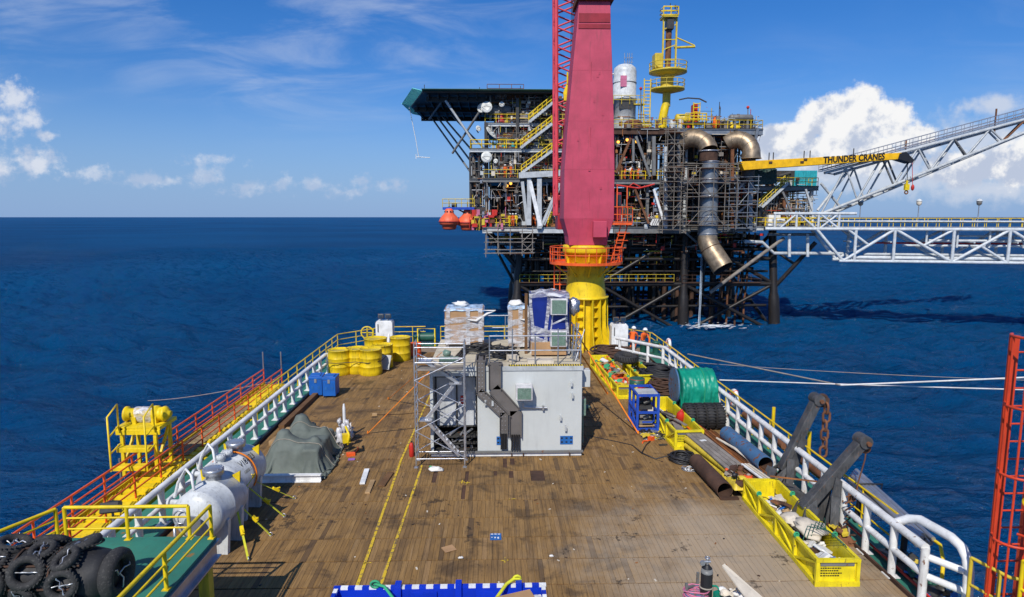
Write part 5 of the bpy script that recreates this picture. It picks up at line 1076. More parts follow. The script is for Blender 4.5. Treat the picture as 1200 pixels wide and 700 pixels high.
e = MB(); e.grid(lambda u, v: (7.0+u*1.2, 27.7+v*.7, .16+.10*mnoise.noise(V((u*5,v*5,3)))), 14, 10); solo(e, 'blue_sheet', M['bluepipe'], 'crumpled blue plastic sheet on the dark tray', 'sheet')
def wrapped_reel():
    t = thing('wrapped_reel', 'big reel wrapped in a bright green tarpaulin by the starboard rail', 'reel', (8.2,25.7,0)); c = V((0,25.7,1.14)); r = .78
    MB().tube([(7.6,c.y,c.z), (8.95,c.y,c.z)], r-.03, 32).build('drum', M['greendark'], t)
    def collide(P):
        x, y, z = P[..., 0], P[..., 1]-c.y, P[..., 2]-c.z; q = np.sqrt(y*y+z*z)+1e-9; pr, pa, pb = r+.015-q, x-7.56, 8.99-x; ins = (pr > 0) & (pa > 0) & (pb > 0)
        rad = ins & (pr < np.minimum(pa, pb)); P[..., 1] += np.where(rad, y/q*pr, 0); P[..., 2] += np.where(rad, z/q*pr, 0)
        ax = ins & ~rad; P[..., 0] += np.where(ax, np.where(pa < pb, -pa, pb), 0)
        lo = P[..., 2] < .42; P[..., 2] = np.where(lo, .42, P[..., 2])
    P = drape(7.05, 9.5, c.y-2.05, c.y+2.05, 62, 104, 2.05, collide, 300, 4, push=[(c.y-r-.16,-1), (c.y+r+.16,1)], xlim=(7.5,9.06), seed=3)
    for p in P.reshape(-1, 3):
        w = V((0, p[1]-c.y, p[2]-c.z)); L = w.length; a = math.atan2(w.y, w.z); k = .13*abs(mnoise.noise(V((p[0]*5.5, a*1.1, 1))))+.08*abs(mnoise.noise(V((p[0]*13, a*2.0, 5))))+.02*mnoise.noise(V((p[0]*9, a*9, 2)))
        p[1] += w.y/L*k; p[2] += w.z/L*k
    nu, nv = P.shape[1]-1, P.shape[0]-1; m = MB(); m.v = [V(p) for p in P.reshape(-1,3)]
    m.f = [[q*(nu+1)+i, q*(nu+1)+i+1, (q+1)*(nu+1)+i+1, (q+1)*(nu+1)+i] for q in range(nv) for i in range(nu)]; m.sm = [True]*len(m.f); m.mi = [0]*len(m.f); m.att = [0.0]*len(m.f)
    m.build('tarpaulin', M['tarpgreen'], t)
    MB().tube([(7.44,25.9,1.2), (7.5,25.9,1.2)], .76, 36).build('flange', M['bluepipe'], t)
    MB().box(7.5, 8.85, 25.1, 26.3, .0, .40).build('cradle', M['dgrey'], t)
    MB().tube([V(P[k][34])+V((0,-.02 if k < 52 else .02,.02)) for k in range(20, 86, 3)], .014, 5).build('tie_rope', M['ropegreen'], t)
wrapped_reel()
for k, lab in enumerate(('leftmost tyre of the row under the green reel, beside a red buoy', 'second tyre from the left in the row under the green reel', 'third tyre from the left in the row under the green reel', 'rightmost tyre of the row, nearest the white rail')):
    x = 7.52+k*.39; t = thing('large_tyre', lab, 'tyre', (x,24.0,0), 0, 'row of large tyres by the starboard rail'); c = V((x,24.0,.50))
    MB().torus(c, (1,0,.02*k), .32, .185, 30, 12, sq=1.02).build('casing', M['rubber2'], t)
    g = MB()
    for i in range(26): a = 2*math.pi*i/26; g.cbox(c+V((0,.50*math.cos(a),.50*math.sin(a))), (.3,.05,.03), rx=a-math.pi/2, rz=0)
    g.build('tread_lugs', M['rubber'], t)
e = MB().lathe([(0,0), (.12,.02), (.17,.15), (.16,.35), (.1,.45), (.05,.5), (.05,.56), (0,.57)], 14, Matrix.Translation((7.16,23.9,.32)) @ Matrix.Rotation(R(20), 4, 'X')); solo(e, 'buoy', M['redbit'], 'small red buoy beside the row of large tyres', 'buoy')

def blue_frame():
    x0, x1, y0, y1, h = 5.42, 6.22, 23.6, 25.0, 1.5; t = thing('pump_unit', 'blue tubular frame holding a pump unit on the open deck', 'frame', ((x0+x1)/2,(y0+y1)/2,0))
    for x in (x0, x1):
        for yy in (y0, (y0+y1)/2, y1): MB().bar((x,yy,0), (x,yy,h), .09).build('upright', M['blue'], t)
    for z in (.12, .78, h-.05):
        for x in (x0, x1): MB().bar((x,y0+.045,z), (x,y1-.045,z), .085).build('side_rail', M['blue'], t)
        for yy in (y0, y1): MB().bar((x0+.045,yy,z), (x1-.045,yy,z), .085).build('cross_rail', M['blue'], t)
    MB().box(x0+.02, x1-.02, y0+.02, y0+.75, h+.001, h+.02).build('roof_sheet', M['lgrey'], t)
    MB().bar((x0+.2,y0,.4), (x1-.2,y0,.4), .05).bar((x0,y0+.1,.2), (x0,y1-.1,.7), .05).build('brace', M['blue'], t)
    for z, dx, nm in ((.42,.38,'pump'), (1.02,.36,'motor')):
        g = MB().tube([(x0+.2,24.2,z), (x0+.62,24.2,z)], .17, 16).cbox((x0+dx,24.0,z-.1), (.5,.5,.12)).tube([(x0+.3,23.85,z+.05), (x0+.5,23.85,z+.15)], .07, 10).cbox((x0+.5,24.5,z+.05), (.25,.3,.3)); g.build(nm, M['mgrey'] if z < .9 else M['dgrey'], t)
    for z in (.72,): MB().cbox((x0+.55,23.82,z+.12), (.2,.1,.16)).build('junction_box', M['cream'], t)
    MB().bar((x0+.1,23.7,.22), (x0+.7,23.75,.22), .1, .04).build('plank', M['wood'], t)
blue_frame()
heap('chains and yellow slings in front of the blue frame', 5.5, 6.3, 22.75, 23.5, .0, .14, 34, ('galv','rustdark','yellow_old','galv','black'), 9)
solo(coil(MB(), (6.33,20.7,0), .42, 20, .032, 5, .17, wob=.07), 'hose_coil', M['black'], 'neat black hose coil on the deck near the middle yellow basket', 'hose')
e = MB().tube([G(806,545), G(789,533), G(768,538,.02), G(752,531,.03), G(741,522), G(718,517), G(690,511)], .024, 6).tube([G(752,531,.03), G(757,522), G(762,517,.04)], .024, 6); solo(e, 'hose', M['black'], 'black hose snaking from the coil across the deck', 'hose')
p = G(763,516); e = MB().cbox(p+V((0,0,.07)), (.2,.16,.14), rz=.6).tube([p+V((-.1,-.1,.03)), p+V((-.35,-.2,.03)), p+V((-.4,-.35,.03))], .03, 6); solo(e, 'hose_coupling', M['orange'], 'orange and yellow hose coupling on the deck', 'coupling')
p = G(777,522); e = MB().cbox(p+V((0,0,.02)), (.3,.12,.03), rz=.2); solo(e, 'metal_scrap', M['dgrey'], 'small flat dark scrap on the deck beside the hose coupling', 'scrap')

# pipes, timber and steel sections between the baskets
def pipe(label, p, q, r, mat, th=.02, grp=None, rust=True):
    t = thing('steel_pipe', label, 'pipe', V(p), 0, grp); MB().hollow([V(p), V(p).lerp(V(q),.5), V(q)], r, th, 24, 0, 1).build('pipe_wall', [M[mat], M['rustdark']], t)
    return t
bp = pipe('big rusty blue pipe lying on supports along the starboard rail', (8.2,18.45,.74), (8.04,21.3,.74), .25, 'bluepipe')
for yy in (19.0, 20.9): MB().plate([(7.8,yy,.1), (8.5,yy,.1), (8.42,yy,.66), (8.3,yy,.5), (8.0,yy,.5), (7.86,yy,.66)], (0,.12,0)).build('saddle', M['rust'], bp)
pipe('short rust brown pipe lying on the bare deck', (6.72,17.75,.24), (6.6,20.05,.24), .24, 'rustdark')
e = MB().box(6.55, 7.1, 17.6, 17.75, 0, .06).bar((6.5,18.6,.04), (7.1,18.7,.04), .12, .08); solo(e, 'dunnage', M['rustdark'], 'rusty flat bar and chock beside the short brown pipe', 'dunnage')
for i, (x, z, mt, lab) in enumerate(((7.02,.2,'yellow_old','yellow pipe at the outer edge of the pipe bundle, lowest one'), (7.02,.42,'yellow_old','yellow pipe lying on top of the outer bundle edge'), (7.22,.18,'rustdark','brown pipe under the grey planks'), (7.24,.36,'yellow_old','yellow rusty pipe ending beside the near basket'))):
    pipe(lab, (x+.28,17.7+.12*i,z), (x-.28,21.6+.05*i,z), .105, mt, .015, 'pipes in the long bundle')
def plank(label, p, q, w, h, mat, grp='planks on the pipe bundle', name='plank'):
    return solo(MB().bar(p, q, w, h), name, M[mat], label, 'plank', grp, bevel=.008)
for i in range(4): plank(['grey weathered plank nearest the open deck on the pipe bundle', 'second grey weathered plank on the pipe bundle, under a white label', 'third grey weathered plank on the pipe bundle', 'grey weathered plank nearest the rusty angle bars'][i], (7.13+i*.15,18.5+.15*i,.56), (6.78+i*.15,22.1,.56), .14, .06, 'woodgrey')
e = MB().cbox((7.12,21.0,.596), (.22,.14,.004), rz=.3); solo(e, 'white_label', M['white'], 'white paper label on the grey planks', 'label')
for i in range(5):
    x = 7.55+i*.12; a, c = V((x+.18,17.9+.1*i,.46+.04*(i % 2))), V((x-.18,22.5-.1*i,.46+.04*(i % 2)))
    e = MB().bar(a, c, .1, .014).bar(a+V((.045,0,.045)), c+V((.045,0,.045)), .012, .09)
    solo(e, 'angle_bar', M['rustorange' if i % 2 else 'rust'], ['rusty angle bar on the left of its bundle, next to the grey planks', 'orange rusty angle bar, second in its bundle', 'dark rusty angle bar in the middle of its bundle', 'orange rusty angle bar, fourth in its bundle', 'rusty angle bar on the right of its bundle, nearest the blue pipe'][i], 'bar', 'angle bars beside the blue pipe')
for i in range(3): plank(['pale sawn batten, left of the three on the angle bars', 'pale sawn batten between two others on the angle bars', 'pale sawn batten, right of the three on the angle bars'][i], (7.83+i*.1,17.6+.05*i,.58), (7.65+i*.1,18.9,.58), .07, .05, ['white','cream','cream'][i], 'pale battens', 'batten')
e = MB()
for i in range(4): e.cbox((7.1+.2*i,22.7,.3+.03*i), (.13,1.0,.03), rz=.05*i, mi=i % 2)
for i in range(3): e.cbox((7.9+.1*i,20.3-.5*i,.42), (.7,.09,.06), rz=.2, mi=i % 2)
solo(e, 'support_timbers', [M['yellow_clean'], M['orange']], 'orange and yellow painted support timbers under the pipes and bars', 'timber')
e = MB().tube([(8.05,18.9,.5), (7.98,19.3,.6), (7.85,20.0,.66), (7.75,20.8,.6), (7.7,21.3,.55)], .045, 8); solo(e, 'bent_hose', M['cream'], 'cream bent hose lying against the big blue pipe', 'hose')
heap('rope, chain and scraps on the near end of the pipe bundle', 6.95, 7.6, 17.6, 18.7, .3, .3, 36, ('yellow_old','rustdark','ropeold','rust','orange','black'), 14)
e = MB().box(8.1, 8.95, 17.0, 18.1, 0, .25).cbox((8.4,17.6,.3), (.6,.7,.12), rz=.2); solo(e, 'hatch_cover', M['steel'], 'flat dark steel block between the bundle and the grey arms', 'block')
e = MB().bar((7.95,17.55,.75), (9.0,16.9,.85), .05, .03); solo(e, 'copper_bar', M['rustorange'], 'thin coppery bar pointing at the grey arms', 'bar')
t = thing('cable_on_deck', 'grey tangled cable and slag marks left of the short brown pipe', 'cable', (6.3,20.1,0))
coil(MB(), (6.35,19.9,0), .34, 5, .014, 9, .03, sy=.6).build('cable_loop', M['galv'], t)

# ------------------------------------------------------------------ grey steel arms over the starboard rail
def steel_arm(label, base, foot, tip):
    bx, by = base; f0, T = V(foot), V(tip); t = thing('stopper_arm', label, 'steel arm', (bx,by,0)); ax = (T-f0); ax.y = 0; ax.normalize(); nr = V((-ax.z,0,ax.x)); y0 = -.15
    MB().plate([f0-nr*.17+V((0,y0,0)), f0+nr*.10+V((0,y0,0)), T+nr*.12+V((0,y0,0)), T-nr*.12+V((0,y0,0))], (0,.3,0)).build('arm', M['steel'], t, .02)
    MB().tube([T+V((.0,-.2,.02)), T+V((.0,.2,.02))], .17, 18).build('sheave_head', M['steel'], t, .01)
    MB().tube([T+V((.04,-.27,.0)), T+V((.04,.27,.0))], .06, 12).build('pin', M['rust'], t)
    up = f0.lerp(T, .52); up.y = 0
    for yy in (-.24, .2):
        MB().plate([V((bx-.05,by+yy,0)), V((bx+.28,by+yy,0)), V((up.x+.12,by+yy,up.z-.12)), V((up.x-.05,by+yy,up.z+.0))], (0,.045,0)).build('web_plate', M['steel'], t, .006)
        MB().plate([V((bx-.75,by+yy*1.6,0)), V((bx-.25,by+yy*1.6,0)), V((f0.x+.25,by+yy,f0.z+.35)), V((f0.x-.05,by+yy,f0.z+.08))], (0,.045,0)).build('gusset', M['steel'], t, .006)
    MB().plate([V((bx-.9,by-.55,0)), V((bx+.35,by-.55,0)), V((bx+.35,by+.75,0)), V((bx-.9,by+.75,0))], (0,0,.05)).build('base_plate', M['steel'], t, .006)
    MB().bar(V((bx-.7,by-.45,.05)), V((bx-.35,by-.3,.75)), .34, .05).build('stiffener', M['steel'], t); MB().bar(V((bx+.1,by-.5,.05)), V((bx+.2,by-.3,1.0)), .2, .05).build('stiffener', M['steel'], t)
    return T
T1 = steel_arm('far grey steel arm with a rusty chain hanging from its head', (8.65,18.5), (8.72,18.5,.55), (9.68,18.5,2.74))
T2 = steel_arm('near grey steel arm leaning over the rail behind the near yellow basket', (8.62,15.9), (8.12,15.9,.55), (9.6,15.9,2.38))
def chain(label, top, n, r=.09, rt=.032):
    m = MB(); p = V(top)
    for k in range(n):
        c = p+V((.02*math.sin(k*2),0,-k*(r*2.6))); pts = []
        for i in range(16):
            a = 2*math.pi*i/16; x, z = math.cos(a)*r, math.sin(a)*r+(r*.62 if math.sin(a) > 0 else -r*.62)
            pts.append(c+(V((x,0,z)) if k % 2 else V((0,x,z))))
        m.tube(pts, rt, 7, closed=True)
    return solo(m, 'anchor_chain', M['rust'], label, 'chain')
chain('rusty anchor chain links hanging from the far grey arm', T1+V((.28,-.05,-.25)), 6, .105, .036)
e = MB().torus(T1+V((.2,.1,-.05)), (0,1,0), .16, .06, 16, 8).cbox(T1+V((.32,.1,-.12)), (.14,.2,.3)); solo(e, 'shackle', M['rustdark'], 'rusty shackle at the head of the far grey arm', 'shackle')
e = MB().tube([T2+V((.12,0,-.1)), T2+V((.1,0,-.5)), T2+V((-.1,-.1,-1.1)), T2+V((-.15,-.1,-1.6))], .02, 6).torus(T2+V((.1,0,-.2)), (0,1,0), .1, .045, 14, 6); solo(e, 'wire_sling', M['rust'], 'rusty wire sling hanging from the near grey arm', 'sling')
heap('rusty shackles and rope tangled at the foot of the near grey arm', 8.6, 9.0, 14.9, 15.8, .0, .35, 26, ('rust','rustdark','ropeold','yellow_old'), 15, size=(.06,.2))
e = MB(); 
for k in range(6): e.tube([(9.0+.06*math.sin(k),15.6-.05*k,.1+.2*k), (9.15,15.5-.06*k,.3+.2*k), (9.02,15.4-.05*k,.4+.16*k)], .02, 6)
solo(e, 'rope_lashing', M['rust'], 'brown rope lashed round the white rail behind the near arm', 'rope')

# conduits stowed outboard of the starboard rail
for k in range(9):
    col, row = k % 5, k // 5
    e = MB().tube([(9.45+col*.115+.05*row,13.3+.3*((k*7) % 5)/5,.90+row*.105), (9.93+col*.115+.05*row,17.3-.5*((k*3) % 4)/4,.90+row*.105)], .055, 10)
    solo(e, 'conduit_pipe', M['galv'], 'grey conduit in the bundle stowed outside the starboard rail', 'pipe', 'grey conduits outside the starboard rail')
for yy, lab in ((14.2, 'near black band round the grey conduits'), (16.2, 'far black band round the grey conduits')):
    xo = .12*(yy-14.2)+.08; e = MB().tube([(9.36+xo,yy,.82), (10.05+xo,yy,.82), (10.09+xo,yy,1.06), (9.44+xo,yy,1.08), (9.36+xo,yy,.9)], .025, 6, closed=True).bar((9.75,yy,0), (9.75+xo*.3,yy,.84), .1); solo(e, 'pipe_band', M['black'], lab, 'band')
e = MB().tube([(9.3,17.2,.12), (9.32,15.2,.12), (9.35,13.6,.08), (9.3,12.4,.1)], .03, 8); solo(e, 'red_hose', M['redbit'], 'red hose on the side deck outside the starboard rail', 'hose')
heap('dark gear and valves on the starboard side deck', 9.35, 9.85, 12.2, 14.8, .0, .3, 30, ('dgrey','black','mgrey','greendark','yellow_old','bluesign'), 16)
e = MB().tube([(9.7,12.8,.0), (9.7,12.8,.8), (9.9,13.2,.95), (9.9,14.0,.95)], .04, 8); solo(e, 'yellow_grab_rail', M['yellow'], 'short yellow grab rail on the hull edge by the hoop rail', 'rail')
for yy0, yy1 in ((20.5,24.0), (16.5,19.4)):
    e = MB().tube([(9.72,yy0,.55), (9.72,yy1,.55)], .12, 12); solo(e, 'fender_pipe', M['rust'], 'rusty pipe stowed outboard of the rail behind the %s grey arm' % ('far' if yy0 > 20 else 'near'), 'pipe')

# ------------------------------------------------------------------ things at the bottom of the picture
def blue_skip():
    x0, x1, y0, y1, h = -3.2, .97, 9.0, 12.02, .9; t = thing('blue_skip', 'bright blue open skip with a blue and white striped rim at the bottom centre', 'skip', ((x0+x1)/2,(y0+y1)/2,0)); w = .06
    for a in ((x0,x1,y1-w,y1), (x0,x1,y0,y0+w), (x0,x0+w,y0+w,y1-w), (x1-w,x1,y0+w,y1-w)): MB().box(a[0],a[1],a[2],a[3],.1,h-.05).build('side_wall', M['bluebasket'], t)
    MB().box(x0+w, x1-w, y0+w, y1-w, .1, .16).build('floor', M['bluebasket'], t)
    st = MB(); n = 15
    for k in range(n*2):
        a = x0-.03+(x1-x0+.06)*k/(2*n); b2 = x0-.03+(x1-x0+.06)*(k+1)/(2*n); st.box(a, b2, y1-.062, y1+.02, h-.05, h, mi=k % 2)
    for k in range(20):
        a = y0+(y1-.09-y0)*k/20; b2 = y0+(y1-.09-y0)*(k+1)/20
        for x in (x0-.03, x1-.09): st.box(x+.02, x+.10, a, b2, h-.05, h, mi=k % 2)
    st.build('striped_rim', [M['bluebasket'], M['white']], t)
    for x in (-1.95, -.75, .45): MB().box(x-.06, x+.06, y1-w-.06, y1+.05, .1, h+.07).build('rib', M['bluebasket'], t)
    for x in (-2.0, -1.2, .1): MB().box(x-.5, x+.02, y1-.10, y1-.062, .3, h-.1).build('wall_rib', M['bluebasket'], t)
blue_skip()
e = MB().box(-2.25, -1.0, 10.4, 11.66, .76, .8); solo(e, 'white_board_sheet', M['white'], 'white panel inside the blue skip', 'panel')
e = MB().cbox((.42,11.45,.87), (.7,.5,.03), rz=.35, rx=.1); solo(e, 'plywood_sheet', M['card'], 'brown board lying on the load of the blue skip', 'board')
e = MB().cbox((.5,11.35,.70), (.85,.8,.2), rz=.1).ball((.72,11.6,.76), .2, (1.4,.8,.5), 10, 8, jit=.5); solo(e, 'white_sacks', M['cloth'], 'white sacks in the right end of the blue skip', 'sack')
e = MB().tube([(-2.45,12.0,.96), (-2.2,11.85,.98), (-2.0,11.6,.9), (-1.8,11.3,.85)], .03, 7).torus((-2.4,11.95,.97), (0,1,.3), .09, .025, 10, 6); solo(e, 'green_lashing', M['ropegreen'], 'green lashing over the left part of the blue skip rim', 'rope')
e = MB().tube([(.0,11.6,.85), (.2,11.9,.96), (.35,12.02,1.0), (.5,12.06,.98)], .035, 7).torus((.42,12.04,1.0), (0,1,.3), .07, .025, 10, 6); solo(e, 'yellow_lashing', M['strapyel'], 'yellow green lashing over the right part of the blue skip rim', 'rope')
gc = thing('gas_cylinder', 'black gas cylinder standing upright at the bottom of the picture', 'cylinder', (4.25,12.0,0))
MB().lathe([(.11,0), (.118,.05), (.118,1.08), (.10,1.18), (.05,1.25), (.035,1.27), (0,1.27)], 24, Matrix.Translation((4.25,12.0,0))).build('body', M['black'], gc)
MB().lathe([(.117,1.09), (.10,1.185), (.105,1.19), (.121,1.095)], 24, Matrix.Translation((4.25,12.0,0))).build('shoulder_band', M['mgrey'], gc)
MB().tube([(4.25,12.0,1.26), (4.25,12.0,1.38)], .03, 10).tube([(4.15,11.98,1.33), (4.31,11.98,1.33)], .025, 10).torus((4.25,12.0,1.4), (0,0,1), .045, .014, 12, 6).lathe([(.05,-.02), (.05,.02)], 14, Matrix.Translation((4.13,11.93,1.33)) @ Matrix.Rotation(R(90), 4, 'X')).build('valve', M['galv'], gc)
MB().torus((4.25,12.0,.78), (0,.1,1), .128, .016, 20, 6).build('rope_tie', M['ropeold'], gc)
e = MB(); rr = random.Random(6)
for k in range(9): e.tube([(4.03+.24*math.cos(i*.42+k)*(1+.1*math.sin(k)), 11.95+.16*math.sin(i*.42+k), .6+.02*k+.02*math.sin(i+k)) for i in range(15)], .014, 6, closed=True, mi=k % 3)
solo(e, 'hose_bundle', [M['pink'], M['bluepipe'], M['pink']], 'pink and blue gas hoses hung beside the black cylinder', 'hoses')
t = thing('cylinder_rack', 'small rack behind the black cylinder carrying its hoses', 'rack', (4.1,11.9,0)); MB().bar((3.85,12.02,0), (3.85,12.02,.85), .05).bar((4.12,12.15,0), (4.12,12.15,1.0), .05).bar((3.85,12.02,.75), (4.12,12.15,.75), .04).build('frame', M['mgrey'], t)
heap('rags, cables and cut pieces piled beside the black gas cylinder', 4.42, 5.0, 10.9, 11.98, .35, .5, 60, ('cream','cloth','black','rustdark','woodgrey','teal','cream'), 17, size=(.08,.26))
e = MB().box(4.4, 5.1, 10.7, 12.0, .02, .42); solo(e, 'tool_box', M['woodgrey'], 'wooden box under the rags beside the black gas cylinder', 'box')
e = MB().plate([(4.58,12.05,1.16), (4.64,12.08,1.18), (5.2,11.3,.85), (4.86,11.1,.85)], (0,.02,.035)); solo(e, 'white_board', M['cream'], 'long white board slanting out of the rags at the bottom of the picture', 'board')
e = MB().tube([(4.34,12.0,.8), (4.42,11.9,.85), (4.5,11.8,.78), (4.56,11.7,.7)], .02, 6).cbox((4.44,11.86,.66), (.16,.1,.2), rz=.4); solo(e, 'teal_cloth', M['tarpgreen'], 'teal green rag hanging beside the black gas cylinder', 'rag')
# loose bits on the open deck
def board(px0, py0, px1, py1, w, mat, label, name='plank'):
    a, c = G(px0,py0,.03), G(px1,py1,.03); return solo(MB().bar(a, c, w, .05), name, M[mat], label, 'plank', bevel=.006)
board(424.5,567,430,550,.16,'white','white painted plank lying on the deck left of the yellow lines'); board(430.5,578,437,563,.15,'wood','pale wooden plank lying next to the white one'); board(447,570,458,554,.2,'wooddark','brown plank lying between the pale plank and the yellow line')
p = G(511,552); e = MB().ball(p+V((0,0,.06)), .2, (1.2,.6,.35), 12, 8, jit=.8); solo(e, 'white_rag', M['cloth'], 'crumpled white rag at the foot of the scaffold tower', 'rag')
p = G(526,644); e = MB().cbox(p+V((0,0,.02)), (.3,.28,.01), rz=.5); solo(e, 'cardboard_scrap', M['card'], 'scrap of cardboard on the open deck', 'cardboard')
p = G(582,629,.006); e = MB().box(p.x-.17, p.x+.12, p.y-.18, p.y+.16, .006, .012)
b2 = solo(e, 'deck_plate', M['bluesign'], 'small blue plate with white marks set in the open deck', 'plate')
e = MB()
for k in range(3): e.box(p.x-.15+k*.09, p.x-.09+k*.09, p.y+.1, p.y+.14, .0125, .0135); e.box(p.x-.14+k*.08, p.x-.1+k*.08, p.y-.06-.03*k, p.y-.03, .0125, .0135)
o = e.build('plate_marks', M['white'], b2)
p = G(411,534); e = MB().cbox(p+V((0,0,.05)), (.28,.2,.1), rz=.4).tube([p+V((.1,.2,.02)), p+V((.15,.55,.05)), p+V((.1,.7,.02))], .03, 6); solo(e, 'strap_ratchet', M['orange'], 'orange ratchet lying on the deck right of the tarpaulin', 'ratchet')
p = G(412,539); e = MB().cbox(p+V((0,0,.02)), (.22,.12,.03), rz=.1); solo(e, 'purple_pad', paint('purple', (.35,.16,.55)), 'small purple pad on the deck in front of the orange ratchet', 'pad')
p = G(439,487); e = MB().cbox(p+V((0,0,.04)), (.2,.14,.08), rz=.2); solo(e, 'ratchet_end', M['wood'], 'small tan ratchet end on the deck midway up the port side', 'ratchet')
e = MB().tube([p+V((.1,0,.03)), p+V((1.2,.1,.02)), p+V((2.0,.4,.02))], .012, 5); solo(e, 'cord', M['rustdark'], 'thin dark cord on the deck beside the tan ratchet end', 'cord')
for px, py, mat, lab in ((540,655,'cloth','small white scrap near the blue plate'), (646,653,'cloth','white scrap on a plank joint right of the blue plate'), (505,548,'ropegreen','tiny green scrap left of the scaffold foot'), (686,478,'acgreen','green bundle beside the cabin wall')):
    p = G(px,py); e = MB().ball(p+V((0,0,.03)), .045 if py > 500 else .2, (1.4,.8,.6), 8, 6, jit=.7); solo(e, 'scrap', M[mat], lab, 'scrap')
rr = random.Random(77); e = MB()
for k in range(260):
    x, yy = rr.uniform(-8,8.5), rr.uniform(13,36); s = rr.uniform(.012,.045); e.cbox((x,yy,.012), (s*rr.uniform(1,3),s,.012), rz=rr.uniform(0,3), mi=rr.choice((0,0,1,2,3,3)))
solo(e, 'deck_litter', [M['cream'], M['rustorange'], M['black'], M['rustdark']], 'tiny chips and litter scattered over the deck', 'litter', None, 'stuff')
# ------------------------------------------------------------------ caged ladder and yellow fittings at the right edge
def caged_ladder():
    t = thing('caged_ladder', 'tall orange red caged ladder at the right edge of the picture', 'ladder', (9.1,11.2,-4)); cx, cy, z0, z1 = 9.62, 11.0, 0.0, 6.1; r = .33
    for a in (-30, 20, 70, 120, 170, 215): d = V((math.cos(R(a+20)), -math.sin(R(a+20))*1.0, 0))*r; MB().bar(V((cx,cy,z0))+d, V((cx,cy,z1))+d, .036, .014).build('cage_strip', M['cagered'], t)
    for k in range(5):
        z = z1-.02-k*1.28; MB().tube([(cx+r*math.cos(R(a)), cy-r*math.sin(R(a)), z) for a in range(-40, 250, 14)], .026, 6).build('cage_hoop', M['cagered'], t)
    for x in (cx-.12, cx+.42): MB().bar((x,cy+.28,z0), (x,cy+.28,z1-.05), .15 if x < cx+.2 else .1, .07).build('stringer', M['cagered'], t)
    for k in range(17): MB().tube([(cx-.12,cy+.28,z0+.3+k*.34), (cx+.42,cy+.28,z0+.3+k*.34)], .018, 6).build('rung', M['cagered'], t)
    MB().tube([(cx+1.1,cy+.35,-8.0), (cx+1.1,cy+.35,z1-1.6)], .33, 20).build('tower_leg', M['cagered'], t)
caged_ladder()
t = thing('ladder_bracket', 'yellow pipe brackets holding the caged ladder at the right edge', 'bracket', (9.4,11.3,2))
for z in (4.55, 3.2): MB().hollow([(9.36,10.5,z), (9.8,10.6,z), (10.4,10.7,z)], .085, .02, 16).bar((9.6,10.55,z-.06), (10.2,10.7,z-.6), .14, .14).build('bracket_arm', M['yellow'], t)
railing('boarding_railing', 'dark yellow boarding railing below the caged ladder in the lower right corner', 'railing', [(9.35,11.6,.45), (9.55,10.9,.45), (10.2,10.6,.45)], 1.1, [.5], .035, .03, .035, .55, M['yellow_old'])
railing('ladder_top_railing', 'yellow tubular ladder rails in the lower right corner in front of the caged ladder', 'railing', [(9.5,10.6,.7), (9.6,10.2,.7), (9.9,10.2,.7)], 1.35, [.3,.6], .035, .03, .035, .3, M['yellow_clean'])
# mooring lines on the starboard side
def sagline(label, p, q, sag, r, mat, name='mooring_line'):
    p, q = V(p), V(q); solo(MB().tube([p.lerp(q, i/40)-V((0,0,sag*4*(i/40)*(1-i/40))) for i in range(41)], r, 6), name, M[mat], label, 'rope', 'mooring lines off the starboard bow')
sagline('grey near half of a mooring line leaving the starboard bow corner', D(806,415,37.5), D(985,451.5,27.5), .0, .035, 'ropeold')
sagline('white mooring line running low to the right edge below the other line', D(843,445.5,28.9), D(1500,464,24), .05, .03, 'rope')
sagline('pale chafed outer length of mooring line, the upper one behind the caged ladder', D(985,451.5,27.5), D(1450,431,24), .02, .038, 'rope')
sagline('thin dark wire running from the bow beneath the grey mooring line', D(815,425,36), D(1450,452,24), .2, .014, 'ropeold')
sagline('thin grey mooring line leading from the port gangway end out to the left', D(150,470,60), D(320,447,30.8), .3, .025, 'ropeold')
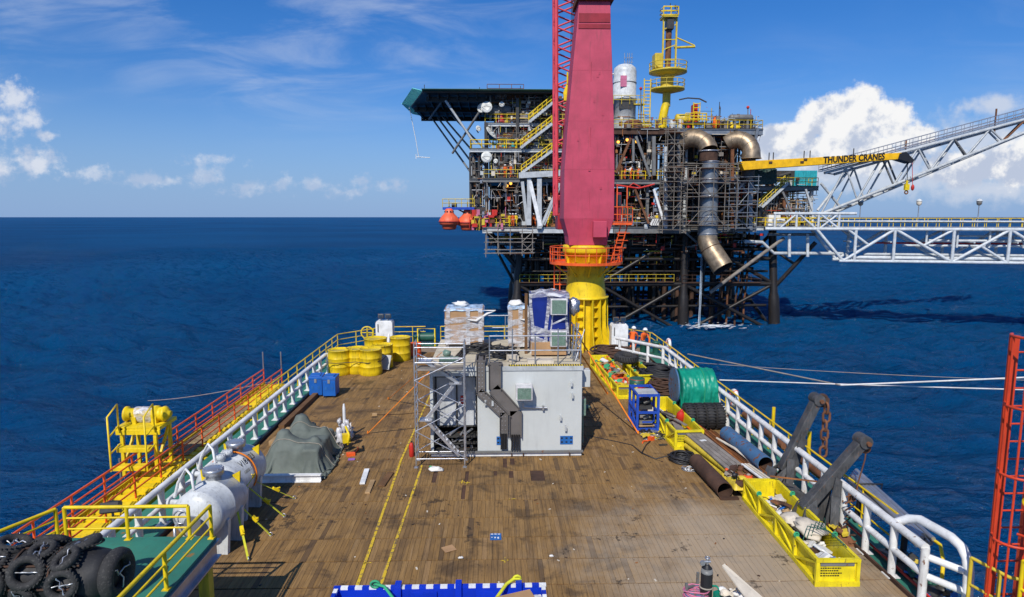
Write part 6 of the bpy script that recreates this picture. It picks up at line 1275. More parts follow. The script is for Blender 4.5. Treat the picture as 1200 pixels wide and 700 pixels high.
# ------------------------------------------------------------------ people
def person(label, loc, rz, cov, helmet, pose='stand', grp=None):
    t = thing('person', label, 'person', loc, rz, grp); lean = {'stand': 0.0, 'rail': .16, 'bend': .38, 'crouch': .42}[pose]; dr = V((0,.12,-.36)) if pose == 'crouch' else V((0,0,0))
    J = {}; J['pel'] = V((0,0,.95)); J['ch'] = V((0,-.32*lean-.0,1.28)); J['sh'] = V((0,-.5*lean,1.43)); J['nk'] = V((0,-.58*lean-.01,1.53)); J['hd'] = V((0,-.64*lean-.03,1.62)); J['top'] = V((0,-.66*lean-.02,1.73))
    J = {k: q+dr for k, q in J.items()}; vs, es, rs = [], [], []
    def ad(p, r, par=None):
        vs.append(p); rs.append(r)
        if par is not None: es.append((par, len(vs)-1))
        return len(vs)-1
    pel = ad(J['pel'], (.155,.12)); ch = ad(J['ch'], (.17,.125), pel); sh = ad(J['sh'], (.15,.105), ch); nk = ad(J['nk'], (.06,.062), sh); hd = ad(J['hd'], (.085,.1), nk); ad(J['top'], (.075,.085), hd); ad(J['hd']+V((0,-.115,-.005)), (.018,.02), hd)
    for s in (-1, 1):
        ad(J['hd']+V((s*.088,.01,0)), (.014,.02), hd)
        hp = ad(V((s*.10,0,.9))+dr, (.1,.1), pel); k = ad(V((s*.12,-.03-.05*lean,.5)) if pose != 'crouch' else V((s*.16,-.26,.46)), (.068,.07), hp); a = ad(V((s*.13,.03,.1)), (.048,.05), k); ad(V((s*.14,-.13,.045)), (.045,.035), a)
        so = ad(J['sh']+V((s*.2,0,-.02)), (.066,.066), sh)
        if pose == 'stand': e0, w0 = V((s*.27,.02,1.14)), V((s*.25,-.14,.92))
        elif pose == 'rail': e0, w0 = V((s*.29,-.12,1.16)), V((s*.22,-.36,1.06))
        else: e0, w0 = V((s*.26,-.36,1.12)), V((s*.16,-.5,.88))
        e0 = e0+dr; w0 = w0+dr
        el = ad(e0, (.048,.048), so); w = ad(w0, (.034,.034), el); d = (w0-e0).normalized(); pm = ad(w0+d*.07, (.036,.022), w); side = d.cross(V((s,0,.3))).normalized()
        for f in range(4):
            r0 = w0+d*.10+side*(-.03+.02*f); f1 = ad(r0+d*.03, (.009,.009), pm); ad(r0+d*(.06+.012*(f in (1,2)))+V((-s*.018,0,-.01)), (.008,.008), f1)
        th = ad(w0+d*.05-side*.05, (.010,.010), w); ad(w0+d*.085-side*.06, (.008,.008), th)
    me = bpy.data.meshes.new('body'); me.from_pydata(vs, es, []); o = bpy.data.objects.new('body', me); COL.objects.link(o)
    md = o.modifiers.new('skin', 'SKIN'); md.use_smooth_shade = True
    for i, r in enumerate(rs): me.skin_vertices[0].data[i].radius = r
    me.skin_vertices[0].data[0].use_root = True
    sb = o.modifiers.new('sub', 'SUBSURF'); sb.levels = sb.render_levels = 1
    dg = bpy.context.evaluated_depsgraph_get(); dg.update(); m2 = bpy.data.meshes.new_from_object(o.evaluated_get(dg)); bpy.data.objects.remove(o)
    b = bpy.data.objects.new('body', m2); COL.objects.link(b); b.parent = t; ROOT[b.name] = ROOT[t.name]
    for m in (M[cov], M['skin'], M['boots']): m2.materials.append(m)
    ws = [vs[i] for i in range(len(vs))]
    hands = [V(p) for p, r in zip(vs, rs) if r[0] <= .036 and p.z < 1.4+dr.z]
    for p in m2.polygons:
        c = p.center; p.use_smooth = True
        p.material_index = 1 if (c.z > 1.5+dr.z or any((c-h).length < .05 for h in hands)) else (2 if c.z < .11 else 0)
    I = ROOT[t.name]; hm = MB(); Tm = I @ Matrix.Translation(J['top']+V((0,0,-.045)))
    hm.lathe([(.155,0), (.135,.02), (.128,.05), (.1,.10), (.05,.13), (0,.137)], 18, Tm).cbox(I @ (J['top']+V((0,-.14,-.04))), (.16,.09,.012), rz=rz); hm.build('helmet', M[helmet], t)
    vz = MB()
    for s in (-1, 1): vz.ball(I @ (J['hd']+V((s*.033,-.095,.02))), .012, n=6, m=4)
    vz.build('eyes', M['ink'], t)
    bl = MB(); bl.lathe([(.165,0), (.172,.03), (.165,.06)], 18, I @ Matrix.Translation(V((0,-.02*lean,.96))+dr) @ Matrix.Diagonal((1,.8,1,1))); bl.build('belt', M['coverall_w'], t)
    return t
bowgrp = 'men on the starboard bow'
person('man in orange crouching on the bow beside the ventilator box', (8.55,39.0,0), R(150), 'coverall', 'white', 'crouch', bowgrp)
person('man in orange crouching on the bow, facing aft, right of the other man', (9.15,38.7,0), R(20), 'coverall', 'white', 'crouch', bowgrp)
# ------------------------------------------------------------------ the offshore platform
YF = 88.0
def X(px, Y=YF): return D(px, 254, Y).x
def Z(py, Y=YF): return D(580, py, Y).z
plat = thing('offshore_platform', 'big steel production platform on a dark jacket standing in the sea beyond the bow', 'platform', (20, 98, SEA))
prr = random.Random(21)
LX = (3.6, 14.9, 27.2, 39.9); LY = (91.5, 108)
Z0, Z1, Z2, Z3, Z4 = 6.9, 13.5, 17.5, 21.0, 24.2          # deck levels
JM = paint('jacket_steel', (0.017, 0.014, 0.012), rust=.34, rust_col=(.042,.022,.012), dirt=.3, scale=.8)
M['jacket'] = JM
def leg_at(i, j, z): t = (6.0-z)/14.0; s = -1 if i == 0 else (1 if i == 3 else 0); return V((LX[i]+s*.75*t, LY[j]+(-1 if j == 0 else 1)*.6*t, z))
for i in range(4):
    for j in range(2):
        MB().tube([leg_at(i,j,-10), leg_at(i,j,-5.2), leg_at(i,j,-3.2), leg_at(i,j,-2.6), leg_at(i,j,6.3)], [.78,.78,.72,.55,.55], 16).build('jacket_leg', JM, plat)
for z, r in ((-1.4,.34), (2.2,.26)):
    for j in range(2):
        for i in range(3): MB().tube([leg_at(i,j,z), leg_at(i+1,j,z)], r, 10).build('horizontal_brace', JM, plat)
    for i in range(4): MB().tube([leg_at(i,0,z), leg_at(i,1,z)], r, 10).build('horizontal_brace', JM, plat)
for j in range(2):
    for i in range(3):
        for (za, zb) in ((-8.5,-1.4), (-1.4,6.0)):
            a, b2 = ((i, i+1) if (i+j) % 2 else (i+1, i)); MB().tube([leg_at(a,j,za), leg_at(b2,j,zb)], .27, 10).build('diagonal_brace', JM, plat)
            if za < -5: MB().tube([leg_at(b2,j,za), leg_at(a,j,zb)], .24, 10).build('diagonal_brace', JM, plat)
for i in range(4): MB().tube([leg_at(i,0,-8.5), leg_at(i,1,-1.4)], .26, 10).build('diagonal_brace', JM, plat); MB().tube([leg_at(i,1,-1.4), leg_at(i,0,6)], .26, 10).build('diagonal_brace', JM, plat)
MB().tube([D(832,343,90.5), D(919,279,88.6)], .25, 10).build('raking_brace', M['woodgrey'], plat)
MB().tube([leg_at(3,0,-2.0), D(956,284,89.0)], .3, 10).build('raking_brace', JM, plat)
MB().tube([leg_at(3,0,3.6), leg_at(3,0,-2.0).lerp(D(956,284,89.0), .52)], .2, 10).build('raking_brace', JM, plat)
MB().tube([leg_at(0,0,.8), V((-1.2,91.5,6.2))], .33, 10).build('raking_brace', JM, plat); MB().tube([leg_at(0,1,.8), V((-1.2,108,6.2))], .33, 10).build('raking_brace', JM, plat)
for k in range(16):
    x = 25.2+ (k % 8)*1.45+.4*(k//8); y0 = 94.5+5*(k//8)+prr.uniform(-.5,.5); MB().tube([(x,y0,-10), (x,y0,6.2)], prr.uniform(.24,.38), 10).build('conductor', JM if k % 3 else M['rustdark'], plat)
for k in range(9):
    x = prr.choice((5.5,9,12,17,18.5,20,22,23.5,36.5))+prr.uniform(-.4,.4); MB().tube([(x,prr.uniform(92,104),-10), (x,prr.uniform(92,104),6.2)], prr.uniform(.15,.3), 8).build('riser', JM, plat)
for k in range(5):
    x = 31.5+k*1.25; m = MB().tube([(x,92.2,-10), (x,92.2,-4+prr.uniform(0,2)), (x+.3,92.2,-1), (x+.3,92.2,6)], .15, 8); m.build('riser', M['rustdark'] if k % 2 else M['rust'], plat)
for k in range(52):
    x = prr.uniform(4.5, 39); yy = prr.uniform(92, 108); MB().tube([(x,yy,-10), (x+prr.uniform(-.2,.2),yy,6.2)], prr.choice((.18,.25,.3,.4)), 8).build('caisson', JM if k % 4 else M['rustdark'], plat)
for z in (-4.6, .4, 3.6):
    for yy in (91.8, 97, 103, 107.6): MB().tube([(4,yy,z+prr.uniform(-.3,.3)), (39.6,yy,z)], prr.uniform(.16,.3), 8).build('frame_brace', JM, plat)
for k in range(22):
    x = prr.uniform(4, 36); yy = prr.uniform(91, 106); MB().tube([(x,yy,prr.uniform(-7,0)), (x+prr.uniform(-6,6),yy+prr.uniform(-2,2),prr.uniform(0,6))], prr.uniform(.12,.24), 7).build('frame_brace', JM, plat)
for k in range(12): x = prr.uniform(2,36); w = prr.uniform(1,3.4); MB().box(x, x+w, 92.5, 96, prr.uniform(2.6,4.2), 6.0).build('underdeck_tank', JM, plat)
# jacket walkways with rails
for (xa, xb, yy, z) in ((3.5,14.3,90.6,-1.0), (15.2,25.6,90.6,-1.0), (26.8,38.2,90.6,-1.1), (16,26,92.5,1.4)):
    w = MB(); w.box(xa, xb, yy, yy+1.1, z-.12, z); w.build('jacket_walkway', M['rustdark'], plat)
    w = MB()
    for zz in (.5, 1.05): w.tube([(xa,yy,z+zz), (xb,yy,z+zz)], .035, 5)
    for i in range(9): x = xa+(xb-xa)*i/8; w.tube([(x,yy,z), (x,yy,z+1.05)], .03, 5)
    w.build('walkway_rail', M['yellow_old'] if z > -1.05 else M['rustdark'], plat)
MB().box(2.4, 14.0, 92, 106, .2, .35).build('sump_deck', M['jacket'], plat)
# decks: plating, edge girders, columns
def deckplate(x0, x1, y0, y1, z, mat='dgrey', edge='mgrey', eh=.55):
    MB().box(x0, x1, y0, y1, z-.12, z).build('deck_plate', M[mat], plat)
    for a, b2 in (((x0,y0+.1),(x1,y0+.1)), ((x0+.1,y0+.3),(x0+.1,y1-.1)), ((x1-.1,y0+.3),(x1-.1,y1-.1))): MB().ibeam((a[0],a[1],z-.14-eh/2), (b2[0],b2[1],z-.14-eh/2), eh, .3, .05).build('edge_girder', M[edge], plat)
    u = MB(); n = int((x1-x0)/2.4)
    for k in range(1, n): u.bar((x0+(x1-x0)*k/n,y0+.4,z-.3), (x0+(x1-x0)*k/n,y1-.4,z-.3), .14, .34)
    u.build('floor_beams', M['jacket'], plat)
deckplate(-1.7, 16.2, 88.0, 109, Z0, edge='lgrey', eh=.75); deckplate(16.3, 27.0, 88.4, 109, Z0, edge='mgrey', eh=.8); deckplate(27.05, 36.2, 88.2, 109, Z0, eh=.6); deckplate(36.25, 46.0, 89.0, 104, Z0+.1, edge='lgrey', eh=.5)
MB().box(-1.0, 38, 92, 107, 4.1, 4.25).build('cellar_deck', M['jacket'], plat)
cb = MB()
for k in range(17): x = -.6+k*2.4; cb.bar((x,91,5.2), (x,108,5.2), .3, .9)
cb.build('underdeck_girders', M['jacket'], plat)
for k in range(9): MB().tube([(prr.uniform(-1,30),91.5+prr.uniform(-1,2),5.6-prr.uniform(0,1)), (prr.uniform(5,38),92+prr.uniform(-1,2),5.6-prr.uniform(0,1))], prr.uniform(.08,.2), 8).build('underdeck_pipe', M[prr.choice(('mgrey','rustdark','dgrey'))], plat)
deckplate(-1.6, 15.5, 88.6, 108, Z1, eh=.45); deckplate(-3.4, 15.5, 89.0, 108, Z2, eh=.4, edge='lgrey'); deckplate(-1.4, 15.5, 89.6, 108, Z3, eh=.4, edge='lgrey'); 
deckplate(15.6, 24.6, 88.3, 108, 13.3, eh=.5); deckplate(24.65, 36.0, 88.3, 108, 13.3, eh=.5, edge='ductgrey'); deckplate(36.1, 45.0, 89.0, 103, 12.5, eh=.5, edge='mgrey')
deckplate(15.6, 25.0, 88.6, 108, 20.2, eh=.7, edge='rustdark'); deckplate(25.1, 36.4, 88.0, 107, 20.1, eh=.7, edge='ductgrey')
MB().box(4.5, 15.4, 91, 108, Z4, Z4+.15).build('deck_plate', M['dgrey'], plat)
for (x, za, zb, m) in ((-1.2,Z0,Z3,'dgrey'), (3.1,Z0,Z4,'dgrey'), (8.6,Z0,Z4,'dgrey'), (14.6,Z0,Z4,'dgrey'), (16.2,Z0,20.1,'mgrey'), (21.2,Z0,20.1,'mgrey'), (24.4,Z0,20.1,'mgrey'), (26.4,Z0,20.1,'lgrey'), (32.0,Z0,20.1,'rust'), (35.6,Z0,20.1,'ductgrey'), (37.2,Z0,12.4,'dgrey'), (40.5,Z0,12.4,'rust'), (44.3,Z0,12.4,'lgrey')):
    for yy in (89.6, 103): MB().bar((x,yy,za), (x,yy,zb), .42, .42).build('column', M[m], plat)
deckplate(-3.6, -1.75, 89.4, 104, Z0, eh=.4); deckplate(-3.5, -1.75, 89.4, 104, Z1, eh=.4)
for yy in (89.7, 96):
    for x in (-3.4, -2.2): MB().bar((x,yy,Z0), (x,yy,Z2-.6), .25, .25).build('column', M['dgrey'], plat)
MB().box(-3.3, -1.8, 93, 93.3, Z0, Z1+2.5).build('wall_panel', M['dgrey'], plat)
# walls of the modules, set back behind the walkways
for (x0, x1, z0, z1, yy, mt) in ((-.8,15.2,Z1+.02,Z2-.6,90.5,'dgrey'), (.4,15.2,Z2+.02,Z3-.6,90.6,'dgrey'), (4.6,15.2,Z3+.02,Z4,91.2,'dgrey'), (-.8,15.2,Z0+.02,Z1-.6,98,'jacket'),
                         (15.8,24.4,Z0+.02,12.6,99,'jacket'), (15.8,24.4,13.4,19.4,98,'jacket'), (24.8,36,Z0+.02,12.7,97,'jacket'), (24.8,35.6,13.4,19.3,95,'jacket'), (36.6,44.6,Z0+.1,11.9,99,'jacket')):
    MB().box(x0, x1, yy, yy+.3, z0, z1).build('wall_panel', paint('wall_steel', (.22,.22,.20), rust=.50, rust_col=(.11,.06,.03), dirt=.7, scale=.9) if mt == 'dgrey' else M['jacket'], plat)
# the grey truss of the middle level, left of the crane
for a, b2, w, m in (((608,206),(660,203),.95,'lgrey'), ((612,213),(618,264),.42,'lgrey'), ((620,207),(620,264),.55,'lgrey'), ((621,213),(633,265),.62,'white'), ((632,205),(632,268),.62,'lgrey'), ((656,214),(634,266),.4,'lgrey'), ((660,210),(638,264),.22,'lgrey'), ((700,206),(700,266),.5,'lgrey')):
    MB().bar(D(*a,87.7), D(*b2,87.7), w, w*.8).build('truss_member', M[m], plat)
# diagonals of the right block
for a, b2, w, m in (((739,162),(722,203),.3,'rust'), ((745,160),(762,207),.32,'mgrey'), ((742,163),(742,190),.3,'mgrey'), ((708,158),(708,205),.4,'mgrey'), ((766,160),(766,206),.45,'mgrey'), ((766,222),(780,268),.32,'white'), ((744,222),(760,262),.3,'rust'), ((830,296),(800,270),.25,'mgrey'),
                    ((878,238),(862,252),.25,'lgrey'), ((880,206),(862,225),.25,'lgrey'), ((860,205),(880,232),.2,'ductgrey'), ((858,250),(880,270),.25,'ductgrey'), ((917,225),(928,250),.25,'mgrey'), ((944,222),(952,247),.25,'lgrey'), ((888,150),(882,178),.35,'ductgrey'), ((862,152),(866,172),.4,'dgrey'), ((780,172),(780,268),.42,'lgrey'), ((795,150),(795,265),.4,'mgrey'), ((858,175),(858,268),.4,'rust'), ((879,186),(879,270),.5,'ductgrey')):
    MB().bar(D(*a,87.9), D(*b2,87.9), w, w).build('truss_member', M[m], plat)
# hand rails along every deck edge
def hrail(pts, h=1.1, mat='yellow_old', sp=1.6, r=.045):
    m = MB(); pts = [V(p) for p in pts]
    for k in (.5, 1.0): m.tube([p+V((0,0,h*k)) for p in pts], r, 5)
    for a, b2 in zip(pts, pts[1:]):
        n = max(1, round((b2-a).length/sp))
        for i in range(n+1): q = a.lerp(b2, i/n); m.tube([q, q+V((0,0,h))], r, 5)
    return m.build('handrail', M[mat], plat)
hrail([(-1.6,91,Z0), (-1.6,88.1,Z0), (2,88.1,Z0)], mat='yellow'); hrail([(8.5,88.1,Z0), (16,88.1,Z0)], mat='galv'); hrail([(16.4,88.5,Z0), (26,88.5,Z0)], mat='galv'); hrail([(33,88.3,Z0), (36.2,88.3,Z0), (36.2,89.1,Z0+.1), (45.9,89.1,Z0+.1)], mat='yellow')
hrail([(-1.5,93,Z1), (-1.5,88.7,Z1), (15.4,88.7,Z1)], mat='yellow_old'); hrail([(-3.3,94,Z2), (-3.3,89.1,Z2), (4.4,89.1,Z2)], mat='yellow', r=.075); hrail([(4.4,89.1,Z2), (15.4,89.1,Z2)]); hrail([(-1.3,93,Z3), (-1.3,89.7,Z3), (3.2,89.7,Z3)], mat='yellow'); hrail([(3.2,89.7,Z3), (15.4,89.7,Z3)])
hrail([(15.7,88.4,13.3), (25.5,88.4,13.3)], mat='yellow'); hrail([(27,88.4,13.3), (36,88.4,13.3)], mat='galv'); hrail([(36.2,89.1,12.5), (44.9,89.1,12.5), (44.9,96,12.5)], mat='yellow'); hrail([(36.2,89.1,12.5), (36.2,96,12.5)], mat='yellow')
hrail([(15.7,88.7,20.2), (24.9,88.7,20.2)], mat='yellow_old'); hrail([(25.2,88.1,20.1), (36.3,88.1,20.1), (36.3,96,20.1)], mat='yellow'); hrail([(-1,90.5,Z4+.9), (4,90.5,Z4+.9)], mat='rust')
hrail([(0.2,88.9,Z2-.02),(3,88.9,Z2-.02)], mat='yellow', r=.06)
MB().box(1.0, 3.6, 90.0, 90.2, Z2+.1, Z2+.9).build('window_strip', M['teal'], plat)
# equipment: vessels, skids, pipes
def eq(x0, x1, z, yy0, yy1, n, zmax, mats, seed):
    r = random.Random(seed)
    for k in range(n):
        x = r.uniform(x0, x1); yy = r.uniform(yy0, yy1); q = r.random(); mt = M[r.choice(mats)]
        if q < .35: w, h = r.uniform(.6,2.2), r.uniform(.8, zmax*.7); MB().box(x-w/2, x+w/2, yy, yy+r.uniform(.6,1.5), z, z+h).build('equipment_skid', mt, plat)
        elif q < .62: rr2 = r.uniform(.3,.8); L = r.uniform(1,3); zz = z+rr2+.3+r.uniform(0,1); MB().lathe([(0,-L/2-.25), (rr2*.7,-L/2-.15), (rr2,-L/2), (rr2,L/2), (rr2*.7,L/2+.15), (0,L/2+.25)], 16, Matrix.Translation((x,yy+.6,zz)) @ Matrix.Rotation(R(90), 4, 'Y')).box(x-L*.35, x-L*.25, yy+.3, yy+.9, z, zz).box(x+L*.25, x+L*.35, yy+.3, yy+.9, z, zz).build('process_vessel', mt, plat)
        else: rr2 = r.uniform(.25,.6); h = r.uniform(1.5, zmax*.9); MB().lathe([(rr2,0), (rr2,h-.3), (rr2*.6,h-.08), (0,h)], 14, Matrix.Translation((x,yy+.5,z))).build('process_column', mt, plat)
g1 = ('dgrey','mgrey','rustdark','dgrey','rust','jacket','lgrey'); 
g2 = ('mgrey','rust','lgrey','yellow_old','redbit','woodgrey','galv','dgrey','teal','house_in'); eq(-.5,15,Z0,90,96,11,5,g1,1); eq(16,25,Z0,90,97,10,5,g1,2); eq(25,36,Z0,90,96,12,5,g1,3); eq(37,44,Z0,91,97,9,4.5,g1,4)
eq(-.5,15,Z1,89.3,89.8,12,2.6,g2,5); eq(.5,15,Z2,89.6,90,11,2.4,g2,6); eq(.5,15,Z3,89.9,90.6,9,2.4,g2,16); eq(-1,15,Z0,88.8,90,9,3,g2,17); eq(16,25,13.3,89.5,97,12,5,g1,7); eq(25,36,13.3,90,94,9,5,g1,8)
eq(16,25,20.2,89.5,100,9,1.9,('dgrey','mgrey','rust','yellow_old','mgrey'),9); eq(25.5,36,20.1,89,100,12,1.8,('mgrey','dgrey','redbit','yellow_old','rust','lgrey'),10); eq(5,15,Z3,90.4,92.6,7,2.4,g1,12); eq(36.6,44,12.5,92,98,6,1.6,g1,13)
def piperun(x0, x1, z0, z1, y0, y1, n, mats, seed, name='pipe_run', rad=(.05,.17)):
    r = random.Random(seed)
    for k in range(n):
        p = V((r.uniform(x0,x1), r.uniform(y0,y1), r.uniform(z0,z1))); pts = [p.copy()]
        for s in range(r.randint(2,5)):
            ax = r.choice('xxzzzy'); 
            if ax == 'x': p.x = r.uniform(x0,x1)
            elif ax == 'z': p.z = r.uniform(z0,z1)
            else: p.y = r.uniform(y0,y1)
            if (p-pts[-1]).length > .3: pts.append(p.copy())
        if len(pts) > 1:
            m = MB(); rd = r.uniform(*rad)
            for a, b2 in zip(pts, pts[1:]): m.tube([a,b2], rd, 6)
            for q in pts[1:-1]: m.ball(q, rd*1.05, n=7, m=5)
            m.build(name, M[r.choice(mats)], plat)
gp = ('scafbrown','rust','rustdark','mgrey','dgrey','rustorange','lgrey','wooddark','dgrey')
piperun(-1,15,Z0+.2,Z1-.8,89,92,12,gp,1); piperun(16,25,Z0+.2,12.6,89.2,93,12,gp,2); piperun(25,36,Z0,12.8,88.6,92,12,gp,3); piperun(37,44.5,Z0+.2,12,89.4,93,10,gp,4)
piperun(-.5,15,Z1+.2,Z2-.6,89.3,92,10,gp,5); piperun(.5,15,Z2,Z3-.5,90,92,9,gp,6); piperun(1,15,Z3,Z4,90.2,92.6,11,gp,7); piperun(16,25,13.4,19.5,89.2,93,8,gp,8); piperun(25,36,13.4,19.5,89,92,12,gp,9)
# finer tubes, valves and cable runs nobody could count
fine = MB(); r = random.Random(99); fm = [M[k] for k in ('dgrey','rust','scafbrown','rustdark','yellow_old','lgrey','redbit','woodgrey')]
for (x0,x1,z0,z1,y0,y1,n) in ((-1,15,Z0,Z1-.6,88.4,93,150), (16,25,Z0,12.7,88.5,93,170), (25,36,Z0,12.8,88.0,92,260), (37,44.6,Z0,12,89.2,93,130), (-.8,15,Z1,Z2-.6,88.8,90.4,240), (0,15,Z2,Z3-.5,89.2,90.5,220), (-.6,15,Z3,Z4+.4,89.8,91.2,230), (-3.2,-1.2,Z0,Z2-1,89,96,110),
                              (16,25,13.4,19.5,88.8,94,120), (25,36,13.4,19.6,88.5,92,180), (16,36,20.2,21.6,88.5,97,120), (-1,38,3.0,6.0,89.0,92,260), (36.5,44.8,12.5,13.6,89.4,96,30), (24,36,20.2,23.2,89,97,24)):
    for k in range(n):
        p = V((r.uniform(x0,x1), r.uniform(y0,y1), r.uniform(z0,z1))); q = r.random(); mi = r.choice((0,0,1,1,2,3,3,4,5,6,7))
        if q < .42: p2 = p.copy(); p2.z = min(z1, p.z+r.uniform(.5,2.5)); fine.tube([p,p2], r.uniform(.025,.07), 4, mi=mi)
        elif q < .76: p2 = p.copy(); p2.x = min(x1, p.x+r.uniform(.6,3)); fine.tube([p,p2], r.uniform(.025,.07), 4, mi=mi)
        else: s = r.uniform(.12,.5); fine.cbox(p, (s,s*.7,s*r.uniform(.5,1.4)), mi=mi)
o = fine.build('small_pipework', fm, plat); o['kind'] = 'stuff'
fine = MB(); fm = [M[k] for k in ('lgrey','scafbrown','woodgrey','cream','rustorange','mgrey','galv')]
for (x0,x1,z0,z1,y0,y1,n) in ((-1.2,8,Z0,Z1-.6,88.2,89.2,80), (-1.4,8,Z1,Z2-.5,88.7,89.4,90), (-1,8,Z2,Z3-.4,89.1,90.2,90), (-.8,8,Z3,Z4+.6,89.7,90.6,110), (-3.4,-1.4,Z0,Z2,89.2,90,40), (16.4,26,Z0,13,88.3,89.3,90), (16.4,26,13.4,20,88.5,89.5,60), (27,36.2,Z0,19.8,87.9,88.6,110), (37,45,Z0,12.4,89,89.8,50), (16,36.4,20.2,22,88.3,91,60)):
    for k in range(n):
        p = V((r.uniform(x0,x1), r.uniform(y0,y1), r.uniform(z0,z1))); q = r.random(); mi = r.randrange(7); p2 = p.copy()
        if q < .45: p2.z = min(z1, p.z+r.uniform(.6,2.2))
        elif q < .8: p2.x = min(x1, p.x+r.uniform(.6,2.6))
        else: p2.x = min(x1, p.x+r.uniform(-.9,.9)); p2.z = min(z1, p.z+r.uniform(.5,1.6))
        fine.tube([p,p2], r.uniform(.03,.06), 4, mi=mi)
        if k % 5 == 0: fine.cbox(p, (r.uniform(.2,.6),.3,r.uniform(.2,.7)), mi=mi)
o = fine.build('small_tubing', fm, plat); o['kind'] = 'stuff'

# lamps that are lit in the shade of the decks
for i, (px, py, yy, lab) in enumerate(((594,218,88.9,'lit orange work lamp in the dark bay beside the grey truss, the lower one'), (598.5,215,88.9,'lit orange work lamp in the dark bay left of the grey truss, the higher one'), (724.5,166.5,89,'lit yellow work lamp under the upper deck, nearest the red column'), (735,164,89,'lit orange work lamp under the upper deck, in the middle'), (746,166,89,'lit yellow work lamp under the upper deck, furthest from the red column'))):
    t = thing('work_lamp', lab, 'lamp', D(px,py,yy), 0, 'lit work lamps on the platform'); p = D(px,py,yy)
    MB().ball(p, .2, (1,1,1.1), 10, 8).build('bulb', M['lamp'], t); MB().lathe([(.24,.15), (.2,.28), (.05,.34), (0,.34)], 12, Matrix.Translation(p)).tube([p+V((0,0,.3)), p+V((0,0,.75))], .03, 5).build('fitting', M['dgrey'], t)

# ------------------------------------------------------------------ helideck
def helideck():
    t = thing('helideck', 'dark helideck with a teal net edge jutting out at the top left of the platform', 'helideck', (-2,98,24.6)); z = 24.9
    poly = [(-9.6,88.4), (8.2,88.4), (8.2,109.5), (-12.2,109.5), (-12.6,100)]
    MB().plate([V((x,y,z)) for x, y in poly], (0,0,-.22)).build('landing_deck', M['dgrey'], t)
    u = MB()
    for k in range(16): x = -11.5+k*1.3; u.bar((max(x,-9.5-(3 if x < -9.6 else 0)),89 if x > -9.4 else 98,z-.6), (x,109.2,z-.6), .14, .5)
    for yy in (90.5, 99, 108): u.bar((-9.3 if yy < 95 else -12,yy,z-.75), (8,yy,z-.75), .25, .7)
    u.build('underdeck_beams', M['jacket'], t)
    n = MB(); ed = [(-9.6,88.4), (8.2,88.4)]; ed2 = [(-9.6,88.4), (-12.6,100), (-12.2,109.5)]
    def net(a, b2, out):
        k = int((V(b2)-V(a)).length/.3); m = MB(); A, B = V((a[0],a[1],z)), V((b2[0],b2[1],z)); O = V((out[0],out[1],.06 if out[0] == 0 else .28))
        for i in range(k+1): q = A.lerp(B, i/k); m.tube([q, q+O], .05, 4)
        for w in range(9): m.tube([A+O*(w/8), B+O*(w/8)], .06 if w in (0,8) else .05, 4)
        return m
    net((-9.6,88.4), (8.2,88.4), (0,-.9)).build('safety_net', M['greendark'], t); net((-12.6,100), (-9.6,88.4), (-1.3,-.2)).build('safety_net', M['net'], t); net((-12.2,109.5), (-12.6,100), (-1.4,0)).build('safety_net', M['net'], t)
    for a, b2, w in (((505,137,107),(560,214,92),.14), ((513,138,104),(566,208,92),.14), ((519,137,103),(570,196,91),.14), ((522,118,89.6),(556,168,90),.17), ((564,128,89.6),(530,180,92),.16), ((517,120,92),(503,140,104),.15), ((527,133,102),(571,178,91),.13)):
        MB().tube([D(*a), D(*b2)], w, 8).build('strut', M['lgrey'] if w == .17 else M['mgrey'], t)
    for k in range(7): x = -9+k*2.9; MB().cbox((x,88.5,z+.12), (.2,.2,.24)).build('edge_light', M['dgrey'], t)
    for x, h in ((-9.4,.9), (-2,.6), (3.5,.8)): MB().tube([(x,89,z), (x,89,z+h)], .05, 5).build('marker_post', M['dgrey'], t)
    MB().tube([(-12.9,100,z-.2), (-12.0,100,z-5), (-11.6,100,z-7.6)], .05, 5).tube([(-12,100,z-7.6), (-9.9,100,z-7.7)], .06, 5).tube([(-12,100,z-7.9), (-12,100,z-7.2)], .06, 5).build('hanging_frame', M['white'], t)
helideck()
pk = MB().box(-1.3, 4.6, 90.6, 91.6, 23.7, 24.4).cbox((2.4,90.5,24.5), (3.6,.6,.7)); solo(pk, 'roof_equipment', M['rust'], 'rusty equipment house under the right end of the helideck', 'equipment')
# satellite dishes
def dish(label, px, py, Y, d, yaw, tilt):
    c = D(px,py,Y); t = thing('satellite_dish', label, 'dish', c, 0, 'white dishes on the platform corner'); Tm = Matrix.Translation(c) @ Matrix.Rotation(yaw, 4, 'Z') @ Matrix.Rotation(tilt, 4, 'X')
    MB().lathe([(0,0), (d*.25,.02), (d*.5,.10*d), (d*.5,.13*d), (d*.25,.05), (0,.03)], 28, Tm).build('reflector', M['dish'], t)
    MB().tube([Tm @ V((0,0,0)), Tm @ V((0,0,-.5)), c+V((0,.6,-d*.6))], .08, 6).build('mount', M['mgrey'], t)
    MB().tube([Tm @ V((d*.4,0,.1*d)), Tm @ V((0,0,d*.45)), Tm @ V((-d*.4,0,.1*d))], .03, 5).build('feed_arm', M['mgrey'], t)
dish('largest white dish below the helideck, top one of the platform corner', 570.5,126,89.0, 1.5, R(-8), R(84)); dish('small round white dish beside the top large dish', 588,122.5,89, .72, 0, R(86))
dish('white dish tilted to the sky above the yellow railing, seen as an ellipse', 575,157,88.7, 2.0, R(62), R(52)); dish('large white dish under the yellow railing, with a shadow across it', 570,184.5,88.6, 1.5, R(10), R(84)); dish('small grey white dish right of the lowest large dish', 581,189,88.6, .62, R(-10), R(80)); dish('dark small dish beside the platform corner, left of the tilted dish', 560.5,151,89, .8, R(30), R(70))
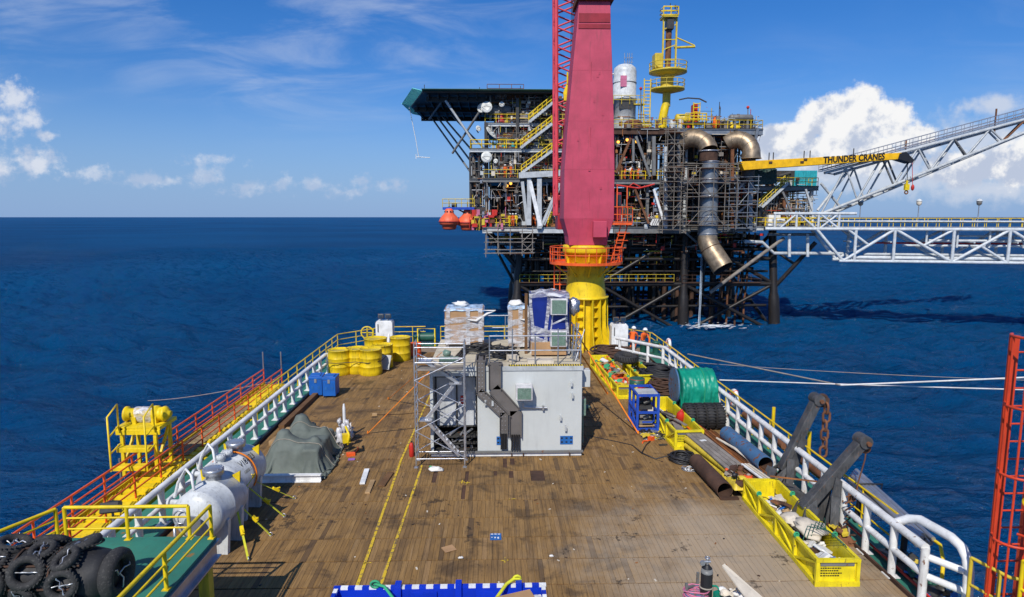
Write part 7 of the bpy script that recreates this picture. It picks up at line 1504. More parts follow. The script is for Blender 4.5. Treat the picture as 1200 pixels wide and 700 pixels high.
dish('back part of the twin dish beside the largest one', 565,127,89.5, 1.3, R(-25), R(80))
# stairs
def stair(label, a, b2, w=1.1, mats=('lgrey','yellow')):
    a, b2 = V(a), V(b2); t = thing('stairway', label, 'stairs', a, 0, 'zigzag stairs on the platform'); yw = V((0,w,0))
    for o in (V((0,0,0)), yw): MB().bar(a+o, b2+o, .09, .34).build('stringer', M[mats[0]], t)
    tr = MB(); n = max(6, int(abs(b2.z-a.z)/.24))
    for k in range(n): q = a.lerp(b2, (k+.5)/n); tr.box(q.x-.14, q.x+.14, q.y+.05, q.y+w-.05, q.z-.03, q.z+.02)
    tr.build('treads', M['mgrey'], t)
    for o in (V((0,0,0)), yw):
        h = MB(); 
        for k in (.55, 1.05): h.tube([a+o+V((0,0,k)), b2+o+V((0,0,k))], .06, 5)
        for k in range(7): q = a.lerp(b2, k/6)+o; h.tube([q, q+V((0,0,1.05))], .045, 5)
        h.build('stair_rail', M[mats[1]], t)
stair('highest zigzag stair, just under the helideck', D(620,143,88.5), D(651,118,88.5)); stair('middle zigzag stair left of the red boom', D(610,173.5,88.2), D(647,145,88.2)); stair('lowest zigzag stair left of the red boom, above the grey truss', D(611,203,87.8), D(647,177,87.8))
stair('pale stair on the right side of the platform, leading down from the yellow railed landing', D(893,243,88.2), D(924,214.5,88.2), mats=('lgrey','yellow_old')); stair('dark stair flight behind the pale right side stair', D(893,262,89.8), D(905,228,89.8), mats=('mgrey','wood'))
# lifeboats on their davit ledge
def lifeboat(label, px, py, Y):
    c = D(px,py,Y); t = thing('lifeboat', label, 'lifeboat', c, 0, 'orange lifeboats hanging at the platform corner'); Tm = Matrix.Translation(c)
    MB().lathe([(0,-1.25), (.75,-1.2), (.95,-1.0), (1.0,-.62), (1.28,-.55), (1.42,-.1), (1.36,.15), (1.05,.62), (.72,.95), (.62,1.1), (.6,1.45), (.42,1.66), (0,1.72)], 28, Tm).build('hull', M['orange_boat'], t)
    MB().torus(c+V((0,0,-.12)), (0,0,1), 1.42, .07, 28, 6).build('rubbing_strip', M['red_dark'], t)
    w = MB()
    for a in (-60, -20, 20, 60): w.cbox(c+V((.64*math.sin(R(a)),-.64*math.cos(R(a)),1.25)), (.22,.1,.16), rz=R(a))
    w.build('porthole', M['glassdark'], t); MB().cbox(c+V((.25,-1.1,.3)), (.5,.2,.5), rx=R(-35)).build('hatch', M['orange_boat'], t)
    MB().tube([c+V((0,0,1.7)), c+V((0,0,2.7))], .06, 6).torus(c+V((0,0,1.85)), (0,1,0), .14, .04, 10, 5).build('hoist_hook', M['dgrey'], t)
lifeboat('left orange lifeboat, the outermost one under the blue ledge', 526.5, 259, 88.6); lifeboat('right orange lifeboat, between the other lifeboat and the platform', 548, 260, 89.4)
dv = thing('davit_ledge', 'blue lifeboat davit ledge with yellow railings beside the platform', 'davit', D(540,244,89))
a, c = D(519,243,89), D(556,244,89); MB().box(a.x, c.x, 88.4, 90.2, a.z-.35, a.z).build('ledge', M['blue'], dv)
h = MB()
for z in (.55, 1.1): h.tube([(a.x,88.5,a.z+z), (c.x,88.5,a.z+z)], .055, 5)
for k in range(6): x = a.x+(c.x-a.x)*k/5; h.tube([(x,88.5,a.z), (x,88.5,a.z+1.1)], .05, 5)
h.build('railing', M['yellow_old'], dv); MB().tube([(c.x-2.2,89,a.z-.3), (c.x+.2,89,a.z-1.6)], .12, 6).bar((c.x,89.3,a.z-.3), (c.x+1.6,89.3,a.z-.2), .3, .5).build('bracket', M['dgrey'], dv)
MB().tube([(a.x+1.2,89.2,a.z+.3), (a.x+1.9,89.2,a.z+.3)], .3, 10).build('winch', M['dgrey'], dv)
e = MB(); r = random.Random(61)
for k in range(26): e.cbox((r.uniform(-3.4,1.2), r.uniform(87.6,88.4), r.uniform(6.7,9.0)), (r.uniform(.2,.8),.3,r.uniform(.2,.9)), mi=r.randrange(4))
for k in range(14): x = r.uniform(-3.6,1.4); z = r.uniform(6.3,8.2); e.tube([(x,87.8,z), (x+r.uniform(-.6,.6),87.8,z+r.uniform(.8,2))], .05, 5, mi=r.randrange(4))
o = solo(e, 'muster_gear', [M['pink'], M['rust'], M['yellow_old'], M['redbit']], 'jumble of pinkish and rusty gear on the platform corner right of the lifeboats', 'equipment')
# hanging scaffold below the left corner
def scaffold(name, label, x0, x1, y0, y1, z0, z1, nx, nz, seed, mats=('galv','wood'), boards=True, den=.6):
    r = random.Random(seed); t = thing(name, label, 'scaffold', ((x0+x1)/2,(y0+y1)/2,z0))
    for i in range(nx+1):
        for yy in (y0, y1): x = x0+(x1-x0)*i/nx+r.uniform(-.15,.15); MB().tube([(x,yy,z0+r.uniform(-.6,.4)), (x,yy,z1+r.uniform(-.4,.9))], .06, 5).build('standard', M[mats[0]], t)
    for k in range(nz+1):
        z = z0+(z1-z0)*k/nz
        for yy in (y0, y1):
            for dz in (0, .5): MB().tube([(x0-r.uniform(0,.5),yy,z+dz), (x1+r.uniform(0,.5),yy,z+dz+r.uniform(-.1,.1))], .05, 5).build('ledger', M[mats[0]], t)
        if boards and r.random() < .85: a = x0+r.uniform(0,(x1-x0)*.3); MB().box(a, x1-r.uniform(0,(x1-x0)*.3), y0, y1, z-.06, z).build('board', M['rust' if r.random() < .6 else mats[1]], t)
    for k in range(int(nx*nz*den)):
        i, j = r.randrange(nx), r.randrange(nz); xa, xb = x0+(x1-x0)*i/nx, x0+(x1-x0)*(i+1)/nx; za, zb = z0+(z1-z0)*j/nz, z0+(z1-z0)*(j+1)/nz
        if r.random() < .5: xa, xb = xb, xa
        MB().tube([(xa,y0-.05,za), (xb,y0-.05,zb)], .05, 5).build('brace', M[mats[0]], t)
scaffold('scaffold', 'pale scaffold wrapped round the grey exhaust duct in the middle of the platform', 25.4, 32.0, 84.7, 87.6, Z0+.2, 14.6, 4, 4, 3, ('scafbrown','rust')); 
scaffold('scaffold', 'dense scaffold tower of pale tubes left of the exhaust duct', 22.6, 25.0, 86.0, 87.8, Z0-.4, 14.2, 2, 6, 4, ('scafbrown','rust'), den=1.2)
scaffold('scaffold', 'scaffold left of the upper bronze elbow beside the yellow railed top deck', 23.0, 25.2, 86.6, 88.0, 13.4, 19.4, 2, 4, 5, ('scafbrown','rust'), den=.9)
scaffold('scaffold', 'rusty hanging scaffold under the left corner of the platform', -1.2, 5.2, 86.8, 88.2, 3.3, 6.3, 4, 2, 6, ('woodgrey','wood'))
scaffold('scaffold', 'dark scaffold bay on the right side below the green tarpaulin', 31.6, 35.4, 86.4, 87.8, Z0-.2, 13.0, 3, 4, 7, ('ductgrey','rust'))
scaffold('scaffold', 'grey brown scaffold inside the bay between the grey truss and the red column', 8.2, 15.0, 89.0, 90.5, Z0+.2, 12.4, 4, 4, 8, ('scafbrown','rust'))
scaffold('scaffold', 'brown scaffold under the pale stair on the right side', 38.0, 44.0, 89.8, 91.5, Z0+.3, 11.5, 4, 3, 9, ('wood','rust'))
# ------------------------------------------------------------------ exhaust ducts
def duct():
    t = thing('exhaust_duct', 'large exhaust duct with a bronze elbow on top and bronze outlet pointing down', 'duct', (28.8,86.2,6))
    def arc(c, r, a0, a1, n, y0, y1): return [V((c[0]+r*math.cos(R(a0+(a1-a0)*k/n)), y0+(y1-y0)*k/n, c[1]+r*math.sin(R(a0+(a1-a0)*k/n)))) for k in range(n+1)]
    el = arc((26.75,17.0), 1.75, 135, 0, 12, 88.6, 86.3)
    MB().hollow(el, 1.18, .06, 24).build('elbow', M['brass'], t)
    for k in (2, 5, 8): a = el[k]; d = (el[k+1]-el[k-1]).normalized(); MB().torus(a, d, 1.185, .035, 24, 6).build('elbow_seam', M['brass'], t)
    MB().tube([(28.5,86.3,17.0), (28.5,86.3,15.6)], 1.18, 24).build('bellows', M['rustdark'], t); MB().torus((28.5,86.3,16.9), (0,0,1), 1.24, .1, 24, 6).build('flange', M['galv'], t)
    for z0, z1, r in ((11.0,15.6,1.12), (8.2,11.0,1.2), (5.7,8.2,1.3)): MB().tube([(28.75,86.3,z0), (28.8,86.3,z1)], r, 24).build('duct_section', M['ductgrey'], t)
    for z in (15.5,13.2,11.0,8.2,6.0): MB().torus((28.78,86.3,z), (0,0,1), 1.2 if z > 9 else 1.32, .06, 24, 6).build('flange', M['galv'], t)
    o = [V((28.75,86.3,5.7)), V((28.78,86.2,4.9)), V((29.1,85.8,3.9)), V((29.6,85.2,2.9)), V((30.35,84.3,1.4))]
    MB().hollow(o, [1.3,1.32,1.38,1.4,1.42], .06, 28, 0, 1).build('outlet', [M['brass'], M['black']], t); MB().torus(o[2], (o[3]-o[1]).normalized(), 1.39, .06, 26, 6).build('outlet_ring', M['rustdark'], t)
duct()
def duct2():
    t = thing('exhaust_elbow', 'shorter bronze exhaust elbow at the right end of the top deck', 'duct', (34.3,87,16))
    el = [V((32.75+1.65*math.cos(R(130-130*k/10)), 88.6-1.8*k/10, 17.0+1.6*math.sin(R(130-130*k/10)))) for k in range(11)]; el.append(V((34.42,86.8,16.0)))
    MB().hollow(el, [1.12]+[1.17]*10+[1.24], .06, 24).build('elbow', M['brass'], t)
    for k in (2,5,8): MB().torus(el[k], (el[k+1]-el[k-1]).normalized(), 1.18, .035, 24, 6).build('elbow_seam', M['brass'], t)
    MB().torus(el[-1], (0,0,1), 1.3, .06, 24, 6).build('flange', M['brass'], t)
    MB().tube([(34.3,87.1,15.9), (34.3,87.3,13.4)], .85, 16).build('lower_duct', M['dgrey'], t)
duct2()
# water running out of the platform into the sea
wj = MB(); r = random.Random(3)
for k in range(6): x = 28.7+r.uniform(-.1,.1); wj.tube([(x,88.2+r.uniform(-.1,.1),3.0), (x+r.uniform(-.1,.1),88.2,-2), (x+r.uniform(-.22,.22),88.2+r.uniform(-.2,.2),SEA)], [.01,.02,.03], 5)
solo(wj, 'water_jet', paint('water_spray', (.55,.64,.72), rough=.3, dirt=0), 'thin stream of water falling from under the bronze outlet into the sea', 'water')
fo = MB()
for k in range(150):
    a, rd = r.uniform(0,6.28), abs(r.gauss(0,1)); x, yy = 28.9+math.cos(a)*rd*2.9+1.5, 87.4+math.sin(a)*rd*1.6; s = r.uniform(.05,.32)/(1+.3*rd); n = 7
    fo.add([(x+s*2.4*math.cos(i*6.283/n)*r.uniform(.5,1.1), yy+s*math.sin(i*6.283/n)*r.uniform(.5,1.2), SEA+.35+.02*r.random()) for i in range(n)], [tuple(range(n))])
solo(fo, 'foam_patch', M['foam'], 'white foam on the sea where the water stream lands', 'foam', None, 'stuff')

# ------------------------------------------------------------------ top deck: vessel, yellow crane, cabins
def stack():
    Y = 94.5; p = D(731,148,Y); t = thing('vent_stack', 'pale grey domed vessel standing on the top deck beside the red column', 'vessel', (p.x,Y,20.2)); Tm = Matrix.Translation((p.x,Y,20.2)); rr = 1.68
    MB().lathe([(rr*.98,0), (rr*.98,4.6), (rr*1.06,4.62), (rr*1.06,4.9), (rr*.98,4.92), (rr*.98,8.6), (rr*.9,9.1), (rr*.62,9.5), (rr*.3,9.65), (0,9.7)], 32, Tm).build('shell', M['tank'], t)
    MB().box(p.x-1.0, p.x+.7, Y-1.72, Y-1.3, 23.4, 24.6).build('inlet_opening', M['dgrey'], t)
    for z in (22.3, 25.1, 27.2): MB().torus((p.x,Y,z), (0,0,1), rr, .05, 30, 5).build('band', M['galv'], t)
    MB().cbox((p.x-.5,Y-1.69,27.2), (.9,.03,1.5)).build('faded_panel', M['pink'], t)
    m = MB()
    for dx in (-.1,.35,.6,.95): m.tube([(p.x+dx,Y,29.7), (p.x+dx,Y,31.4)], .05, 5)
    for z in (30.1,30.7): m.tube([(p.x-.2,Y-.2,z), (p.x+1.1,Y-.2,z)], .04, 5)
    m.build('top_rail', M['galv'], t); MB().tube([(p.x-1.7,Y-.4,28.4), (p.x-2.4,Y-.4,28.4), (p.x-2.4,Y-.4,26)], .15, 8).build('nozzle', M['tank'], t)
    MB().tube([(p.x+1.9,Y-1,20.2), (p.x+1.9,Y-1,25)], .06, 5).tube([(p.x+2.3,Y-1,20.2), (p.x+2.3,Y-1,25)], .06, 5).box(p.x+1.1,p.x+2.7,Y-1.6,Y-.6,24.0,24.15).build('side_ladder', M['yellow_old'], t)
    h = MB(); 
    for z in (24.6,25.2): h.tube([(p.x-1.9,Y-1.9,z), (p.x+2.7,Y-1.9,z)], .045, 5)
    for k in range(5): h.tube([(p.x-1.9+k*1.15,Y-1.9,24.0), (p.x-1.9+k*1.15,Y-1.9,25.2)], .04, 5)
    h.build('gallery_rail', M['yellow_old'], t)
stack()
def ycrane():
    Y = 92.0; c = D(780,150,Y); x = c.x; t = thing('platform_crane', 'yellow pedestal crane with round galleries standing on the top deck of the platform', 'crane', (x,Y,20.2)); zz = lambda py: Z(py, Y)
    MB().tube([(x-.55,Y,20.2), (x-.5,Y,zz(140)), (x-.2,Y,zz(126)), (x,Y,zz(120))], [.62,.6,.58,.55], 18).build('knuckle', M['yellow_clean'], t)
    MB().tube([(x,Y,zz(124)), (x,Y,zz(100))], .56, 18).build('pedestal', M['yellow_old'], t)
    for py, rr, nm in ((103.5,2.35,'lower_gallery'), (83,2.6,'upper_gallery')):
        Tm = Matrix.Translation((x+.1,Y,zz(py))); MB().lathe([(.6,-.55), (1.0,-.5), (rr,-.18), (rr,.05), (.5,.05)], 28, Tm).build(nm, M['yellow_old'], t)
        h = MB(); n = 20
        for k in (.55,1.1): h.tube([Tm @ V((rr*math.cos(2*math.pi*i/n),rr*math.sin(2*math.pi*i/n),k)) for i in range(n)], .05, 5, closed=True)
        for i in range(0,n,2): q = Tm @ V((rr*math.cos(2*math.pi*i/n),rr*math.sin(2*math.pi*i/n),0)); h.tube([q, q+V((0,0,1.1))], .045, 5)
        h.build('gallery_rail', M['yellow_old'], t)
    MB().tube([(x,Y,zz(104)), (x,Y,zz(84))], .9, 18).build('slewing_turret', M['yellow_old'], t)
    MB().box(x-2.0, x-.9, Y-1, Y+.8, zz(80), zz(63)).build('machine_house', M['yellow_old'], t, .05)
    MB().box(x-.5, x+.9, Y-1, Y+1, zz(90), zz(79)).build('turret_block', M['yellow_old'], t, .05)
    for px in (775.8, 791): q = D(px,60,Y).x; MB().bar((q,Y-.4,zz(80)), (q,Y-.4,zz(19)), .22).build('mast_leg', M['yellow_old'], t)
    MB().tube([(x+.05,Y,zz(80)), (x+.05,Y,zz(34))], .42, 12).build('mast_core', M['rust'], t)
    for k, py in enumerate((70,58,46,34,24)): MB().bar((D(776,60,Y).x,Y-.4,zz(py)), (D(791,60,Y).x,Y-.4,zz(py-(6 if k % 2 else 0))), .13).build('mast_brace', M['yellow_old'], t)
    a, b2 = D(775.5,20,Y), D(793,10.5,Y); h = MB()
    for z in (a.z, (a.z+b2.z)/2, b2.z): h.tube([(a.x,Y-1,z), (b2.x,Y-1,z), (b2.x,Y+1,z), (a.x,Y+1,z)], .09, 5, closed=True)
    for x2 in (a.x, (a.x+b2.x)/2, b2.x): h.tube([(x2,Y-1,a.z), (x2,Y-1,b2.z)], .08, 5)
    h.build('top_cage', M['yellow'], t); MB().box(a.x, b2.x, Y-1, Y+1, a.z-.25, a.z-.05).build('top_floor', M['yellow_old'], t)
    MB().box(a.x+.6, b2.x-.5, Y-.8, Y+.5, zz(34), zz(23)).build('sheave_block', M['dgrey'], t)
    MB().tube([D(790,56,Y), D(814.5,55,Y)], .17, 6).tube([D(791,43.5,Y), D(814,53.5,Y)], .1, 6).build('side_jib', M['yellow_old'], t)
    MB().tube([(x,Y-.6,zz(10)), (x,Y-.6,zz(4))], .06, 5).tube([(x+.7,Y-.6,zz(10)), (x+.7,Y-.6,zz(6))], .12, 6).build('mast_lamp', M['dgrey'], t)
    ld = MB()
    for px in (754.5, 762): q = D(px,120,Y-2).x; ld.tube([(q,Y-2,zz(148)), (q,Y-2,zz(95))], .08, 5)
    for k in range(14): ld.tube([(D(754.5,120,Y-2).x,Y-2,zz(148-k*3.9)), (D(762,120,Y-2).x,Y-2,zz(148-k*3.9))], .06, 5)
    ld.build('access_ladder', M['yellow'], t)
ycrane()
# yellow railed hut platform on the top deck
t = thing('control_stand', 'red unit in a yellow railed stand on the top deck above the large bronze elbow', 'stand', D(814,146,88.6)); a, b2 = D(803,143,88.4), D(828,134,88.4)
MB().box(a.x, b2.x, 88.3, 90.5, a.z-.2, a.z).build('floor', M['dgrey'], t); h = MB()
for z in (.5,1.0,1.5): h.tube([(a.x,88.3,a.z+z*.75), (b2.x,88.3,a.z+z*.75)], .07, 5)
for k in range(6): x = a.x+(b2.x-a.x)*k/5; h.tube([(x,88.3,a.z), (x,88.3,a.z+1.15)], .06, 5)
for z in (1.3,1.9,2.4): h.tube([(a.x+1.1,88.5,a.z+z), (b2.x-.9,88.5,a.z+z)], .07, 5)
for x in (a.x+1.1, b2.x-.9): h.tube([(x,88.5,a.z), (x,88.5,a.z+2.6)], .07, 5)
h.build('railing', M['yellow'], t); MB().box(a.x+1.2, b2.x-1.1, 88.8, 90, a.z, a.z+2.4).build('unit', M['redbit'], t)
for i, (px, py, w, h, mt, lab, nm) in enumerate(((871,142,2.8,1.1,'dgrey','dark wedge shaped cover on the right end of the top deck','cover'), (861,141,1.6,.7,'coverall_y','yellow green bundle beside the dark cover on the top deck','bundle'), (839,140,1.0,1.8,'coverall','salmon coloured bag standing on the top deck between the hut and the bundle','bag'), (797,140,.9,1.5,'lgrey','pale domed cabinet on the top deck, right one of a pair by the yellow crane','cabinet'), (788,141,.9,1.4,'lgrey','pale domed cabinet on the top deck, left one of a pair by the yellow crane','cabinet'), (742,140,2.6,1.3,'rust','rusty machine skid between the vessel and the yellow crane','skid'))):
    p = D(px,150 if py > 120 else py,90.2); p.z = 20.15; m = MB()
    if nm == 'cover': m.plate([p+V((-w/2,0,0)), p+V((w/2,0,0)), p+V((w/2,0,h*1.5)), p+V((-w/2,0,h*.8))], (0,1.2,0))
    elif nm in ('bundle','bag'): m.ball(p+V((0,0,h*.5)), .5, (w,.8,h*1.05), 14, 10, jit=.35)
    else: m.lathe([(w*.5,0), (w*.5,h*.7), (w*.38,h*.93), (0,h)], 18, Matrix.Translation(p))
    solo(m, nm if nm != 'cover' else 'machine_cover', M[mt], lab, nm)
for px, py0, py1, lab in ((751,150,104,'thin mast with a red light beside the pale vessel'), (876.5,150,126,'thin mast with a red light at the right end of the top deck')):
    a, b2 = D(px,py0,91), D(px,py1,91); a.z = 20.2; m = MB().tube([a, b2], .07, 5).ball(b2, .22, n=8, m=6, mi=1); solo(m, 'light_mast', [M['mgrey'], M['redbit']], lab, 'mast')
ap = MB(); r = random.Random(15)
for k in range(10): px = r.uniform(795,850); a = D(px,148,90.5); ap.tube([V((a.x,90.5,20.2)), V((a.x,90.5,20.2+r.uniform(1.5,3.8)))], .05, 5)
ap.tube([D(796,117,90.5), D(806,115,90.5), D(820,116,90.5), D(828,120,90.5)], .1, 6); solo(ap, 'vent_pipes', M['dgrey'], 'cluster of thin dark vent pipes rising from the top deck', 'pipes')
# green cover, teal container, crane boom
def crumple(px0, py0, px1, py1, Y, dep, name, mat, label, cat):
    a, b2 = D(px0,py1,Y), D(px1,py0,Y)
    def fn(u, v):
        x = a.x+(b2.x-a.x)*u; z = a.z+(b2.z-a.z)*v; d = 1-max(0, v-.75)*4
        return (x+.1*mnoise.noise(V((u*3,v*4,1))), Y-dep*d*.2+dep*(1-d)+.3*mnoise.noise(V((u*4,v*3,5)))+.2*abs(mnoise.noise(V((u*9,v*5,9)))), z+.12*mnoise.noise(V((u*4,v*2,3))))
    m = MB(); m.grid(fn, 30, 24); m.box(a.x+.25, b2.x-.25, Y+.5, Y+dep, a.z, b2.z-.4); return solo(m, name, M[mat], label, cat)
crumple(877, 193, 910, 216, 88.4, 1.8, 'machine_tarpaulin', 'tarpdark', 'dark green tarpaulin over a machine under the right bronze elbow', 'tarpaulin')
tc = thing('teal_container', 'teal blue container on the railed landing below the yellow boom', 'container', D(942,215,92)); a, b2 = D(931,214,92), D(958,200,92)
MB().box(a.x, b2.x, 92, 94.4, 12.5, b2.z).build('body', M['teal'], tc, .03)
for k in range(9): x = a.x+.2+k*(b2.x-a.x-.4)/8; MB().box(x-.05, x+.05, 91.94, 91.998, 12.6, b2.z-.1).build('rib', M['teal'], tc)
e = MB().cbox(D(918,206,91), (2.6,1.2,1.3)).tube([D(912,207,90.5), D(926,203,90.5)], .3, 8); solo(e, 'winch_unit', M['dgrey'], 'dark winch unit between the green tarpaulin and the teal container', 'winch')
def thunder():
    Y = 85.5; t = thing('yellow_boom', 'long yellow crane boom with black lettering and a black tip right of the platform', 'boom', D(890,193,Y))
    top0, bot0, top1, bot1 = D(868,189.5,Y), D(872,199.5,Y), D(1057,179,Y), D(1056,186.5,Y); dp = V((0,1.3,0))
    MB().plate([bot0, bot1, top1, top0], dp).build('boom_box', M['boomyellow'], t, .04)
    h0, h1, h2, h3 = D(1053,186.3,Y-.15), D(1062,178,Y-.15), D(1072,188,Y-.15), D(1069,191,Y-.15); MB().plate([h0, D(1055,180,Y-.15), h1, h2, h3], (0,1.6,0)).build('boom_head', M['black'], t)
    xd = (D(1034,184,Y)-D(964,188,Y)); xd = (bot1-bot0)*.5+(top1-top0)*.5
    o = D(964.5,192.0,Y-.012); text_part('boom_lettering', 'THUNDER CRANES', M['ink'], t, o, xd, V((0,0,1)), .93, 8.3, bold=.045)
    for px in (901,906,942,949,1000): q = D(px,188.5-(px-890)*.05,Y+.6); MB().tube([q, q+V((0,0,1.0))], .07, 5).build('walkway_post', M['dgrey'], t)
    for px, py in ((903,190.5), (940,190), (944,187)): MB().cbox(D(px,py,Y-.05), (.45,.12,.25)).build('pad', M['rustdark'], t)
    hk = thing('yellow_hook', 'small yellow hook block hanging under the tip of the yellow boom', 'hook', D(1062,228,Y)); a = D(1063.5,189,Y+.6)
    MB().tube([a, D(1063,216,Y+.6)], .05, 5).build('wire', M['black'], hk); p = D(1062.5,219.5,Y+.6); MB().cbox(p, (.6,.35,.8)).tube([p+V((0,0,.4)), p+V((0,0,.9))], .15, 6).build('block', M['yellow_clean'], hk); q = D(1062,225.5,Y+.6); MB().torus(q, (0,1,0), .22, .09, 12, 6).build('hook', M['rust'], hk)
    e = MB().tube([D(1069,190,Y+.6), D(1069.5,217,Y+.6)], .04, 5).ball(D(1069.5,220,Y+.6), .35, (.6,.6,1.2), 10, 8); solo(e, 'headache_ball', M['redbit'], 'small dark red weight on a wire right of the yellow hook', 'hook')
thunder()
# pale lattice boom slanting up to the right
def lattice():
    t = thing('lattice_boom', 'long pale grey lattice boom slanting up to the right edge, with a walkway on top', 'boom', D(965,248,88)); Yn, Yb = 86.8, 89.2
    of = lambda Y: V((2.6 if Y > 88 else 0, 0, 0)); U = lambda s, Y: D(966,203,86.8).lerp(D(1262,124,86.8), s)+of(Y)*(1-.6*s)+V((0,Y-86.8,0)); Lo = lambda s, Y: D(962,251,86.8).lerp(D(1262,131,86.8), s)+of(Y)*(1-.6*s)+V((0,Y-86.8,0))
    for Y in (Yn, Yb):
        MB().tube([U(0,Y), U(1,Y)], .19, 8).build('chord', M['lgrey'], t); MB().tube([Lo(0,Y), Lo(1,Y)], .21, 8).build('chord', M['lgrey'], t)
        n = 7
        for k in range(n):
            s0, s1 = k/n, (k+1)/n
            MB().tube([Lo(s0,Y), U(s0+.5/n*1.2,Y)], .13, 6).build('lacing', M['lgrey' if k < 5 else 'rust'], t); MB().tube([U(s0+.5/n*1.2,Y), Lo(s1,Y)], .13, 6).build('lacing', M['mgrey' if k % 2 else 'lgrey'], t)
    for k in range(12): s = k/11; [MB().tube(q, .09, 5).build('cross_member', M['mgrey'], t) for q in ([U(s,Yn), U(s,Yb)], [Lo(s,Yn), Lo(s,Yb)], [Lo(s,Yn), Lo(min(1,s+.09),Yb)])]
    MB().plate([U(0,Yn)+V((0,.5,0))+V((0,0,.22)), U(1,Yn)+V((0,.5,0))+V((0,0,.22)), U(1,Yn)+V((0,1.6,0))+V((0,0,.22)), U(0,Yn)+V((0,1.6,0))+V((0,0,.22))], (0,0,.08)).build('walkway', M['galv'], t)
    for o in (.5, 1.6):
        h = MB()
        for z in (.6,1.15): h.tube([U(0,Yn)+V((0,o,0))+V((0,0,.3+z)), U(1,Yn)+V((0,o,0))+V((0,0,.3+z))], .04, 5)
        for k in range(30): q = U(k/29,Yn)+V((0,o,0))+V((0,0,.3)); h.tube([q, q+V((0,0,1.15))], .035, 5)
        h.build('walkway_rail', M['galv'], t)
    for k in range(3): MB().tube([U(0,Yn)+V((0,.8+.3*k,0))+V((0,0,.5)), U(1,Yn)+V((0,.8+.3*k,0))+V((0,0,.5))], .09, 6).build('flare_pipe', M['rust' if k else 'galv'], t)
    for px, py, h in ((1061,178,1.6), (1166,147,2.2)): q = D(px,py,88); MB().tube([q-V((0,0,1)), q+V((0,0,h))], .12, 6).build('post', M['rust'], t)
    MB().tube([D(958,247,87.5), D(992,203,87.5)], .2, 8).tube([D(962,215,87.5), D(985,243,88)], .18, 8).build('backstay', M['lgrey'], t)
lattice()
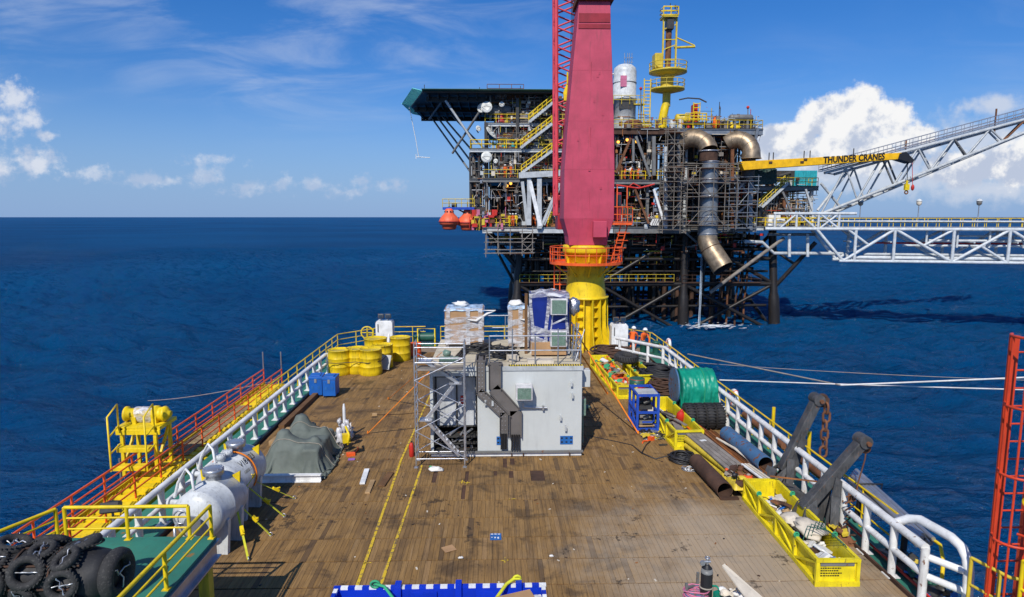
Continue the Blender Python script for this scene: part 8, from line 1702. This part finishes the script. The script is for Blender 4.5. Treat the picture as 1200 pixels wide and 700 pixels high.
# white bridge to the neighbouring platform
def bridge():
    t = thing('access_bridge', 'white truss bridge running from the platform to the right edge of the picture', 'bridge', D(950,270,88)); 
    A, B = V((X(905),87.6,0)), V((X(905)+46,77.5,0)); dirv = (B-A).normalized(); wv = V((-dirv.y*-1, dirv.x, 0)); wv = V((dirv.y*-1, dirv.x, 0))*3.0
    zt, zb = Z(268.5,87.6), Z(305.5,87.6); f = lambda s, z, o=0.0: A+dirv*s+wv*o+V((0,0,z))
    s0 = 6.2; L = 46
    for o in (0,1):
        MB().tube([f(-1,zt,o), f(L,zt,o)], .22, 10).build('top_chord', M['bridgewhite'], t); MB().tube([f(8.7,zb,o), f(L,zb,o)], .21, 10).build('bottom_chord', M['bridgewhite'], t)
        MB().tube([f(5.6,zt,o), f(9.2,zb,o)], .2, 8).build('end_post', M['bridgewhite'], t)
        pan = [9.2, 15.4, 22.5, 29, 35.5, 42]
        for i, s in enumerate(pan): MB().tube([f(s if i else 10.6,zb,o), f(s if i else 10.6,zt,o)], .2, 8).build('vertical', M['bridgewhite'], t)
        for i, (a, b2) in enumerate(zip(pan, pan[1:])):
            p, q = (f(a,zb,o), f(b2,zt,o)) if i % 2 == 0 else (f(a,zt,o), f(b2,zb,o)); MB().tube([p, q], .2, 8).build('diagonal', M['bridgewhite'], t)
            p, q = (f((a+b2)/2-.3,zb if i % 2 else zt,o), f((a+b2)/2+2.6,zt if i % 2 else zb,o)); MB().tube([f(a+.3,zt,o), f((a+b2)/2,(zt+zb)/2,o)] if i == 0 else [f((a+b2)/2,(zt+zb)/2,o), f(b2,zb if i % 2 == 0 else zt,o)], .17, 8).build('diagonal', M['bridgewhite'], t)
        zu = Z(250.5,87.6); MB().tube([f(0,zu,o), f(10.5,zu,o)], .2, 8).build('portal_chord', M['bridgewhite'], t)
        for s in (0.2,3.0,5.8,8.4): MB().tube([f(s,zt,o), f(s,zu,o)], .16, 8).build('portal_post', M['bridgewhite'], t)
        for a, b2 in ((.8,3.0), (5.6,3.2), (5.9,8.3), (8.5,5.9)): MB().tube([f(a,zt,o), f(b2,zu,o)], .13, 8).build('portal_brace', M['bridgewhite'], t)
    fl = MB(); fl.plate([f(-1,zt+.22,.05), f(L,zt+.22,.05), f(L,zt+.22,.95), f(-1,zt+.22,.95)], (0,0,.1)); fl.build('walkway', M['galv'], t)
    for o in (.08,.92):
        h = MB()
        for z in (.6,1.15): h.tube([f(-1,zt+.3+z,o), f(L,zt+.3+z,o)], .05, 5)
        for k in range(34): s = -1+k*(L+1)/33; h.tube([f(s,zt+.3,o), f(s,zt+1.45,o)], .045, 5)
        h.build('walkway_rail', M['yellow'], t)
        MB().tube([f(6,zt+1.05,o-.04), f(L,zt+1.0,o-.04)], .12, 6).build('cable_ladder', M['bridgewhite'], t)
    for k, (z, r, mt, sa) in enumerate(((zb+.45,.26,'bridgewhite',10.5), (zb+.9,.18,'lgrey',12), (zt-1.5,.2,'bridgewhite',20), (zt-2.2,.15,'bridgewhite',17), (zt-.9,.12,'bridgewhite',24), (zt-1.9,.12,'redbit',13))): MB().tube([f(sa,z,.2+.1*k), f(L,z,.2+.1*k)], r, 8).build('bridge_pipe', M[mt], t)
    for k in range(8): s = 10+k*5; [MB().tube([f(s,z,0), f(s,z,1)], .12, 6).build('cross_beam', M['lgrey'], t) for z in (zb, zt, zt-1.7)]
    for s in (19.5, 23.2, 27, 31): MB().tube([f(s,zt-2.4,.2), f(s,zt-.2,.2)], .14, 8).build('pipe_hanger', M['bridgewhite'], t)
    # low pipes from the platform to the bridge
    pp = MB().tube([D(872,283,89), D(893,284,89), D(907,297,89), D(988,297.5,88.5)], .24, 8); pp.build('link_pipe', M['lgrey'], t)
    for px in (925,946.5): MB().tube([D(px,274,88.4), D(px,301,88.4)], .22, 8).build('link_post', M['bridgewhite'], t)
    MB().tube([D(900,275,88.6), D(955,275,88.6)], .2, 8).build('link_pipe', M['mgrey'], t)
    for i, (s, lit) in enumerate(((11.8,0), (19.1,1), (26.4,0), (33.4,1), (40.3,0))):
        b0 = f(s,zt+.3,.92); lt = thing('bridge_lamp', ['lamp post on the bridge nearest the platform, below the lattice boom','second lamp post on the bridge from the platform, with a warm glass','grey lamp post on the middle of the bridge','fourth lamp post on the bridge, with a warm glass','lamp post on the bridge at the right edge of the picture'][i], 'lamp post', b0, 0, 'lamp posts on the bridge')
        MB().tube([b0, b0+V((0,0,2.9))], .07, 6).build('post', M['galv'], lt); MB().lathe([(.14,2.85), (.3,3.0), (.34,3.4), (.1,3.6)], 12, Matrix.Translation(b0)).build('lantern', M['cream'] if lit else M['mgrey'], lt); MB().lathe([(.4,3.42), (.25,3.66), (0,3.78)], 12, Matrix.Translation(b0)).build('cap', M['bridgewhite'], lt)
bridge()
e = MB().tube([D(722,217,88), D(735,219,87.9), D(748,221,87.9), D(760,218,87.9), D(767,216,87.9)], .14, 6).tube([D(738,218,88), D(742,215,88), D(750,219,88)], .1, 6); solo(e, 'red_hose_line', M['redbit'], 'red hose slung in loops under the middle deck right of the red column', 'hose')
e = MB()
for k in range(4): e.cbox(D(764.5+k*2.4,260.5,88.1), (.35,.1,.9), ry=R(25)); 
solo(e, 'white_sacks', M['cloth'], 'white sacks leaning beside the seated man on the lower deck', 'sack')
e = MB().box(X(903), X(917), 88.6, 89.3, Z0+.1, Z0+1.6).box(X(915), X(922), 88.5, 89.2, Z0+.1, Z0+1.1); solo(e, 'supply_boxes', M['white'], 'white boxes on the bridge landing', 'boxes')
# crew on the platform
pg = 'crew on the platform decks'
for (px, yy, z, rz, cov, pose, lab) in ((597,88.9,Z0,.3,'coverall_y','bend','man in yellow coverall bending on the lower deck, left of the grey truss'), (601,88.5,Z0,0,'coverall','stand','man in orange standing between two yellow clad men on the lower deck'), (604.5,89,Z0,-.4,'coverall_y','stand','man in yellow coverall on the lower deck nearest the grey truss'),
        (623,88.8,Z0,1.2,'coverall','bend','man in orange bending behind the grey truss legs, left one'), (627,89.4,Z0,-1,'coverall','bend','man in orange bending behind the white slanting truss leg'), (653,88.9,Z0,.2,'coverall','stand','man in orange coverall and white helmet beside the red boom on the lower deck'),
        (770,88.7,Z0,-.3,'coverall_y','stand','man in pale yellow coverall on the lower deck beside the white sacks'), (738,89.0,13.3,.8,'coverall','bend','man in orange bending by the white frame on the middle deck'), (731,89.2,13.3,-1.2,'coverall','stand','man in orange on the middle deck nearest the red column'), (746,89.1,13.3,2.2,'coverall','bend','man in orange crouched at the railing of the middle deck, furthest right'), (592,88.9,Z1,0,'coverall','stand','man in orange at the railing above the lit lamps, left one'), (599,88.9,Z1,.6,'coverall','stand','man in orange at the railing above the lit lamps, right one')):
    person(lab, (X(px,yy),yy,z), rz, cov, 'white', pose, pg)
e = MB(); a = D(733,208,89.6); b2 = D(749,190,89.6)
for x in (a.x, b2.x): e.bar((x,89.6,a.z), (x,89.6,b2.z), .14)
e.bar((a.x,89.6,b2.z), (b2.x,89.6,b2.z), .14).bar((a.x,89.6,(a.z+b2.z)/2), (b2.x,89.6,(a.z+b2.z)/2), .1).ball(((a.x+b2.x)/2,89.9,a.z+.9), .5, n=10, m=8); solo(e, 'welded_stand', M['cloth'], 'pale frame around a round machine on the middle deck right of the red column', 'frame')
